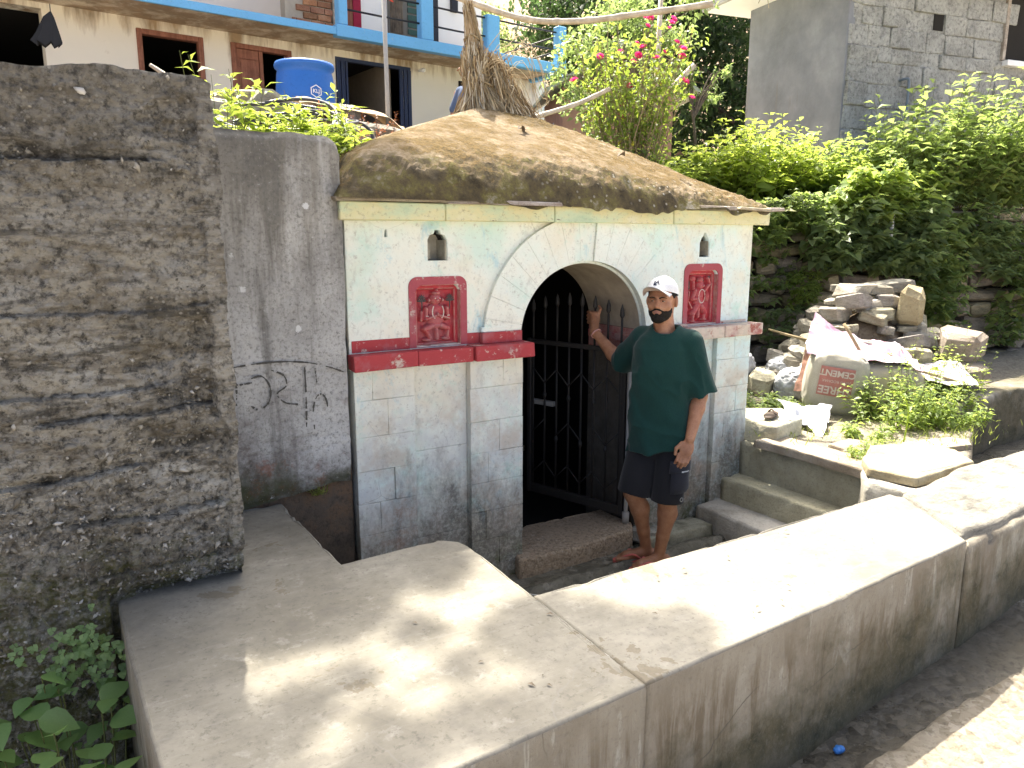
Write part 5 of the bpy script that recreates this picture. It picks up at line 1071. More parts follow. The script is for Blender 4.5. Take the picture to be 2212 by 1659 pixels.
hz = thing('hose_coil', 'loose coil of black plastic hose on the terrace edge', 'hose', (1.36, 5.0, 2.5)); o = tube('hose', spline(pth, 420), 0.0125, MT['pipe'], hz, 6); o.matrix_parent_inverse = Matrix.Translation((-1.36, -5.0, -2.5))
o = tube('loose_end', spline([(1.75, 5.2, 2.75), (1.95, 5.1, 2.7), (1.98, 5.0, 2.55), (1.85, 4.7, 2.45)], 20), 0.0125, MT['pipe'], hz, 6); o.matrix_parent_inverse = Matrix.Translation((-1.36, -5.0, -2.5))
Xg, Yg = np.meshgrid(np.linspace(-0.42, 0.45, 40), np.linspace(-0.2, 0.2, 20), indexing='ij'); Zg = 0.05 - 0.09 * sstep(0.25, 0.45, Xg) - 0.35 * np.maximum(0, -Yg - 0.05) + 0.06 * fbm(np.stack([Xg * 6, Yg * 6, Xg * 0], -1), 15, 3)
o = link('jute_sack', grid_mesh('jute_sack', np.stack([Xg, Yg, Zg], -1)), MT['jute'], None, True); o.location = (2.2, 6.12, 2.93); o.rotation_euler = (0, 0.1, -0.1); tag(o, 'brown jute sack spread over stones in front of the drum', 'sack')
tag(tube('stick', spline([(0.95, 5.55, 2.72), (0.93, 5.7, 2.92), (0.8, 5.85, 3.05), (0.74, 5.9, 3.1)], 14), np.linspace(0.022, 0.012, 14), MT['greywood'], None, 7), 'bent grey stick poking up at the end of the rough wall', 'stick')
po = thing('metal_pole', 'slim grey metal pole with red rag in front of the folding gate', 'pole', (2.5, 6.02, 2.34)); tube('shaft', [(0, 0, 0), (-0.002, 0, 0.8), (-0.01, 0, 1.75)], 0.019, MT['steel'], po, 8)
Xg, Yg = np.meshgrid(np.linspace(-0.05, 0.07, 10), np.linspace(0, 1, 14), indexing='ij'); link('red_rag', grid_mesh('red_rag', np.stack([Xg + 0.02 * np.sin(Yg * 6), -0.022 + 0.01 * np.sin(Xg * 90 + Yg * 4), 1.50 - 0.2 * Yg * (0.6 + 2.5 * Xg) + 0.1], -1)), simple('red_rag', (0.5, 0.06, 0.04), 0.85), po, True)
tag(tube('bamboo_pole', spline([(3.1, 6.28, 4.03), (3.7, 5.942, 3.82), (4.1, 5.675, 3.785), (4.5, 5.35, 3.82), (4.98, 4.92, 3.874)], 44), [0.026 + (0.005 if k % 6 == 0 else 0) for k in range(44)], MT['bamboo'], None, 8), 'long sagging bamboo pole crossing above the roses and straw', 'pole')
tag(tube('bamboo_pole', spline([(3.4, 5.5, 2.86), (3.75, 5.75, 2.98), (4.257, 5.83, 3.145), (4.6, 5.8, 3.3)], 30), [0.021 + (0.004 if k % 6 == 0 else 0) for k in range(30)], MT['bamboo'], None, 8), 'thin bamboo pole running from the roof edge into the roses', 'pole')
tag(tube('bamboo_pole', [(2.95, 6.9, 2.78), (2.6, 6.85, 2.8), (2.4, 6.8, 2.8)], 0.02, MT['bamboo'], None, 8), 'short pale bamboo pole lying behind the left roof slope', 'pole')
tag(tube('wooden_prop', [(5.6, 6.3, 2.34), (5.58, 6.27, 3.2), (5.55, 6.2, 4.45)], 0.024, MT['bamboo'], None, 8), 'upright wooden prop under the bamboo among the roses', 'post')
tag(tube('wooden_prop', [(5.4, 6.45, 3.15), (5.7, 6.2, 3.45), (5.9, 6.05, 3.7)], 0.03, MT['bamboo'], None, 8), 'slanting pale branch sticking out right of the roses', 'branch')
# folded black umbrella hanging under the slab
um = thing('umbrella', 'black folded umbrella hanging beside the dark doorway', 'umbrella', (0.3, 9.45, 4.06)); V = []
for j, (z_, r_) in enumerate(((0.2, 0.01), (0.12, 0.07), (-0.1, 0.15), (-0.28, 0.2))):
    for k in range(14): V.append((r_ * math.cos(k / 14 * 2 * math.pi) * (1.2 if k % 2 else 0.75) - 0.03 * j, r_ * 0.5 * math.sin(k / 14 * 2 * math.pi), z_ + (0.07 if (k % 2 and j == 3) else 0)))
um.scale = (0.62, 0.62, 0.72); link('canopy', py_mesh('canopy', V, [(j * 14 + k, j * 14 + (k + 1) % 14, (j + 1) * 14 + (k + 1) % 14, (j + 1) * 14 + k) for j in range(3) for k in range(14)]), simple('black_cloth', (0.02, 0.02, 0.022), 0.7), um); tube('shaft', [(0, 0, -0.26), (0, 0, 0.3)], 0.008, MT['rod'], um, 6)
# ------------------------------------------------------------------ foliage
def norm(v): return v / (np.linalg.norm(v, axis=-1, keepdims=True) + 1e-9)
def leaf_arrays(P, D, Nn, L, W, fold=0.22, droop=0.18):
    """five-vertex pointed leaves with a folded midrib"""
    D = norm(D); S = norm(np.cross(D, Nn)); Nn = np.cross(S, D); L = L[:, None]; W = W[:, None]
    mid = P + D * L * 0.42 + Nn * L * 0.03; tip = P + D * L - Nn * L * droop
    V = np.stack([P, mid + S * W * 0.5 + Nn * W * fold, tip, mid - S * W * 0.5 + Nn * W * fold, mid], 1).reshape(-1, 3)
    n = len(P); b = (np.arange(n) * 5)[:, None]; T = np.array([(0, 1, 4), (0, 4, 3), (4, 1, 2), (4, 2, 3)]).reshape(1, 12)
    return V, (b + T).reshape(-1, 3)
def stems_arrays(A, B, r, Mid=None):
    """thin three-sided stems A->B"""
    n = len(A); D = norm(B - A); S = norm(np.cross(D, np.array([0.3, 0.2, 1.0]) + 0 * D)); U_ = np.cross(D, S); V = []
    Mid = (A + B) / 2 if Mid is None else Mid
    for Pt, rr in ((A, r), (Mid, r * 0.8), (B, r * 0.45)):
        for k in range(3):
            a = 2 * math.pi * k / 3; V.append(Pt + (S * math.cos(a) + U_ * math.sin(a)) * rr)
    V = np.stack(V, 1).reshape(-1, 3); b = (np.arange(n) * 9)[:, None]
    q = []
    for j in range(2):
        for k in range(3): q += [j * 3 + k, j * 3 + (k + 1) % 3, (j + 1) * 3 + (k + 1) % 3, (j + 1) * 3 + k]
    return V, (b + np.array(q)[None]).reshape(-1, 4)
def shoot_plant(name, label, cat, base, rad, nshoot, hgt, leaf, lmat, smat='stem', lean=(0, 0, 0), spread=0.45, seed=0, pairs=9, wfac=0.5, lo=0.2, group=None, basez=0.0, stemr=0.004, whorl=2, ldroop=0.25, root=None):
    rng = np.random.default_rng(seed); base = np.array(base, dtype=float)
    a = rng.uniform(0, 2 * math.pi, nshoot); k = np.sqrt(rng.uniform(0, 1, nshoot)); out = np.stack([np.cos(a) * k, np.sin(a) * k, 0 * a], -1)
    A = base + out * np.array([rad[0], rad[1], 0]) + np.stack([0 * a, 0 * a, rng.uniform(-0.5, 0.5, nshoot) * basez], -1)
    H = hgt * rng.uniform(0.55, 1.08, nshoot) * (1.08 - 0.35 * k * k)
    Dr = norm(np.array([0, 0, 1.0]) + out * spread + np.array(lean) + rng.normal(0, 0.16, (nshoot, 3))); B = A + Dr * H[:, None]
    bow = rng.normal(0, 0.06, (nshoot, 3)) * H[:, None] + out * 0.05; Mid = (A + B) / 2 + bow
    P, D, Nn, L = [], [], [], []
    for j in range(pairs):
        t = lo + (1 - lo) * (j + rng.uniform(0, 0.9, nshoot)) / pairs; t = np.clip(t, 0, 1)[:, None]
        pt = (1 - t) ** 2 * A + 2 * t * (1 - t) * (2 * Mid - (A + B) / 2) + t * t * B
        ph = rng.uniform(0, 2 * math.pi, nshoot) + j * math.pi / 2
        for s in range(whorl):
            aa = ph + s * 2 * math.pi / whorl; up = 0.15 + 0.75 * t[:, 0] ** 2 - rng.uniform(0, 0.5, nshoot)
            d = np.stack([np.cos(aa), np.sin(aa), up], -1) + 0.25 * np.array(lean); P.append(pt + norm(d) * 0.008); D.append(d); Nn.append(np.stack([-np.cos(aa) * 0.5, -np.sin(aa) * 0.5, 1 + 0 * aa], -1) + rng.normal(0, 0.28, (nshoot, 3)))
            L.append(leaf * rng.uniform(0.45, 1.35, nshoot) * (1.15 - 0.62 * t[:, 0] ** 3))
    P, D, Nn, L = (np.concatenate(q) for q in (P, D, Nn, L)); keep = rng.uniform(0, 1, len(P)) < 0.93
    V, T = leaf_arrays(P[keep], D[keep], Nn[keep], L[keep], L[keep] * wfac * rng.uniform(0.8, 1.2, keep.sum()), 0.2, ldroop)
    r_ = root if root is not None else thing(name, label, cat, tuple(base), 0, group); off = np.array(r_.location)
    fo = link('foliage', np_mesh('foliage', V - off, T), MT[lmat], r_); SV, SQ = stems_arrays(A, B, np.full((nshoot, 1), stemr), Mid); link('stems', np_mesh('stems', SV - off, SQ), MT[smat], r_)
    return r_
def crown_tree(name, label, base, trunk_h, crowns, nleaf, leaf, lmat, cat='tree', seed=0, trunk_r=0.12, clump=0.45, lim=True, group=None):
    rng = np.random.default_rng(seed); base = np.array(base, dtype=float); T = thing(name, label, cat, tuple(base), 0, group)
    tp = np.array([rng.normal(0, .1), rng.normal(0, .1), trunk_h]); tube('trunk', spline([(0, 0, -0.1), tp * 0.5 + np.array([.06, 0, 0]), tp], 12), np.linspace(trunk_r, trunk_r * 0.6, 12), MT['bark'], T, 8)
    Ps = []; tot = sum(c[3] * c[4] * c[5] for c in crowns)
    for i, c in enumerate(crowns):
        cc = np.array(c[:3]) - base; rr = np.array(c[3:6]); m = int(nleaf * rr.prod() / tot); nc = max(6, int(m / 90))
        cen = norm(rng.normal(0, 1, (nc, 3))) * (rng.uniform(0.25, 1, (nc, 1)) ** 0.45) * rr + cc
        w_ = rng.integers(0, nc, m); Ps.append(cen[w_] + rng.normal(0, 1, (m, 3)) * clump * rr.min() * np.array([1, 1, 0.7]) * 0.42)
        if lim:
            for q in range(min(5, nc)): e = cen[q]; tube('limb', spline([tp * 0.92, tp * 0.4 + e * 0.6 + np.array([0, 0, 0.1]), e], 10), np.linspace(trunk_r * 0.45, trunk_r * 0.08, 10), MT['bark'], T, 6)
    P = np.concatenate(Ps); n = len(P); D = rng.normal(0, 1, (n, 3)) + np.array([0, 0, -0.25]); Nn = rng.normal(0, 0.6, (n, 3)) + np.array([0, 0, 1.0]); L = leaf * rng.uniform(0.6, 1.25, n)
    V, Tt = leaf_arrays(P, D, Nn, L, L * 0.5, 0.15, 0.15); link('crown', np_mesh('crown', V, Tt), MT[lmat], T); return T

# nettle bank over the dry stone wall
NB = [('nettle_shrub', 'low sunlit leafy shrub just right of the shrine roof corner', (5.4, 5.85, 2.3), (0.5, 0.35), 80, 0.62, 0.14, 'lf_lush', 1),
      ('climbing_bush', 'bright vine covered mound with curling tips left on the bank', (6.25, 5.6, 2.3), (0.55, 0.4), 140, 0.95, 0.145, 'lf_lime', 2),
      ('climbing_bush', 'leafy green mound below the grey building corner', (7.0, 5.45, 2.28), (0.5, 0.4), 130, 0.86, 0.145, 'lf_lush', 3),
      ('nettle_shrub', 'shady nettle clump under the thin wall pipe', (7.8, 5.3, 2.25), (0.5, 0.4), 110, 0.72, 0.15, 'lf_nettle', 4),
      ('nettle_shrub', 'tall nettle clump right of the thin wall pipe', (8.55, 5.2, 2.25), (0.5, 0.4), 120, 1.25, 0.16, 'lf_nettle', 5),
      ('nettle_shrub', 'tallest nettle thicket with a single high shoot on the bank', (9.2, 5.1, 2.25), (0.5, 0.4), 120, 1.5, 0.165, 'lf_nettle', 6),
      ('nettle_shrub', 'sunlit nettle thicket at the right edge of the bank', (10.0, 5.05, 2.25), (0.55, 0.4), 120, 1.45, 0.165, 'lf_nettle', 7)]
for nm, lb, b_, rd, n_, h_, lf, mt, sd_ in NB: shoot_plant(nm, lb, 'shrub', (b_[0] * (1.09 if b_[0] < 8 else 1.0), b_[1] * (1.09 if b_[0] < 8 else 1.0), b_[2] + 0.03), rd, n_, h_, lf, mt, lean=(-0.22, -0.32, 0), spread=0.55, seed=sd_, pairs=11, lo=0.12)
HG = [('creeper', 'creeper hanging over the wall beside the shrine', (5.95, 5.0, 2.1), (0.4, 0.12), 60, 0.5, 0.11, 'lf_nettle', 11, 0.35), ('creeper', 'heart leaved creeper hanging above the rubble heap left side', (6.6, 4.72, 1.95), (0.42, 0.12), 85, 0.6, 0.15, 'lf_vine', 12, 0.6),
      ('creeper', 'heart leaved creeper hanging right above the rubble heap', (7.2, 4.55, 1.9), (0.42, 0.12), 95, 0.6, 0.155, 'lf_vine', 13, 0.7), ('creeper', 'creeper tumbling down the wall right of the rubble heap', (7.75, 4.42, 1.6), (0.28, 0.1), 65, 0.5, 0.12, 'lf_nettle', 14, 1.1),
      ('creeper', 'dark creeper patch at mid wall towards the right', (8.4, 4.35, 1.85), (0.4, 0.1), 60, 0.5, 0.12, 'lf_vine', 15, 0.7), ('creeper', 'creeper curtain at the right edge of the stone wall', (9.2, 4.2, 1.7), (0.45, 0.1), 65, 0.5, 0.12, 'lf_nettle', 16, 0.8), ('creeper', 'small creeper tuft low on the wall behind the boulders', (6.05, 4.85, 1.05), (0.3, 0.06), 34, 0.28, 0.07, 'lf_vine', 17, 0.6), ('creeper', 'sparse creeper trailing on the lower wall beside the shrine corner', (5.9, 4.95, 1.5), (0.4, 0.06), 30, 0.3, 0.075, 'lf_nettle', 19, 0.7), ('creeper', 'grassy tuft rooted mid wall near the shrine', (6.25, 4.82, 1.45), (0.25, 0.05), 40, 0.35, 0.06, 'lf_lush', 20, 0.4), ('creeper', 'thin creeper low on the wall at the far right', (8.9, 4.22, 1.05), (0.4, 0.06), 40, 0.35, 0.08, 'lf_nettle', 51, 0.5), ('creeper', 'upper creeper mat under the bank edge pipe', (7.0, 4.6, 2.3), (0.7, 0.12), 110, 0.55, 0.15, 'lf_lush', 18, 0.4)]
for nm, lb, b_, rd, n_, h_, lf, mt, sd_, bz in HG: shoot_plant(nm, lb, 'creeper', (b_[0] * 1.085, b_[1] * 1.085, 1.95 + (b_[2] - 1.95) * 1.085), rd, n_, h_, lf, mt, lean=(-0.5, -0.85, -0.75), spread=0.3, seed=sd_, pairs=8, lo=0.05, basez=bz, wfac=0.62)
# ground cover behind the shrine, rose bush, saplings
for i, (lb, b_, h_, mt) in enumerate([('broad leaved weeds directly right of the straw behind the roof', (4.05, 6.5, 2.34), 0.55, 'lf_lush'), ('leafy green weeds under the rose canes', (4.5, 6.15, 2.34), 0.6, 'lf_nettle'), ('low weeds between the roses and the vine mound', (4.95, 5.95, 2.34), 0.42, 'lf_lush')]):
    shoot_plant('weed_clump', lb, 'weeds', b_, (0.35, 0.3), 75, h_, 0.12, mt, lean=(-0.1, -0.2, 0), seed=30 + i, pairs=7)
def rose():
    b0 = np.array([4.98, 5.92, 2.34]); T = thing('rose_bush', 'tall rose bush with bright pink flowers behind the shrine roof', 'rose bush', tuple(b0)); rng = np.random.default_rng(5)
    n = 95; a = rng.uniform(0, 2 * math.pi, n); k = np.sqrt(rng.uniform(0, 1, n)); A = np.stack([np.cos(a) * k * 0.26, np.sin(a) * k * 0.2, 0 * a], -1); H = rng.uniform(0.75, 1.65, n)
    rdir = np.array([0.76, -0.65, 0]); sp = rng.uniform(-0.6, 0.62, n)
    B = A + np.stack([0 * a, 0 * a, H], -1) + rdir * (sp * (0.35 + 0.65 * (H - 0.7)))[:, None] + rng.normal(0, 0.08, (n, 3)); Mid = (A * 0.5 + B * 0.5) + rng.normal(0, 0.05, (n, 3)) + np.array([0, 0, 0.08])
    V, Q = stems_arrays(A, B, np.full((n, 1), 0.006), Mid); link('canes', np_mesh('canes', V, Q), MT['cane'], T)
    # side twigs
    t = rng.uniform(0.3, 0.9, (260, 1)); w_ = rng.integers(0, n, 260); p = A[w_] * (1 - t) ** 2 + 2 * t * (1 - t) * Mid[w_] + B[w_] * t * t; e = p + rng.normal(0, 0.13, (260, 3)) + np.array([0, 0, 0.08]); V, Q = stems_arrays(p, e, np.full((260, 1), 0.003)); link('twigs', np_mesh('twigs', V, Q), MT['cane'], T)
    m = 2600; w_ = rng.integers(0, n, m); t = np.clip(rng.beta(3.2, 1.3, (m, 1)), 0, 1); p = A[w_] * (1 - t) ** 2 + 2 * t * (1 - t) * Mid[w_] + B[w_] * t * t + rng.normal(0, 0.06, (m, 3)); L = rng.uniform(0.035, 0.075, m)
    V, Tt = leaf_arrays(p, rng.normal(0, 1, (m, 3)), rng.normal(0, .6, (m, 3)) + np.array([0, 0, 1]), L, L * 0.6); link('foliage', np_mesh('foliage', V, Tt), MT['lf_rose'], T)
    # flowers, one object each
    f_v, f_f = [], []
    for ring, (nn, r0, r1, z0, z1) in enumerate(((5, 0.008, 0.02, 0.0, 0.03), (7, 0.012, 0.034, -0.004, 0.026), (8, 0.012, 0.046, -0.01, 0.012))):
        for q in range(nn):
            a0 = 2 * math.pi * (q + 0.4 * ring) / nn; da = math.pi / nn * 1.25; o = len(f_v)
            for (rr, zz, aa) in ((r0, z0, a0 - da), (r0, z0, a0 + da), (r1, z1, a0 + da * .9), (r1 * 1.1, z1 - .006, a0), (r1, z1, a0 - da * .9)): f_v.append((rr * math.cos(aa), rr * math.sin(aa), zz))
            f_f.append((o, o + 1, o + 2, o + 3, o + 4))
    fm = py_mesh('flower', f_v, f_f); fm.materials.append(MT['petal'])
    rd = lambda px, py, d: None
    fl = [(0.05, 1.6), (0.13, 1.5), (0.28, 1.58), (0.2, 1.62), (-0.02, 1.45), (0.33, 1.42), (0.08, 1.38), (0.24, 1.3), (-0.16, 1.4), (-0.3, 1.28), (-0.62, 1.1), (0.42, 1.2), (0.46, 1.1), (0.3, 1.5), (-0.05, 1.22), (0.17, 1.24), (-0.14, 0.85), (-0.18, 0.72), (-0.12, 0.68), (0.4, 1.32), (0.02, 1.3), (0.1, 1.56), (0.24, 1.46), (0.52, 0.86), (-0.1, 1.08)]
    for i, (s, z) in enumerate(fl):
        o = link('flower', fm, None, T); p = rdir * s + np.array([0, -0.05, z]) + rng.normal(0, 0.03, 3) + np.array([-0.09, -0.1, 0]) * (i % 2); o.location = p; sc = rng.uniform(0.5, 0.95); o.scale = (sc, sc, sc); o.rotation_euler = (rng.uniform(0.2, 1.1), rng.uniform(-.5, .5), rng.uniform(-0.9, 0.3))
rose()
crown_tree('pale_shrub', 'pale grey green shrub rising behind the roses', (6.0, 7.3, 2.34), 1.2, [(6.0, 7.3, 4.0, 0.75, 0.5, 0.75), (6.35, 7.0, 4.5, 0.6, 0.5, 0.5), (5.6, 7.5, 3.7, 0.5, 0.4, 0.5)], 5200, 0.075, 'lf_pale', 'shrub', 21, 0.05, 0.5)
crown_tree('sapling', 'slender young tree with pale leaves in front of the dark tree', (6.32, 6.45, 2.34), 0.95, [(6.28, 6.5, 3.62, 0.2, 0.15, 0.28), (6.62, 6.3, 3.72, 0.13, 0.1, 0.1), (6.5, 6.38, 3.5, 0.14, 0.1, 0.12)], 620, 0.07, 'lf_pale', 'tree', 22, 0.022, 0.5)
crown_tree('evergreen_tree', 'large dark evergreen tree behind the hut and roses', (12.6, 13.9, 2.6), 3.2, [(12.9, 13.7, 5.2, 2.0, 1.8, 2.2), (11.7, 14.9, 6.9, 1.9, 1.7, 1.9), (13.6, 13.2, 7.5, 2.2, 1.8, 2.2), (13.9, 12.9, 4.3, 1.2, 1.2, 1.6), (11.3, 14.9, 5.6, 1.1, 1.1, 1.2)], 34000, 0.17, 'lf_dark', 'tree', 23, 0.28, 0.5)
crown_tree('hill_tree', 'light green tree on the hillside behind the balcony', (8.9, 16.5, 2.4), 3.4, [(8.9, 16.5, 6.6, 0.8, 0.8, 0.8), (9.4, 16.4, 7.4, 0.6, 0.6, 0.6), (9.0, 16.5, 5.6, 0.6, 0.6, 0.6)], 3600, 0.12, 'lf_pale', 'tree', 24, 0.09, 0.6)
for i, (x, y, z, lb) in enumerate([(12.0, 24.5, 5.9, 'left scrub bush on the bare hillside'), (14.8, 26.0, 8.2, 'upper scrub bush on the bare hillside'), (10.2, 25.5, 8.6, 'scrub bush high on the hillside over the balcony')]): crown_tree('hill_bush', lb, (x, y, z), 0.4, [(x, y, z + 0.8, 1.5, 1.1, 0.8)], 1500, 0.16, 'lf_nettle', 'bush', 40 + i, 0.06, 0.6, False)
# lime green shoots along the top of the plaster wall
for i, (lb, x, y, n_, h_) in enumerate([('bright green shoots behind the corner of the rough wall', 0.78, 4.05, 26, 0.46), ('bright willow leaved shoots in the middle of the wall top', 1.12, 4.12, 22, 0.3), ('bright willow leaved shoots at the right end of the wall top', 1.36, 4.25, 34, 0.42), ('small drooping green shoots over the rounded wall end', 1.33, 3.92, 14, 0.2)]):
    shoot_plant('green_shoots', lb, 'weeds', (x, y, 2.3), (0.16 if i < 3 else 0.08, 0.14), n_, h_, 0.115, 'lf_lime', lean=(-0.1, -0.15, 0), seed=60 + i, pairs=9, wfac=0.3, lo=0.15, stemr=0.003, spread=0.35)
# dry reddish weed stalks
for i, (lb, x, y, h_) in enumerate([('dry red brown weed right of the metal pole', 2.72, 5.75, 0.45), ('dry red brown weed left of the metal pole', 2.3, 5.7, 0.5), ('dry red weed above the hose coil end', 1.9, 5.3, 0.42)]):
    shoot_plant('dry_weed', lb, 'weeds', (x, y, 2.5), (0.14, 0.1), 7, h_, 0.022, 'lf_dry', 'bark', lean=(0.25, -0.1, 0), seed=70 + i, pairs=26, wfac=0.7, lo=0.35, stemr=0.0035, spread=1.1)
# weeds by the bags and along the platform
for i, (lb, x, y, n_, rd, h_, lf, mt) in enumerate([('bushy flowering weed in front of the right cement bag', 5.45, 3.2, 80, (0.3, 0.2), 0.5, 0.055, 'lf_lush'), ('sunlit bushy weed at the foot of the rubble heap', 5.95, 3.35, 90, (0.3, 0.22), 0.5, 0.055, 'lf_lime'), ('low weed between the bags and the channel', 5.65, 2.98, 46, (0.3, 0.1), 0.22, 0.05, 'lf_lush'), ('tall thin weed rising from the right of the heap', 6.45, 3.45, 26, (0.16, 0.12), 0.75, 0.05, 'lf_lush'), ('small weeds beside the white plastic', 4.75, 3.05, 14, (0.14, 0.08), 0.13, 0.05, 'lf_lush'), ('weeds along the foot of the shrine wall right of the block', 4.75, 4.0, 26, (0.25, 0.15), 0.16, 0.06, 'lf_nettle'), ('leafy tuft at the left foot of the cement bag', 5.0, 3.86, 16, (0.15, 0.08), 0.16, 0.06, 'lf_nettle'), ('little weeds by the pentagonal stone slab', 4.4, 2.76, 24, (0.2, 0.06), 0.1, 0.04, 'lf_lush')]):
    shoot_plant('leafy_weed', lb, 'weeds', (x, y, 0.58), rd, n_, h_, lf, mt, seed=80 + i, pairs=9, lo=0.1, stemr=0.0025, spread=0.6, lean=(-0.1, -0.1, 0))
def grass(name, label, spots, n, h, seed, root=None):
    rng = np.random.default_rng(seed); A = []
    for (x, y, z, rx, ry) in spots: A.append(np.stack([rng.normal(x, rx, n), rng.normal(y, ry, n), np.full(n, z)], -1))
    A = np.concatenate(A); m = len(A); D = np.stack([rng.normal(0, .5, m), rng.normal(0, .5, m), np.ones(m)], -1); L = h * rng.uniform(0.4, 1.3, m)
    V, T = leaf_arrays(A, D, rng.normal(0, 1, (m, 3)), L, L * 0.07 + 0.002, 0.1, 0.5); o = link(name, np_mesh(name, V, T), MT['grass']); return tag(o, label, 'grass', kind='stuff')
grass('grass', 'dry yellow green grass along the gravel platform edge', [(4.9, 2.62, .585, .25, .05), (5.25, 2.72, .585, .2, .08), (5.6, 2.85, .58, .2, .06), (4.35, 2.74, .585, .1, .06), (5.1, 3.0, .59, .4, .2), (5.9, 3.05, .58, .2, .05), (4.5, 3.25, .59, .2, .1), (4.3, 3.42, .6, .1, .04)], 90, 0.06, 90)
tag(tube('grass_stalk', spline([(4.78, 2.8, 0.58), (4.79, 2.79, 0.8), (4.74, 2.81, 0.93), (4.62, 2.86, 0.95), (4.55, 2.88, 0.85)], 18), np.linspace(0.006, 0.002, 18), MT['lf_lime'], None, 4), 'single arching grass stalk on the gravel platform', 'grass')
# shade-loving plants in the pit at lower left
def broad_leaves():
    T = thing('broad_leaf_plant', 'broad leaved green plant in the shady bottom left corner', 'plant', (-0.1, 2.45, 0)); rng = np.random.default_rng(12); n = 9
    prof = [(0, 0), (0.12, 0.26), (0.3, 0.4), (0.52, 0.36), (0.76, 0.2), (1.0, 0.0)]; V = []; Fc = []
    for (t, w_) in prof:
        for u in (-1, -0.5, 0, 0.5, 1): V.append((u * w_, t, 0.16 * abs(u) * w_ - 0.22 * t * t + 0.05 * t))
    for j in range(len(prof) - 1):
        for k in range(4): Fc.append((j * 5 + k, j * 5 + k + 1, j * 5 + 6 + k, j * 5 + 5 + k))
    me = py_mesh('leaf', V, Fc); me.materials.append(MT['lf_broad']); me.polygons.foreach_set('use_smooth', np.ones(len(me.polygons), bool)); spots = []
    st_ = MB()
    for i in range(64):
        x = rng.uniform(-0.26, 0.24); y = rng.uniform(-0.42, 0.26); z = 0.24 + 0.26 * rng.uniform(0, 1) + 0.1 * (y + 0.1) - 0.3 * max(0, x - 0.12)
        if i in (0, 1, 2): x, y, z = ((-0.04, 0.2, 0.58), (0.0, 0.2, 0.52), (-0.1, 0.15, 0.42))[i]
        if x > 0.19 and y > -0.3: x -= 0.1
        o = link('leaf', me, None, T, False); s = rng.uniform(0.075, 0.125); o.scale = (s, s, s); o.location = (x, y, z); o.rotation_euler = (rng.uniform(-0.5, 0.25), rng.uniform(-.35, .35), rng.uniform(0, 6.28))
        b = np.array([x * 0.8, y * 0.8 + 0.03, 0.0]); st_.tube(spline([b, (b + np.array([x, y, z])) / 2 + np.array([0.01, 0.01, 0.03]), (x, y, z)], 6), 0.0022, 4)
    st_.obj('stems', MT['stem'], T)
broad_leaves()
def clover():
    T = thing('clover_patch', 'trailing clover growing from the foot of the rough wall', 'clover', (0, 2.72, 0.55)); rng = np.random.default_rng(14); P = []
    for (cx, cz, rx, rz, n) in ((-0.03, 0.08, 0.075, 0.07, 60), (0.05, 0.0, 0.05, 0.07, 34), (-0.07, 0.0, 0.07, 0.06, 30), (0.04, -0.16, 0.07, 0.05, 14), (-0.2, 0.1, 0.03, 0.02, 7), (-0.02, -0.26, 0.06, 0.04, 8)):
        P.append(np.stack([rng.normal(cx, rx * 0.6, n), rng.uniform(-0.09, 0.03, n), rng.normal(cz, rz * 0.6, n)], -1))
    P = np.concatenate(P); m = len(P); Vs, Ts = [], []; up = norm(rng.normal(0, .35, (m, 3)) + np.array([-0.1, -0.75, 0.65]))
    for k in range(3):
        a = rng.uniform(0, 0.4, m) + k * 2 * math.pi / 3; S = norm(np.cross(up, np.array([0.2, 0.1, 1.0]))); U_ = np.cross(S, up); D = S * np.cos(a)[:, None] + U_ * np.sin(a)[:, None]
        V, Tt = leaf_arrays(P, D, up, np.full(m, 0.0165), np.full(m, 0.0185), 0.12, -0.0); Ts.append(Tt + len(np.concatenate(Vs)) if Vs else Tt); Vs.append(V)
    tag(link('foliage', np_mesh('foliage', np.concatenate(Vs), np.concatenate(Ts)), MT['lf_clover'], T), kind='stuff')
    B = P + np.stack([rng.normal(0, .02, m), np.full(m, 0.06), rng.normal(-.02, .02, m)], -1); V, Q = stems_arrays(B, P, np.full((m, 1), 0.0011)); tag(link('stems', np_mesh('stems', V, Q), MT['stem'], T), kind='stuff')
clover()
rough_sheet('pit_soil', -1.2, 0.13, 1.2, 2.85, 0.02, MT['soil'], 0.03, 0.04, 6, 77)
grass('wall_tuft', 'tiny fern tuft growing under the plaster wall', [(1.04, 3.535, 0.70, .02, .005)], 60, 0.05, 93)
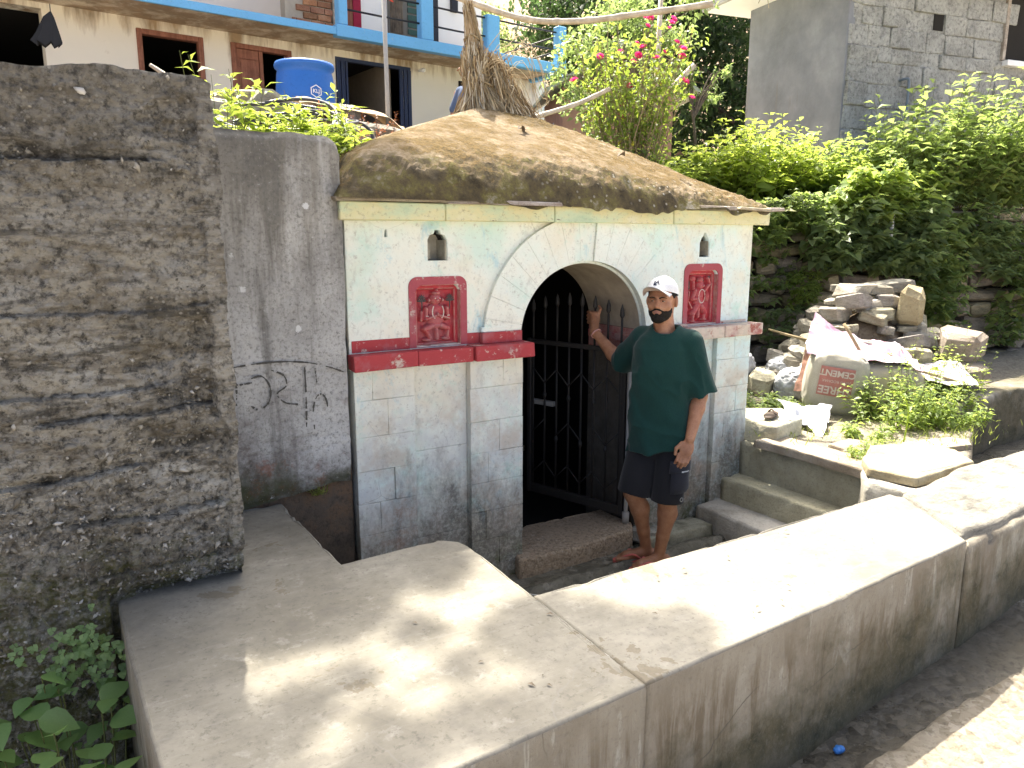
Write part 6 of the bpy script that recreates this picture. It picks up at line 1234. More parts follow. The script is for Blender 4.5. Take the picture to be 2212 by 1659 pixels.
# the tree whose branch shades the foreground slab; its trunk stands left of the view
def shade_tree():
    b0 = np.array([-3.0, 6.8, 2.3]); T = thing('shade_tree', 'tall tree left of the view whose branch dapples the foreground slab', 'tree', tuple(b0)); rng = np.random.default_rng(31)
    sh = [(1.3, 2.62, .26), (1.05, 2.66, .26), (.74, 2.5, .3), (.5, 2.6, .25), (.9, 2.35, .2), (1.42, 1.86, .2), (1.56, 1.86, .17), (1.52, 1.64, .2), (1.68, 1.62, .2), (1.68, 1.48, .16), (.54, 1.8, .12), (.68, 1.87, .08), (.82, 1.93, .06), (1.08, 2.08, .08), (.8, 1.58, .12), (1.06, 1.55, .11), (1.2, 1.47, .13), (.66, 1.43, .16), (.25, 1.9, .3), (.2, 2.4, .3), (1.1, 1.8, .05), (1.9, 1.7, .08), (0.3, 1.5, .25)]
    Ps = []; lim = tube('trunk', spline([(0, 0, -0.2), (0.15, 0.1, 3), (0.5, 0.3, 6.4), (1.0, 0.5, 8.6)], 16), np.linspace(0.26, 0.12, 16), MT['bark'], T, 9)
    for i, (x, y, r_) in enumerate(sh):
        h = 9.6 + rng.uniform(-0.6, 0.6); c = np.array([x + 0.1121 * h, y + 0.5664 * h, 0.68 + h]) - b0; n = int(2600 * r_ * r_ * 4) + 30
        Ps.append(c + norm(rng.normal(0, 1, (n, 3))) * rng.uniform(0, 1, (n, 1)) ** 0.5 * np.array([r_ * 1.05, r_ * 1.05, r_ * 1.4]))
        tube('branch', spline([(1.0, 0.5, 8.6), c * 0.5 + np.array([0.4, 0.3, 4.6]), c], 8), np.linspace(0.03, 0.006, 8), MT['bark'], T, 5)
    P = np.concatenate(Ps); n = len(P); L = rng.uniform(0.05, 0.1, n); V, Tt = leaf_arrays(P, rng.normal(0, 1, (n, 3)), rng.normal(0, .5, (n, 3)) + np.array([0, 0.3, 1]), L, L * 0.55); link('crown', np_mesh('crown', V, Tt), MT['lf_dark'], T)
shade_tree()
# ------------------------------------------------------------------ rubble heap, bags, litter
def heap():
    rr = random.Random(21); ms = [stone_mesh('stone', 1, 1, 1, 400 + i, 0.16, 0.2) for i in range(14)]
    c = (6.4, 4.08); cnt = 0
    ang0 = math.atan2(-c[1], -c[0])
    rr_h = (0.51, -0.86)
    for lev in range(9):
        z = 0.62 + lev * 0.108; rad = 1.0 * (1 - (lev / 9.4) ** 1.2); n = max(5, int(rad * 28))
        for k in range(n):
            a = 2 * math.pi * (k + rr.random() * 0.7) / n + lev; ca, sa = math.cos(a), math.sin(a)
            if (ca * math.cos(ang0) + sa * math.sin(ang0)) < -0.45: continue
            x = c[0] + rad * ca * 0.98 + rr.uniform(-.05, .05); y = c[1] + rad * sa * 0.75 + rr.uniform(-.05, .05) + lev * 0.03
            o = link('rubble_stone', ms[cnt % 14], MT['rubble']); s = rr.uniform(0.12, 0.31); o.scale = (s, s * rr.uniform(.55, .85), s * rr.uniform(.34, .58)); o.location = (x, y, z + rr.uniform(-.02, .02)); o.rotation_euler = (rr.uniform(-.25, .25), rr.uniform(-.25, .25), rr.uniform(0, 6.28))
            sd = ca * rr_h[0] + sa * rr_h[1]; tag(o, f"{'small' if s < 0.2 else 'medium' if s < 0.27 else 'large'} rubble stone {'low in' if lev < 2 else 'in the lower half of' if lev < 4 else 'in the upper half of' if lev < 6 else 'near the top of'} the heap, {'left side' if sd < -0.5 else 'right side' if sd > 0.5 else 'facing front'}", 'stone', 'stones of the rubble heap'); cnt += 1
    for k in range(60):
        x, y = 5.6 + rr.uniform(-.15, 1.0), 4.4 + rr.uniform(-.35, .3); o = link('rubble_chip', ms[k % 14], MT['rubble']); s = rr.uniform(0.07, 0.16); o.scale = (s, s * .7, s * .45); o.location = (x, y, 0.64 + 0.75 * max(0, x - 5.45) * rr.random()); o.rotation_euler = (rr.uniform(-.5, .5), rr.uniform(-.5, .5), rr.uniform(0, 6.28)); tag(o, 'small broken stone chip left of the rubble heap', 'stone', 'stone chips left of the heap')
    sp = [('big white angular boulder on the right of the rubble heap', (6.55, 3.42, 1.06), (0.4, 0.34, 0.26), .4, 'sand'), ('long flat slab stone on top of the rubble heap', (6.62, 4.25, 1.5), (0.55, 0.22, 0.1), -.6, 'schist'), ('tan boulder behind the cement bag', (5.72, 4.05, 0.98), (0.52, 0.36, 0.27), .2, 'drystone'), ('upright pale stone near the top of the heap', (6.5, 3.85, 1.37), (0.24, 0.2, 0.3), .5, 'sand'), ('long layered tan stone low on the heap front', (6.3, 3.3, 0.86), (0.46, 0.24, 0.15), -.45, 'sand'), ('smooth grey stone beside the shrine corner', (5.2, 4.35, 0.72), (0.28, 0.22, 0.18), .4, 'rubble')]
    for i, (lb, p, s, a, m) in enumerate(sp): o = link('stone', stone_mesh('stone', *s, 500 + i, 0.12, 0.2), MT[m]); o.location = p; o.rotation_euler = (0.1, -0.12, a); tag(o, lb, 'stone')
    # core of earth and gravel so the heap is solid
    X, Y = np.meshgrid(np.linspace(5.3, 7.4, 50), np.linspace(3.2, 5.0, 50), indexing='ij'); d = np.sqrt(((X - c[0]) / 0.92) ** 2 + ((Y - c[1] - .1) / 0.7) ** 2); Z = 0.5 + 0.82 * np.maximum(0, 1 - d ** 1.5) + 0.05 * fbm(np.stack([X * 6, Y * 6, X * 0], -1), 5, 3)
    tag(link('heap_earth', grid_mesh('heap_earth', np.stack([X, Y, Z], -1)), MT['soil'], None, True), kind='structure')
heap()
def soft_blob(name, rad, seed, amp, mat, p=2.6, wr=7, n=48, parent=None):
    th, ph = np.meshgrid(np.linspace(-math.pi / 2, math.pi / 2, n), np.linspace(0, 2 * math.pi, n * 2), indexing='ij'); sg = lambda v, e: np.sign(v) * np.abs(v) ** e; e = 2 / p
    P = np.stack([rad[0] * sg(np.cos(th), e) * sg(np.cos(ph), e), rad[1] * sg(np.cos(th), e) * sg(np.sin(ph), e), rad[2] * sg(np.sin(th), e)], -1); q = P / max(rad)
    r = 1 + amp * 2 * fbm(q * wr * 0.5, seed, 4) - amp * 1.2 * np.abs(fbm(q * wr, seed + 3, 3)) * 2
    return link(name, grid_mesh(name, P * r[..., None]), mat, parent, True)
bagm = m_fabric('woven_cement_bag', (0.42, 0.385, 0.31), 300, 0.7)
cb = thing('cement_bag', 'upside down cement bag with red printed panel at the heap foot', 'bag', (5.28, 3.74, 0.56), math.radians(-50 + 4)); cb.rotation_euler = (0.06, 0.12, math.radians(-47))
b_ = soft_blob('bag_body', (0.235, 0.16, 0.27), 3, 0.045, bagm, 3.6, 6, parent=cb); b_.location = (0, 0, 0.26)
rp = simple('faded_red_print', (0.36, 0.15, 0.125), 0.8, 0.15, 30)
def on_bag(dx, dz, off):
    def f(co):
        x = -co.x + dx; z = -co.y + dz; u = min(1, abs(x) / 0.235); v = min(1, abs(z - 0.26) / 0.27); y = -0.16 * max(0.05, (1 - u ** 3.6 - v ** 3.6)) ** (1 / 3.6) * 1.04 - off; return (x, y, z)
    return f
gx, gz = np.meshgrid(np.linspace(-0.125, 0.125, 20), np.linspace(-0.115, 0.115, 20), indexing='ij'); ff = on_bag(-0.02, 0.30, 0.006); pm = np.array([[ff(Vector((a, b, 0))) for a, b in zip(r1, r2)] for r1, r2 in zip(gx, gz)]); link('print_panel', grid_mesh('print_panel', pm), rp, cb, True)
MT['fade'] = simple('faded_print', (0.5, 0.42, 0.36), 0.8)
text_mesh('lettering', 'SHREE', 0.085, MT['fade'], cb, on_bag(-0.02, 0.235, 0.011), 0, 0.002); text_mesh('lettering', 'CEMENT', 0.068, MT['fade'], cb, on_bag(-0.02, 0.37, 0.011), 0, 0.002); text_mesh('lettering', 'JUNG RODHAK', 0.03, MT['fade'], cb, on_bag(-0.02, 0.305, 0.011))
cb2 = thing('cement_bag', 'slumped plain side of a cement bag right of the printed one', 'bag', (5.62, 3.5, 0.56), math.radians(-42)); b_ = soft_blob('bag_body', (0.3, 0.18, 0.22), 9, 0.05, m_fabric('dusty_woven_bag', (0.38, 0.33, 0.26), 300, 0.8), 3.0, 6, parent=cb2); b_.location = (0, 0, 0.2); b_.rotation_euler = (0, 0.1, 0)
tube('bag_seam', spline([(-0.27, -0.12, 0.05), (-0.25, -0.15, 0.2), (-0.2, -0.14, 0.36)], 10), 0.008, MT['cane'], cb2, 5)
def sheet(name, label, cat, corners, mat, amp, seed, n=40, sag=0.0):
    A, B, Cc, D = (np.array(c, dtype=float) for c in corners); u, v = np.meshgrid(np.linspace(0, 1, n), np.linspace(0, 1, n), indexing='ij'); u = u[..., None]; v = v[..., None]
    P = A * (1 - u) * (1 - v) + B * u * (1 - v) + Cc * u * v + D * (1 - u) * v; P = P + amp * 2 * np.stack([fbm(P * 5, seed, 4), fbm(P * 5, seed + 1, 4), 1.3 * fbm(P * 7, seed + 2, 4)], -1); P[..., 2] -= sag * (4 * u * (1 - u) * v)[..., 0]
    return tag(link(name, grid_mesh(name, P), mat, None, True), label, cat)
nb = N('pink_white_banner'); cbn = nb.ramp(nb.noise(4, 5, 0.6), (0.4, (0.46, 0.25, 0.33)), (0.52, (0.5, 0.4, 0.46)), (0.62, (0.55, 0.52, 0.55))); MT['banner'] = nb.done(cbn, 0.45, nb.bump(nb.noise(14, 5, 0.6), 0.5, 0.02), 0.4)
sheet('plastic_banner', 'crumpled pink and white plastic banner thrown over the cement bags', 'banner', ((5.05, 3.82, 1.06), (5.72, 3.22, 0.97), (6.05, 3.7, 1.1), (5.6, 4.15, 1.3)), MT['banner'], 0.05, 5, 46, 0.06)
sheet('plastic_banner', 'flat white end of a banner resting right of the bags', 'banner', ((5.72, 3.2, 0.86), (6.02, 2.98, 0.84), (6.3, 3.3, 0.97), (5.98, 3.5, 0.93)), simple('white_banner', (0.55, 0.5, 0.53), 0.45, 0.05), 0.02, 8)
sheet('red_cloth', 'faded red and brown cloth folded beside the printed cement bag', 'cloth', ((5.1, 3.95, 0.72), (5.22, 3.72, 0.72), (5.4, 3.92, 1.06), (5.28, 4.0, 1.06)), m_fabric('faded_red_cloth', (0.36, 0.2, 0.15), 90), 0.03, 11, 30)
sheet('white_plastic', 'crumpled white plastic sheet on the gravel before the cement bags', 'plastic sheet', ((4.55, 3.45, 0.6), (4.55, 3.2, 0.6), (5.0, 3.55, 0.64), (4.75, 3.8, 0.68)), simple('white_polythene', (0.5, 0.5, 0.54), 0.3, 0.04), 0.075, 14, 50)
for lb, a, b, r_ in (('long thin stick across the cement bags', (5.2, 4.2, 1.17), (5.98, 3.05, 0.84), 0.012), ('short stick standing on the pink banner', (5.55, 3.85, 1.26), (5.58, 3.62, 0.93), 0.013), ('forked twig end left of the printed bag', (5.12, 4.25, 1.2), (5.45, 3.98, 1.06), 0.009)): tag(tube('stick', spline([a, ((a[0] + b[0]) / 2, (a[1] + b[1]) / 2, (a[2] + b[2]) / 2 + 0.01), b], 8), r_, MT['cane'], None, 6), lb, 'stick')
tag(tube('rope', spline([(5.36 + 0.035 * math.cos(t * 2.1) * (1 - t * .02), 3.6 + 0.03 * math.sin(t * 1.7), 0.98 + 0.035 * math.sin(t * 2.6)) for t in range(11)], 60), 0.008, MT['bark'], None, 6), 'dark knotted rope on the stick over the printed bag', 'rope')
gp = simple('grey_polythene', (0.42, 0.43, 0.45), 0.35, 0.2, 9, 0.5, 0.02)
for lb, p, s, sd_ in (('large grey plastic wrapped bundle by the stone wall', (5.38, 4.15, 0.72), (0.2, 0.16, 0.15), 5), ('pale grey bundle behind beside the shrine corner', (5.15, 4.62, 0.82), (0.19, 0.16, 0.17), 6), ('dark plastic bundle under the wall', (5.6, 4.45, 0.78), (0.18, 0.14, 0.13), 7)):
    o = soft_blob('plastic_bundle', s, sd_, 0.16, gp, 2.2, 6); o.location = p; tag(o, lb, 'bundle')
sh_ = thing('sandal', 'dark brown sandal lying on the corner block', 'sandal', (4.3, 3.5, 0.705), 0.5); o = soft_blob('sole', (0.12, 0.045, 0.012), 3, 0.05, simple('dark_rubber', (0.07, 0.05, 0.04), 0.7), 2.4, 4, 24, sh_); o.location = (0, 0, 0.012); tube('strap', spline([(0.05, 0.03, 0.02), (0.03, 0, 0.045), (-0.02, -0.04, 0.02)], 10), 0.007, simple('sandal_strap', (0.1, 0.07, 0.06), 0.7), sh_, 5)
# pipes in the bank
pv = thing('bank_pipe', 'grey plastic pipe elbow sticking out of the nettle bank', 'pipe', (7.33, 4.75, 2.15)); pv.scale = (0.6, 0.6, 0.55); tube('pipe', spline([(-0.25, 0.1, 0.3), (0.02, -0.05, 0.28), (0.1, -0.1, 0.26), (0.12, -0.11, 0.15), (0.12, -0.11, -0.35)], 24), 0.034, MT['grey_pvc'], pv, 10); tube('collar', [(0.1, -0.1, 0.245), (0.12, -0.11, 0.16)], 0.042, MT['grey_pvc'], pv, 10)
# litter
wr = soft_blob('wrapper', (0.026, 0.017, 0.013), 8, 0.25, simple('blue_foil', (0.05, 0.2, 0.6), 0.3, 0.4, 60), 2, 7, 16); wr.location = (2.3, 1.47, 0.115); tag(wr, 'crumpled blue wrapper lying in the drain', 'wrapper')
for i, (x, y, lb) in enumerate([(2.55, 4.1, 'curled brown leaf on the middle of the roof'), (2.62, 4.12, 'second brown leaf on the middle of the roof'), (3.6, 3.75, 'small brown leaf near the right of the roof'), (3.0, 3.62, 'pale chip on the roof rim')]):
    t_ = 1 - max(abs((x - 2.8) / (1.625 if x < 2.8 else 1.425)), abs((y - 4.88) / 1.44)); z = 2.36 + 0.53 * t_
    V, T_ = leaf_arrays(np.zeros((1, 3)), np.array([[1.0, 0.3, 0.2]]), np.array([[0, -0.2, 1.0]]), np.array([0.07]), np.array([0.05]), 0.4, 0.3); o = link('fallen_leaf', np_mesh('fallen_leaf', V, T_), MT['bark']); o.location = (x, y, z); o.rotation_euler = (0, 0, i); tag(o, lb, 'leaf')
rng_l = random.Random(3)
lm = np_mesh('fallen_leaf', *leaf_arrays(np.zeros((1, 3)), np.array([[1.0, 0, 0.12]]), np.array([[0, 0, 1.0]]), np.array([0.03]), np.array([0.012]), 0.3, 0.1)); lm.materials.append(MT['bark'])
for i in range(22):
    o = link('fallen_leaf', lm, None); x = rng_l.uniform(0.3, 3.0); o.location = (x, rng_l.uniform(1.6, 2.05) if x > 1.3 else rng_l.uniform(1.6, 2.6), 0.687); o.rotation_euler = (0, 0, rng_l.uniform(0, 6)); s = rng_l.uniform(0.4, 1); o.scale = (s, s, s); tag(o, 'tiny dry leaf scrap lying on the concrete parapet top', 'leaf', 'leaf scraps on the parapet')
tag(tube('white_string', spline([(2.08, 3.22, 0.04), (2.12, 3.14, 0.05), (2.2, 3.1, 0.03), (2.16, 3.02, 0.03), (2.26, 3.0, 0.03)], 20), 0.003, MT['white'], None, 5), 'short white string lying on the wet court floor', 'string')
tag(soft_blob('moss', (0.16, 0.05, 0.035), 4, 0.25, simple('wet_moss', (0.05, 0.075, 0.015), 0.9, 0.3, 60, 0.9, 0.02), 2, 9, 30), kind='stuff'); bpy.data.objects['moss'].location = (3.6, 3.5, 0.06)
# ------------------------------------------------------------------ people (signed distance fields turned into one continuous surface)
class Field:
    def __init__(s, lo, hi, h):
        s.lo = np.array(lo, dtype=float); s.h = h; s.n = np.ceil((np.array(hi) - s.lo) / h).astype(int) + 1
        s.ax = [s.lo[i] + h * np.arange(s.n[i]) for i in range(3)]; s.v = np.full(tuple(s.n), 0.5, dtype=np.float32)
    def region(s, lo, hi):
        sl = []
        for i in range(3):
            a = max(0, int((lo[i] - s.lo[i]) / s.h)); b = min(s.n[i], int((hi[i] - s.lo[i]) / s.h) + 2); sl.append(slice(a, max(a, b)))
        return tuple(sl), np.meshgrid(*[s.ax[i][sl[i]] for i in range(3)], indexing='ij', sparse=True)
    def blend(s, sl, d, k):
        v = s.v[sl]
        if k <= 0: s.v[sl] = np.minimum(v, d); return
        hh = np.clip(0.5 + 0.5 * (v - d) / k, 0, 1); s.v[sl] = v * (1 - hh) + d * hh - k * hh * (1 - hh)
    def cone(s, a, b, r1, r2, k=0.02, cut=False):
        a = np.array(a, float); b = np.array(b, float); m = max(r1, r2) + k + 0.03; sl, (X, Y, Z) = s.region(np.minimum(a, b) - m, np.maximum(a, b) + m)
        ba = b - a; bb = ba @ ba; t = ((X - a[0]) * ba[0] + (Y - a[1]) * ba[1] + (Z - a[2]) * ba[2]) / bb; tc = np.clip(t, 0, 1)
        d = np.sqrt((X - a[0] - tc * ba[0]) ** 2 + (Y - a[1] - tc * ba[1]) ** 2 + (Z - a[2] - tc * ba[2]) ** 2) - (r1 + (r2 - r1) * tc)
        if cut: d = np.maximum(d, (t - 1) * math.sqrt(bb))
        s.blend(sl, d, k)
    def ell(s, c, A, rad, k=0.02, neg=False):
        c = np.array(c, float); m = max(rad) + k + 0.03; sl, (X, Y, Z) = s.region(c - m, c + m); A = np.array(A); q = [(X - c[0]) * A[i][0] + (Y - c[1]) * A[i][1] + (Z - c[2]) * A[i][2] for i in range(3)]
        k0 = np.sqrt(sum((q[i] / rad[i]) ** 2 for i in range(3))); k1 = np.sqrt(sum((q[i] / rad[i] ** 2) ** 2 for i in range(3))) + 1e-9; d = k0 * (k0 - 1) / k1
        if neg:
            v = s.v[sl]; hh = np.clip(0.5 - 0.5 * (v + d) / k, 0, 1); s.v[sl] = v * (1 - hh) - d * hh + k * hh * (1 - hh)
        else: s.blend(sl, d, k)
    def func(s, lo, hi, fn, k=0.0, op='u'):
        sl, (X, Y, Z) = s.region(lo, hi); d = fn(X, Y, Z)
        if op == 'u': s.blend(sl, d, k)
        elif op == 'i': s.v[sl] = np.maximum(s.v[sl], d)
        elif op == 'add': s.v[sl] = s.v[sl] + d
    def mesh(s, name):
        v = s.v; neg = v < 0; c = np.zeros(tuple(s.n - 1), dtype=np.int8); nx, ny, nz = s.n
        cs = [(i, j, k) for i in (0, 1) for j in (0, 1) for k in (0, 1)]
        for i, j, k in cs: c += neg[i:nx - 1 + i, j:ny - 1 + j, k:nz - 1 + k]
        act = np.argwhere((c > 0) & (c < 8)); idx = -np.ones(c.shape, dtype=np.int32); idx[tuple(act.T)] = np.arange(len(act))
        val = {q: v[act[:, 0] + q[0], act[:, 1] + q[1], act[:, 2] + q[2]] for q in cs}; acc = np.zeros((len(act), 3)); cnt = np.zeros(len(act))
        for a in cs:
            for ax in range(3):
                if a[ax] == 0:
                    b = list(a); b[ax] = 1; b = tuple(b); va, vb = val[a], val[b]; mk = (va < 0) != (vb < 0); t = np.where(mk, va / np.where(mk, va - vb, 1), 0); p = np.tile(np.array(a, float), (len(act), 1)); p[:, ax] = t; acc += p * mk[:, None]; cnt += mk
        V = s.lo + (act + acc / cnt[:, None]) * s.h; Q = []
        for ax in range(3):
            o1, o2 = (ax + 1) % 3, (ax + 2) % 3; a = [slice(None)] * 3; b = [slice(None)] * 3; a[ax] = slice(0, -1); b[ax] = slice(1, None); diff = neg[tuple(a)] != neg[tuple(b)]; e = np.argwhere(diff); e = e[(e[:, o1] > 0) & (e[:, o2] > 0) & (e[:, o1] < s.n[o1] - 1) & (e[:, o2] < s.n[o2] - 1)]
            sg = neg[tuple(a)][tuple(e.T)]; q = []
            for d1, d2 in ((1, 1), (0, 1), (0, 0), (1, 0)): p = e.copy(); p[:, o1] -= d1; p[:, o2] -= d2; q.append(idx[tuple(p.T)])
            q = np.stack(q, -1); q[~sg] = q[~sg][:, ::-1]; Q.append(q)
        Q = np.concatenate(Q); Q = Q[(Q >= 0).all(1)]; return np_mesh(name, V, Q)

def skin_mat():
    n = N('brown_skin'); a = n.noise(22, 5, 0.6); b = n.noise(160, 4, 0.6); z = n.xyz(2)
    col = n.ramp(a, (0.3, (0.29, 0.125, 0.066)), (0.55, (0.38, 0.182, 0.1)), (0.75, (0.44, 0.225, 0.13))); col = n.mix(n.ramp(b, (0.35, 0.3), (0.5, 0.0)), col, (0.17, 0.075, 0.045))
    col = n.mix(n.mapr(z, 0.5, 0.2, 0.0, 0.35), col, (0.2, 0.09, 0.05)); return n.done(col, 0.5, n.bump(b, 0.2, 0.002), 0.4, sss=0.08)
MT['skin'] = skin_mat(); MT['hair'] = simple('black_hair', (0.014, 0.011, 0.009), 0.9, 0.2, 200, 0.6, 0.003)
rr_ = np.array([0.70, -0.714, 0]); ff_ = np.array([-0.714, -0.70, 0]); C0 = np.array([2.985, 3.22, 0]); UP = np.array([0, 0, 1.0])
def W(a, b, z): return C0 + rr_ * a + ff_ * b + UP * z
def man():
    M_ = thing('person', 'man in dark green t-shirt, cargo shorts and white cap holding the gate', 'person', tuple(W(0, 0, 0.02)))
    def own(o): o.parent = M_; o.matrix_parent_inverse = Matrix.Translation(-M_.location); return o
    F_ = Field((2.55, 2.85, 0.0), (3.42, 4.02, 1.80), 0.0042)
    # head frame
    t = math.radians(14); hf = ff_ * math.cos(t) - rr_ * math.sin(t); hr = rr_ * math.cos(t) + ff_ * math.sin(t); hc = W(-0.012, 0.01, 0)
    def Hd(r, f, z): return hc + hr * r + hf * f + UP * z
    AX = (hr, hf, UP)
    F_.ell(Hd(0, -0.012, 1.632), AX, (0.076, 0.096, 0.105), 0.02); F_.ell(Hd(0, 0.022, 1.556), AX, (0.061, 0.072, 0.068), 0.03); F_.ell(Hd(0, 0.06, 1.515), AX, (0.034, 0.03, 0.026), 0.02)
    F_.ell(Hd(0.04, 0.052, 1.575), AX, (0.026, 0.028, 0.024), 0.015); F_.ell(Hd(-0.04, 0.052, 1.575), AX, (0.026, 0.028, 0.024), 0.015)      # cheekbones
    F_.ell(Hd(0, 0.074, 1.628), AX, (0.052, 0.018, 0.011), 0.012)                                                                       # brow
    for s in (-1, 1): F_.ell(Hd(s * 0.031, 0.093, 1.606), AX, (0.017, 0.013, 0.0095), 0.008, True)
    F_.cone(Hd(0, 0.083, 1.615), Hd(0, 0.106, 1.578), 0.008, 0.0135, 0.01); F_.ell(Hd(0.011, 0.094, 1.572), AX, (0.009, 0.01, 0.008), 0.005); F_.ell(Hd(-0.011, 0.094, 1.572), AX, (0.009, 0.01, 0.008), 0.005)
    F_.ell(Hd(0, 0.081, 1.546), AX, (0.026, 0.016, 0.014), 0.01)
    for s in (-1, 1): F_.ell(Hd(s * 0.079, -0.012, 1.598), (hr * 0.9 + hf * -0.3 * s, hf, UP), (0.010, 0.022, 0.033), 0.008)
    F_.cone(W(0.015, -0.015, 1.36), Hd(0, -0.012, 1.55), 0.062, 0.057, 0.025)
    # trunk and limbs
    F_.ell(W(0.01, 0, 1.22), (rr_, ff_, UP), (0.155, 0.10, 0.2), 0.04); F_.ell(W(0.005, 0, 0.93), (rr_, ff_, UP), (0.14, 0.1, 0.22), 0.04)
    shL, shR = W(-0.12, -0.08, 1.372), W(0.158, 0.02, 1.37); elL, wrL = np.array([2.952, 3.545, 1.195]), np.array([2.918, 3.775, 1.372]); elR, wrR = W(0.222, 0.01, 1.06), W(0.178, 0.135, 0.835)
    F_.cone(W(0.01, 0, 1.33), shL, 0.07, 0.055, 0.03); F_.cone(W(0.01, 0, 1.33), shR, 0.07, 0.055, 0.03)
    F_.cone(shL, elL, 0.052, 0.042, 0.02); F_.cone(elL, elL * 0.7 + wrL * 0.3, 0.041, 0.043, 0.015); F_.cone(elL * 0.7 + wrL * 0.3, wrL, 0.042, 0.026, 0.015)
    F_.cone(shR, elR, 0.053, 0.042, 0.02); F_.cone(elR, elR * 0.72 + wrR * 0.28, 0.042, 0.043, 0.015); F_.cone(elR * 0.72 + wrR * 0.28, wrR, 0.042, 0.027, 0.015)
    hipL, hipR = W(-0.075, -0.03, 0.80), W(0.07, 0.02, 0.80); knL, knR = W(-0.135, 0.055, 0.465), W(0.062, 0.06, 0.45); anL, anR = W(-0.055, -0.03, 0.095), W(0.03, 0.045, 0.095)
    for hp, kn, an, tdir in ((hipL, knL, anL, -rr_ * 0.93 + ff_ * 0.36), (hipR, knR, anR, -rr_ * 0.8 + ff_ * 0.6)):
        F_.cone(hp, kn, 0.085, 0.058, 0.03); back = -norm(tdir) * 0.018
        F_.cone(kn, kn * 0.72 + an * 0.28 + back, 0.056, 0.056, 0.02); F_.cone(kn * 0.72 + an * 0.28 + back, kn * 0.3 + an * 0.7 + back * 0.4, 0.055, 0.037, 0.02); F_.cone(kn * 0.3 + an * 0.7 + back * 0.4, an, 0.037, 0.033, 0.015)
        td = norm(tdir); sd = np.cross(UP, td); heel = an - td * 0.04 - UP * 0.045; ball = an + td * 0.125 - UP * 0.052; F_.ell(heel, (sd, td, UP), (0.03, 0.036, 0.028), 0.015)
        F_.cone(an - UP * 0.03, ball + UP * 0.008, 0.033, 0.024, 0.02); F_.cone(heel, ball, 0.026, 0.022, 0.02); F_.ell(ball, (sd, td, UP), (0.043, 0.035, 0.018), 0.015)
        for i, (o_, l_, r_) in enumerate(((0.03, 0.062, 0.0125), (0.011, 0.058, 0.0095), (-0.006, 0.05, 0.009), (-0.021, 0.042, 0.0085), (-0.034, 0.032, 0.008))): F_.cone(ball + sd * o_ - UP * 0.003, ball + sd * o_ + td * l_ - UP * 0.007, r_, r_ * 0.95, 0.006)
    # hanging hand: back of the hand to the camera, fingers loosely curled
    hd = norm(np.array(W(0.142, 0.165, 0.70) - wrR)); sx = norm(rr_ - hd * (rr_ @ hd)); fx = np.cross(sx, hd); fx = fx if fx @ ff_ > 0 else -fx
    pc = wrR + hd * 0.058; F_.ell(pc, (sx, fx, hd), (0.039, 0.018, 0.056), 0.012)
    for i, (o_, l1, l2) in enumerate(((-0.030, 0.038, 0.036), (-0.010, 0.043, 0.04), (0.010, 0.04, 0.037), (0.029, 0.031, 0.029))):
        k0 = pc + sx * o_ + hd * 0.042; k1 = k0 + hd * l1 + fx * 0.002 - sx * 0.004; k2 = k1 + hd * l2 * 0.85 - fx * l2 * 0.55 - sx * 0.006; F_.cone(k0, k1, 0.0098, 0.0088, 0.006); F_.cone(k1, k2, 0.0088, 0.0075, 0.004)
    tb = pc - sx * 0.034 - hd * 0.02; F_.cone(tb, tb - sx * 0.022 + hd * 0.036 + fx * 0.008, 0.014, 0.0105, 0.008); F_.cone(tb - sx * 0.022 + hd * 0.036 + fx * 0.008, tb - sx * 0.018 + hd * 0.07 + fx * 0.004, 0.0105, 0.0085, 0.004)
    # raised hand closed round a gate bar
    bar = np.array([3.075 - 0.316 * 0.248, 3.635 + 0.949 * 0.248]); gd = np.array([-0.316, 0.949, 0]); hc2 = np.array([bar[0], bar[1], 1.445]) + np.array([-0.028, -0.03, 0.0]); pd = norm(hc2 - wrL); ps = norm(np.cross(pd, np.array([0.85, -0.5, 0.0]))); pn = np.cross(ps, pd)
    away = norm(np.array([bar[0], bar[1], 1.445]) - hc2 + 1e-6); F_.cone(wrL, hc2 - pd * 0.01, 0.027, 0.03, 0.015); F_.ell(hc2, (np.array([0.72, 0.69, 0]), np.array([-0.69, 0.72, 0]), UP), (0.02, 0.036, 0.047), 0.012)
    side = np.array([-0.69, 0.72, 0]); fw = np.array([0.72, 0.69, 0])
    for i, (zo, rl) in enumerate(((0.036, 1.0), (0.014, 1.08), (-0.008, 1.02), (-0.029, 0.86))):
        k0 = hc2 + side * 0.026 + fw * 0.006 + UP * zo; k1 = k0 + side * 0.022 * rl + fw * 0.034 * rl; k2 = k1 - side * 0.026 * rl + fw * 0.022 * rl; k3 = k2 - side * 0.024 * rl - fw * 0.008; F_.cone(k0, k1, 0.0102, 0.0095, 0.005); F_.cone(k1, k2, 0.0095, 0.0088, 0.003); F_.cone(k2, k3, 0.0088, 0.0078, 0.003)
    t0 = hc2 - side * 0.022 + UP * 0.028; t1 = t0 - side * 0.012 + fw * 0.022 + UP * 0.03; t2 = t1 + side * 0.012 + fw * 0.022 + UP * 0.018; F_.cone(t0, t1, 0.0135, 0.0108, 0.008); F_.cone(t1, t2, 0.0108, 0.0085, 0.004)
    own(link('body', F_.mesh('body'), MT['skin'], None, True))
    # beard and moustache follow the jaw
    Bd = Field(hc + np.array([-0.13, -0.13, 1.47]), hc + np.array([0.13, 0.13, 1.65]), 0.0034)
    def loc(X, Y, Z): return ((X - hc[0]) * hr[0] + (Y - hc[1]) * hr[1], (X - hc[0]) * hf[0] + (Y - hc[1]) * hf[1], Z)
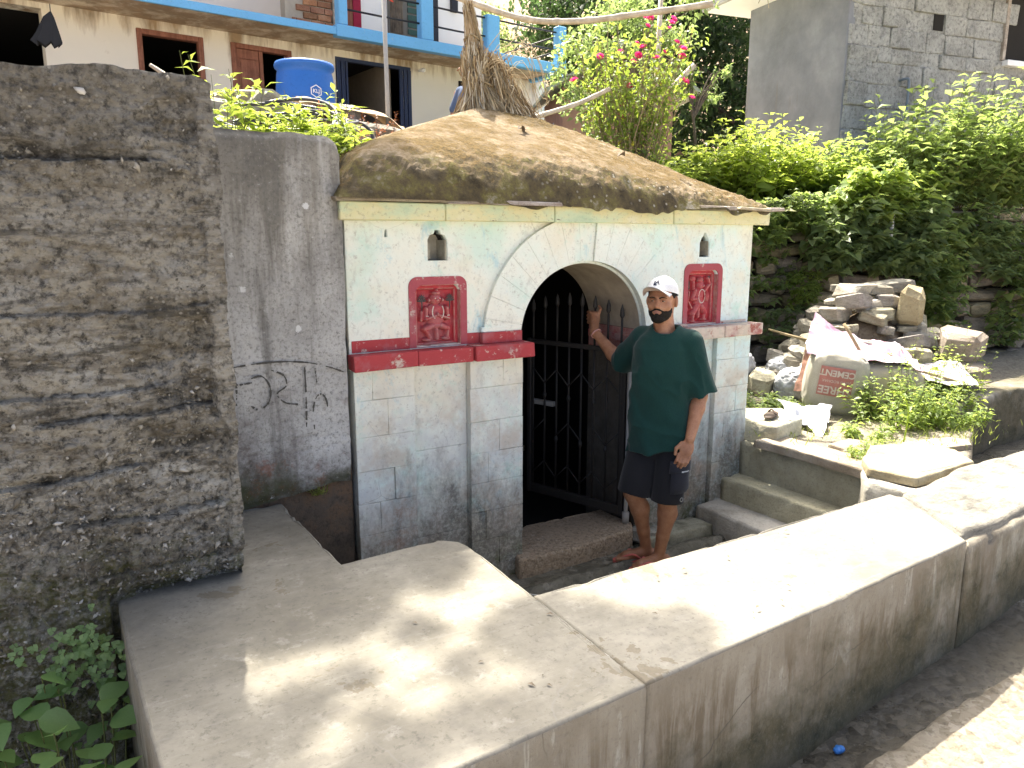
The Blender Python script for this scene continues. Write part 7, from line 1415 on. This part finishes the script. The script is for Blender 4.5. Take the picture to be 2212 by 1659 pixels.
    def beard(X, Y, Z):
        r, f, z = loc(X, Y, Z)
        jaw = (np.sqrt((r / 0.0665) ** 2 + ((f - 0.024) / 0.0785) ** 2 + ((z - 1.552) / 0.074) ** 2) - 1) * 0.067; chin = np.sqrt((r / 0.041) ** 2 + ((f - 0.063) / 0.037) ** 2 + ((z - 1.508) / 0.031) ** 2) * 0.034 - 0.034
        d = np.minimum(jaw, chin); d = d + 0.003 * (vnoise(np.stack(np.broadcast_arrays(X, Y, Z), -1) * 150, 3) - 0.5)
        line = 1.548 + 0.45 * np.maximum(0, np.abs(r) - 0.048) + np.maximum(0, 0.045 - f) * 1.15          # cheek line climbs to the sideburns
        line = line + 0.012 * (vnoise(np.stack(np.broadcast_arrays(X, Y, Z), -1) * 90, 8) - 0.5); d = np.maximum(d, z - line); d = np.maximum(d, -(f + 0.012))
        mo = np.sqrt((r / 0.033) ** 2 + ((z - 1.553) / 0.026) ** 2) * 0.027 - 0.027; d = np.maximum(d, -np.where(f > 0.03, mo, 1.0))
        patch = np.sqrt((r / 0.012) ** 2 + ((z - 1.527) / 0.012) ** 2 + ((f - 0.09) / 0.012) ** 2) * 0.012 - 0.012
        return np.minimum(d, patch)
    Bd.func(Bd.lo, Bd.lo + Bd.n * Bd.h, beard, 0)
    for s in (-1, 1): Bd.cone(hc + hr * s * 0.004 + hf * 0.0965 + UP * 1.562, hc + hr * s * 0.029 + hf * 0.084 + UP * 1.548, 0.0065, 0.0055, 0.003); Bd.cone(hc + hr * s * 0.029 + hf * 0.084 + UP * 1.548, hc + hr * s * 0.036 + hf * 0.074 + UP * 1.525, 0.0055, 0.006, 0.003)
    own(link('beard', Bd.mesh('beard'), MT['hair'], None, True))
    def spot(name, c, rad, mat, A=AX, seg=10):
        bm = bmesh.new(); bmesh.ops.create_uvsphere(bm, u_segments=seg, v_segments=seg - 2, radius=1.0)
        for v in bm.verts: v.co = Vector(np.array(c) + sum(np.array(A[i]) * rad[i] * v.co[i] for i in range(3)))
        return own(link(name, bm_mesh(name, bm), mat, None, True))
    ew = simple('eye_white', (0.36, 0.31, 0.28), 0.3, 0.03); ir = simple('dark_iris', (0.02, 0.012, 0.008), 0.2, 0.05); lip = simple('lips', (0.3, 0.13, 0.105), 0.5, 0.1)
    for s in (-1, 1):
        spot('eye', Hd(s * 0.0315, 0.0765, 1.6065), (0.0125, 0.0095, 0.0048), ew); spot('iris', Hd(s * 0.0315 - 0.001, 0.0845, 1.6065), (0.0058, 0.0028, 0.0047), ir)
        own(tube('eyebrow', spline([Hd(s * 0.011, 0.0905, 1.6205), Hd(s * 0.03, 0.0895, 1.6262), Hd(s * 0.051, 0.0745, 1.621)], 9), [0.003, 0.0042, 0.0045, 0.0044, 0.004, 0.0038, 0.0034, 0.0028, 0.002], MT['hair'], None, 6))
        own(tube('upper_lid', spline([Hd(s * 0.017, 0.0825, 1.6085), Hd(s * 0.031, 0.0872, 1.6118), Hd(s * 0.046, 0.0765, 1.607)], 8), 0.0032, MT['skin'], None, 6))
    spot('lower_lip', Hd(0, 0.0925, 1.5405), (0.019, 0.0075, 0.0052), lip); spot('upper_lip', Hd(0, 0.0935, 1.549), (0.021, 0.0062, 0.0036), lip)
    # hair showing under the cap
    Hh = Field(hc + np.array([-0.13, -0.13, 1.55]), hc + np.array([0.13, 0.13, 1.72]), 0.004)
    def hair(X, Y, Z):
        r, f, z = loc(X, Y, Z); d = (np.sqrt((r / 0.0795) ** 2 + ((f + 0.012) / 0.0995) ** 2 + ((z - 1.632) / 0.108) ** 2) - 1) * 0.085
        return np.maximum(np.maximum(d, f - 0.038 + np.maximum(0, 1.64 - z) * 0.9), np.maximum(1.585 + 0.25 * np.maximum(0, f + 0.02) - z, np.where(np.abs(r) > 0.04, 0.03 - np.sqrt((f + 0.012) ** 2 + (z - 1.598) ** 2), -1)))
    Hh.func(Hh.lo, Hh.lo + Hh.n * Hh.h, hair, 0); own(link('hair', Hh.mesh('hair'), MT['hair'], None, True))
    # cap, tilted back, peak turned to the man's right
    tc = math.radians(20); cf0 = ff_ * math.cos(tc) - rr_ * math.sin(tc); cr = rr_ * math.cos(tc) + ff_ * math.sin(tc); pt = math.radians(13); cf = cf0 * math.cos(pt) + UP * math.sin(pt); cu = UP * math.cos(pt) - cf0 * math.sin(pt); cc = Hd(0, -0.006, 1.655)
    capm = m_fabric('white_cap_cotton', (0.74, 0.735, 0.74), 300, 0.9); capu = m_fabric('cap_peak_lining', (0.46, 0.37, 0.33), 300, 0.9)
    V, Fq = [], []; nu, nv = 30, 12
    for j in range(nv + 1):
        ph = (j / nv) * math.pi / 2
        for i in range(nu):
            a = 2 * math.pi * i / nu; q = cc + cr * 0.087 * math.cos(ph) * math.cos(a) + cf * 0.108 * math.cos(ph) * math.sin(a) + cu * (0.088 * math.sin(ph) ** 0.92 - 0.012 * (1 - j / nv)); V.append(q)
    for j in range(nv):
        for i in range(nu): Fq.append((j * nu + i, j * nu + (i + 1) % nu, (j + 1) * nu + (i + 1) % nu, (j + 1) * nu + i))
    cap = own(link('cap', py_mesh('cap', V, Fq), capm, None, True))
    def brim(name, dz, mat):
        P = np.zeros((21, 9, 3))
        for i, u in enumerate(np.linspace(-1, 1, 21)):
            a = math.radians(90 - 64 * u)
            for j, v_ in enumerate(np.linspace(0, 1, 9)):
                root = cr * 0.087 * math.cos(a) + cf * 0.107 * math.sin(a); ext = 0.075 * math.sqrt(max(0, 1 - 0.82 * u * u)); P[i, j] = cc + root + cf * ext * v_ + cu * (-0.014 + dz - 0.034 * u * u * (0.3 + 0.7 * v_) + 0.004 * v_)
        return own(link(name, grid_mesh(name, P), mat, None, True))
    brim('cap_peak', 0.0025, capm); brim('cap_peak_underside', -0.0025, capu)
    spot('cap_button', cc + cu * 0.089, (0.007, 0.007, 0.004), capm, (cr, cf, cu), 8)
    nv_ = simple('navy_embroidery', (0.02, 0.025, 0.05), 0.8)
    def capmap(co):
        a = math.radians(90) - co.x / 0.095; ph = math.radians(22) + co.y / 0.1; return cc + cr * 0.0885 * math.cos(ph) * math.cos(a) + cf * 0.110 * math.cos(ph) * math.sin(a) + cu * (0.0895 * math.sin(ph) ** 0.92 - 0.006)
    for ch, dx, dy in (('L', -0.008, -0.004), ('A', 0.006, 0.003)): own(text_mesh('cap_letter', ch, 0.047, nv_, None, lambda co, dx=dx, dy=dy: capmap(Vector((co.x + dx, co.y + dy, 0))), 0, 0.0016))
    # t-shirt
    S = Field((2.55, 2.85, 0.66), (3.42, 3.85, 1.48), 0.0058); zk = np.array([0.70, 0.76, 0.9, 1.05, 1.2, 1.33, 1.395, 1.435, 1.47]); ra = np.array([0.188, 0.186, 0.180, 0.178, 0.182, 0.178, 0.145, 0.098, 0.075]); rb = np.array([0.145, 0.14, 0.13, 0.125, 0.128, 0.122, 0.10, 0.082, 0.07]); ca = np.array([0.005, 0.005, 0.005, 0.008, 0.012, 0.015, 0.015, 0.015, 0.012]); cb_ = np.array([0.012, 0.012, 0.008, 0.005, 0.006, 0.0, -0.004, -0.008, -0.01])
    def torso(X, Y, Z):
        a = (X - C0[0]) * rr_[0] + (Y - C0[1]) * rr_[1]; b = (X - C0[0]) * ff_[0] + (Y - C0[1]) * ff_[1]; A_, B_, ca_, cb2 = (np.interp(Z, zk, q) for q in (ra, rb, ca, cb_)); p = 2.4
        d = ((np.abs((a - ca_) / A_) ** p + np.abs((b - cb2) / B_) ** p) ** (1 / p) - 1) * np.minimum(A_, B_); return np.maximum(np.maximum(d, Z - 1.462), 0.735 + 0.02 * np.sin(a * 9) - 0.0 * a - Z)
    S.func(S.lo, S.lo + S.n * S.h, torso, 0); slL = shL * 0.02 + elL * 0.98 + norm(wrL - elL) * 0.0 ; slR = W(0.232, 0.012, 1.075)
    S.cone(W(-0.03, -0.03, 1.405), shL + UP * 0.002, 0.055, 0.064, 0.03); S.cone(W(0.055, -0.012, 1.405), shR + UP * 0.002, 0.055, 0.066, 0.03); S.cone(shL, slL, 0.07, 0.082, 0.03, True); S.cone(shR, slR, 0.072, 0.087, 0.028, True)
    def folds(X, Y, Z):
        X, Y, Z = np.broadcast_arrays(X, Y, Z); P = np.stack([X, Y, Z], -1); a = (X - C0[0]) * rr_[0] + (Y - C0[1]) * rr_[1]
        rg = np.clip(1 - np.abs(fbm(P * np.array([5.5, 5.5, 3.0]) + np.stack([Z * 2.2, -Z * 2.2, 0 * Z], -1), 36, 3)) * 7, 0, 1) ** 2
        return 0.02 * fbm(P * np.array([7, 7, 3.2]), 33, 3) - 0.009 * rg * sstep(1.42, 1.3, Z) + 0.006 * np.sin(38 * (a * 0.8 + (Z - 1.05) * 0.55) + 9 * fbm(P * 4, 35, 2)) * sstep(1.3, 1.0, Z)
    S.func(S.lo, S.lo + S.n * S.h, folds, 0, 'add')
    S.func(S.lo, S.lo + S.n * S.h, lambda X, Y, Z: 0.071 - np.sqrt(((X - W(0.012, 0.012, 0)[0])) ** 2 + ((Y - W(0.012, 0.012, 0)[1])) ** 2 + (0.62 * np.maximum(0, 1.408 - Z) * 2.2) ** 2 * 0 ) - np.maximum(0, 1.425 - Z - 0.25 * ((X - W(0.012, 0.012, 0)[0]) * ff_[0] + (Y - W(0.012, 0.012, 0)[1]) * ff_[1])) * 6, 0, 'i')
    shirt = own(link('t_shirt', S.mesh('t_shirt'), m_fabric('dark_green_knit', (0.009, 0.04, 0.035), 260), None, True))
    ctr = W(0.012, 0.008, 1.432); own(tube('collar', [ctr + rr_ * 0.071 * math.cos(a) + ff_ * 0.073 * math.sin(a) + UP * (-0.021 * math.sin(a) + 0.002) for a in np.linspace(0, 2 * math.pi, 40)], 0.0075, shirt.data.materials[0], None, 6))
    # shorts
    Sh = Field((2.62, 2.9, 0.40), (3.3, 3.6, 0.90), 0.0058); Sh.ell(W(0.005, 0.005, 0.80), (rr_, ff_, UP), (0.155, 0.12, 0.13), 0.02)
    eL, eR = knL * 1.0 + UP * -0.005, knR + UP * -0.022; Sh.cone(W(-0.07, -0.01, 0.80), eL, 0.098, 0.099, 0.03, True); Sh.cone(W(0.075, 0.02, 0.80), eR, 0.098, 0.094, 0.015, True)
    Sh.func(Sh.lo, Sh.lo + Sh.n * Sh.h, lambda X, Y, Z: 0.01 * fbm(np.stack(np.broadcast_arrays(X, Y, Z), -1) * np.array([12, 12, 5]), 44, 3), 0, 'add')
    dk = m_fabric('charcoal_shorts', (0.017, 0.0165, 0.019), 300); shorts = own(link('shorts', Sh.mesh('shorts'), dk, None, True))
    # cargo pocket on the near leg
    pk = m_fabric('pocket_cloth', (0.027, 0.027, 0.034), 300); ax_ = norm(eR - W(0.075, 0.02, 0.80)); o3 = norm(rr_ * 0.74 + ff_ * 0.68); t3 = norm(np.cross(o3, UP)); t3 = t3 if t3 @ rr_ > 0 else -t3
    def pocket(name, z0, z1, w0, w1, th, mat):
        P = np.zeros((12, 8, 3))
        for i, u in enumerate(np.linspace(-1, 1, 12)):
            for j, v_ in enumerate(np.linspace(0, 1, 8)):
                z = z0 + (z1 - z0) * v_; c = W(0.068, 0.045, z); w_ = (w0 + (w1 - w0) * v_) * u; ang = w_ / 0.1; edge = max(abs(u), abs(2 * v_ - 1)) ** 8; P[i, j] = c + (o3 * math.cos(ang) + t3 * math.sin(ang)) * (0.103 + th * (1 - edge))
        return own(link(name, grid_mesh(name, P), mat, None, True))
    pocket('cargo_pocket', 0.50, 0.665, 0.072, 0.068, 0.016, pk); pocket('pocket_flap', 0.625, 0.70, 0.082, 0.076, 0.022, pk)
    pocket('pocket_label', 0.632, 0.648, 0.022, 0.022, 0.0245, simple('label_black', (0.012, 0.012, 0.012), 0.6))
    lc = W(0.068, 0.045, 0.640); own(text_mesh('label_lettering', 'REVALD', 0.012, MT['white'], None, lambda co: lc + (o3 * math.cos(co.x / 0.1) + t3 * math.sin(co.x / 0.1)) * 0.1285 + UP * co.y, 0, 0.0003))
    rc = W(0.068, 0.045, 0.465) + o3 * 0.106; own(tube('d_ring', [rc + t3 * 0.011 * math.cos(a) + UP * 0.011 * math.sin(a) for a in np.linspace(0, 2 * math.pi, 16)], 0.002, MT['steel'], None, 5))
    # wristband, flip-flops
    wd = norm(wrL - elL); p1 = norm(np.cross(wd, UP)); p2 = np.cross(wd, p1); wc = wrL - wd * 0.02; own(tube('wrist_thread', [wc + p1 * 0.034 * math.cos(a) + p2 * 0.034 * math.sin(a) for a in np.linspace(0, 2 * math.pi, 22)], 0.0042, simple('pink_thread', (0.6, 0.32, 0.28), 0.8), None, 6))
    rub = simple('coral_rubber', (0.5, 0.13, 0.11), 0.6, 0.12)
    for an, tdir in ((anL, -rr_ * 0.93 + ff_ * 0.36), (anR, -rr_ * 0.8 + ff_ * 0.6)):
        td = norm(tdir); sd = np.cross(UP, td); c = an + td * 0.065; n = 26; V = []
        for zz in (0.004, 0.022):
            for k in range(n):
                a = 2 * math.pi * k / n; l_ = math.cos(a) * 0.142; w_ = math.sin(a) * (0.046 + 0.008 * math.cos(a)); p = c + td * l_ + sd * w_; V.append((p[0], p[1], zz + 0.003))
        Fs = [tuple(range(n - 1, -1, -1)), tuple(range(n, 2 * n))] + [(k, (k + 1) % n, n + (k + 1) % n, n + k) for k in range(n)]; sole = own(link('flip_flop', py_mesh('flip_flop', V, Fs), rub))
        tp = an + td * 0.155 + sd * 0.02; tp[2] = 0.045
        for s in (-1, 1):
            e = an + td * 0.03 + sd * s * 0.043; e[2] = 0.025; m = (tp + e) / 2 + UP * 0.035 + sd * s * 0.018; own(tube('flip_flop_strap', spline([tp, m, e], 10), 0.0065, rub, None, 6))
man()
def regroup():
    root = [o for o in bpy.data.objects if o.get('label', '').startswith('man in dark green')][0]; kids = list(root.children); by = lambda n_: [o for o in kids if o.name.split('.')[0] == n_]
    def sub(child, part): child.parent = part; child.matrix_parent_inverse = Matrix.Identity(4)
    for part, names in (('cap', ('cap_peak', 'cap_peak_underside', 'cap_button', 'cap_letter')), ('shorts', ('cargo_pocket', 'pocket_flap', 'pocket_label', 'label_lettering', 'd_ring')), ('t_shirt', ('collar',))):
        for n_ in names:
            for o in by(n_): sub(o, by(part)[0])
    for i, o in enumerate(by('iris')): sub(o, by('eye')[i])
    for i, o in enumerate(by('flip_flop_strap')): sub(o, by('flip_flop')[i // 2])
regroup()
def second_person():
    p0 = np.array([4.05, 7.5, 2.34]); T = thing('person', 'dark haired person standing half hidden behind the straw bundle', 'person', tuple(p0)); F_ = Field((-0.35, -0.3, -0.02), (0.35, 0.3, 1.55), 0.011); I3 = np.eye(3)
    F_.ell((0, 0, 1.39), I3, (0.07, 0.085, 0.1), 0.02); F_.ell((-0.03, -0.03, 1.33), I3, (0.05, 0.055, 0.055), 0.03); F_.cone((-0.085, -0.05, 1.385), (-0.105, -0.06, 1.36), 0.008, 0.012, 0.01); F_.cone((0, 0.01, 1.18), (0, 0, 1.33), 0.05, 0.048, 0.02)
    F_.ell((0, 0, 1.05), I3, (0.15, 0.1, 0.17), 0.04); F_.ell((0, 0, 0.8), I3, (0.13, 0.1, 0.18), 0.04)
    for s in (-1, 1): F_.cone((s * 0.14, 0, 1.13), (s * 0.19, -0.02, 0.9), 0.045, 0.035, 0.02); F_.cone((s * 0.19, -0.02, 0.9), (s * 0.17, -0.07, 0.7), 0.035, 0.025, 0.02); F_.cone((s * 0.07, 0, 0.75), (s * 0.08, 0, 0.4), 0.075, 0.05, 0.03); F_.cone((s * 0.08, 0, 0.4), (s * 0.08, 0.02, 0.06), 0.05, 0.035, 0.02); F_.cone((s * 0.08, 0.03, 0.03), (s * 0.08, -0.14, 0.025), 0.03, 0.03, 0.02)
    link('body', F_.mesh('body'), MT['skin'], T, True); G = Field((-0.12, -0.13, 1.3), (0.12, 0.15, 1.55), 0.008); G.ell((0.008, 0.012, 1.41), I3, (0.08, 0.095, 0.1), 0.01); G.func(G.lo, G.lo + G.n * G.h, lambda X, Y, Z: 1.40 - Z - 0.6 * np.maximum(0, X + 0.02) - 0.6 * np.maximum(0, Y) , 0, 'i'); link('hair', G.mesh('hair'), MT['hair'], T, True)
    S = Field((-0.3, -0.2, 0.6), (0.3, 0.2, 1.3), 0.012); S.ell((0, 0, 1.03), I3, (0.15, 0.115, 0.2), 0.03); S.ell((0, 0, 0.8), I3, (0.14, 0.115, 0.16), 0.03)
    for s in (-1, 1): S.cone((s * 0.1, 0, 1.15), (s * 0.175, -0.01, 0.98), 0.06, 0.06, 0.02)
    link('shirt', S.mesh('shirt'), m_fabric('blue_shirt', (0.1, 0.14, 0.24), 200), T, True)
    T.rotation_euler = (0, 0, math.radians(-58))
second_person()
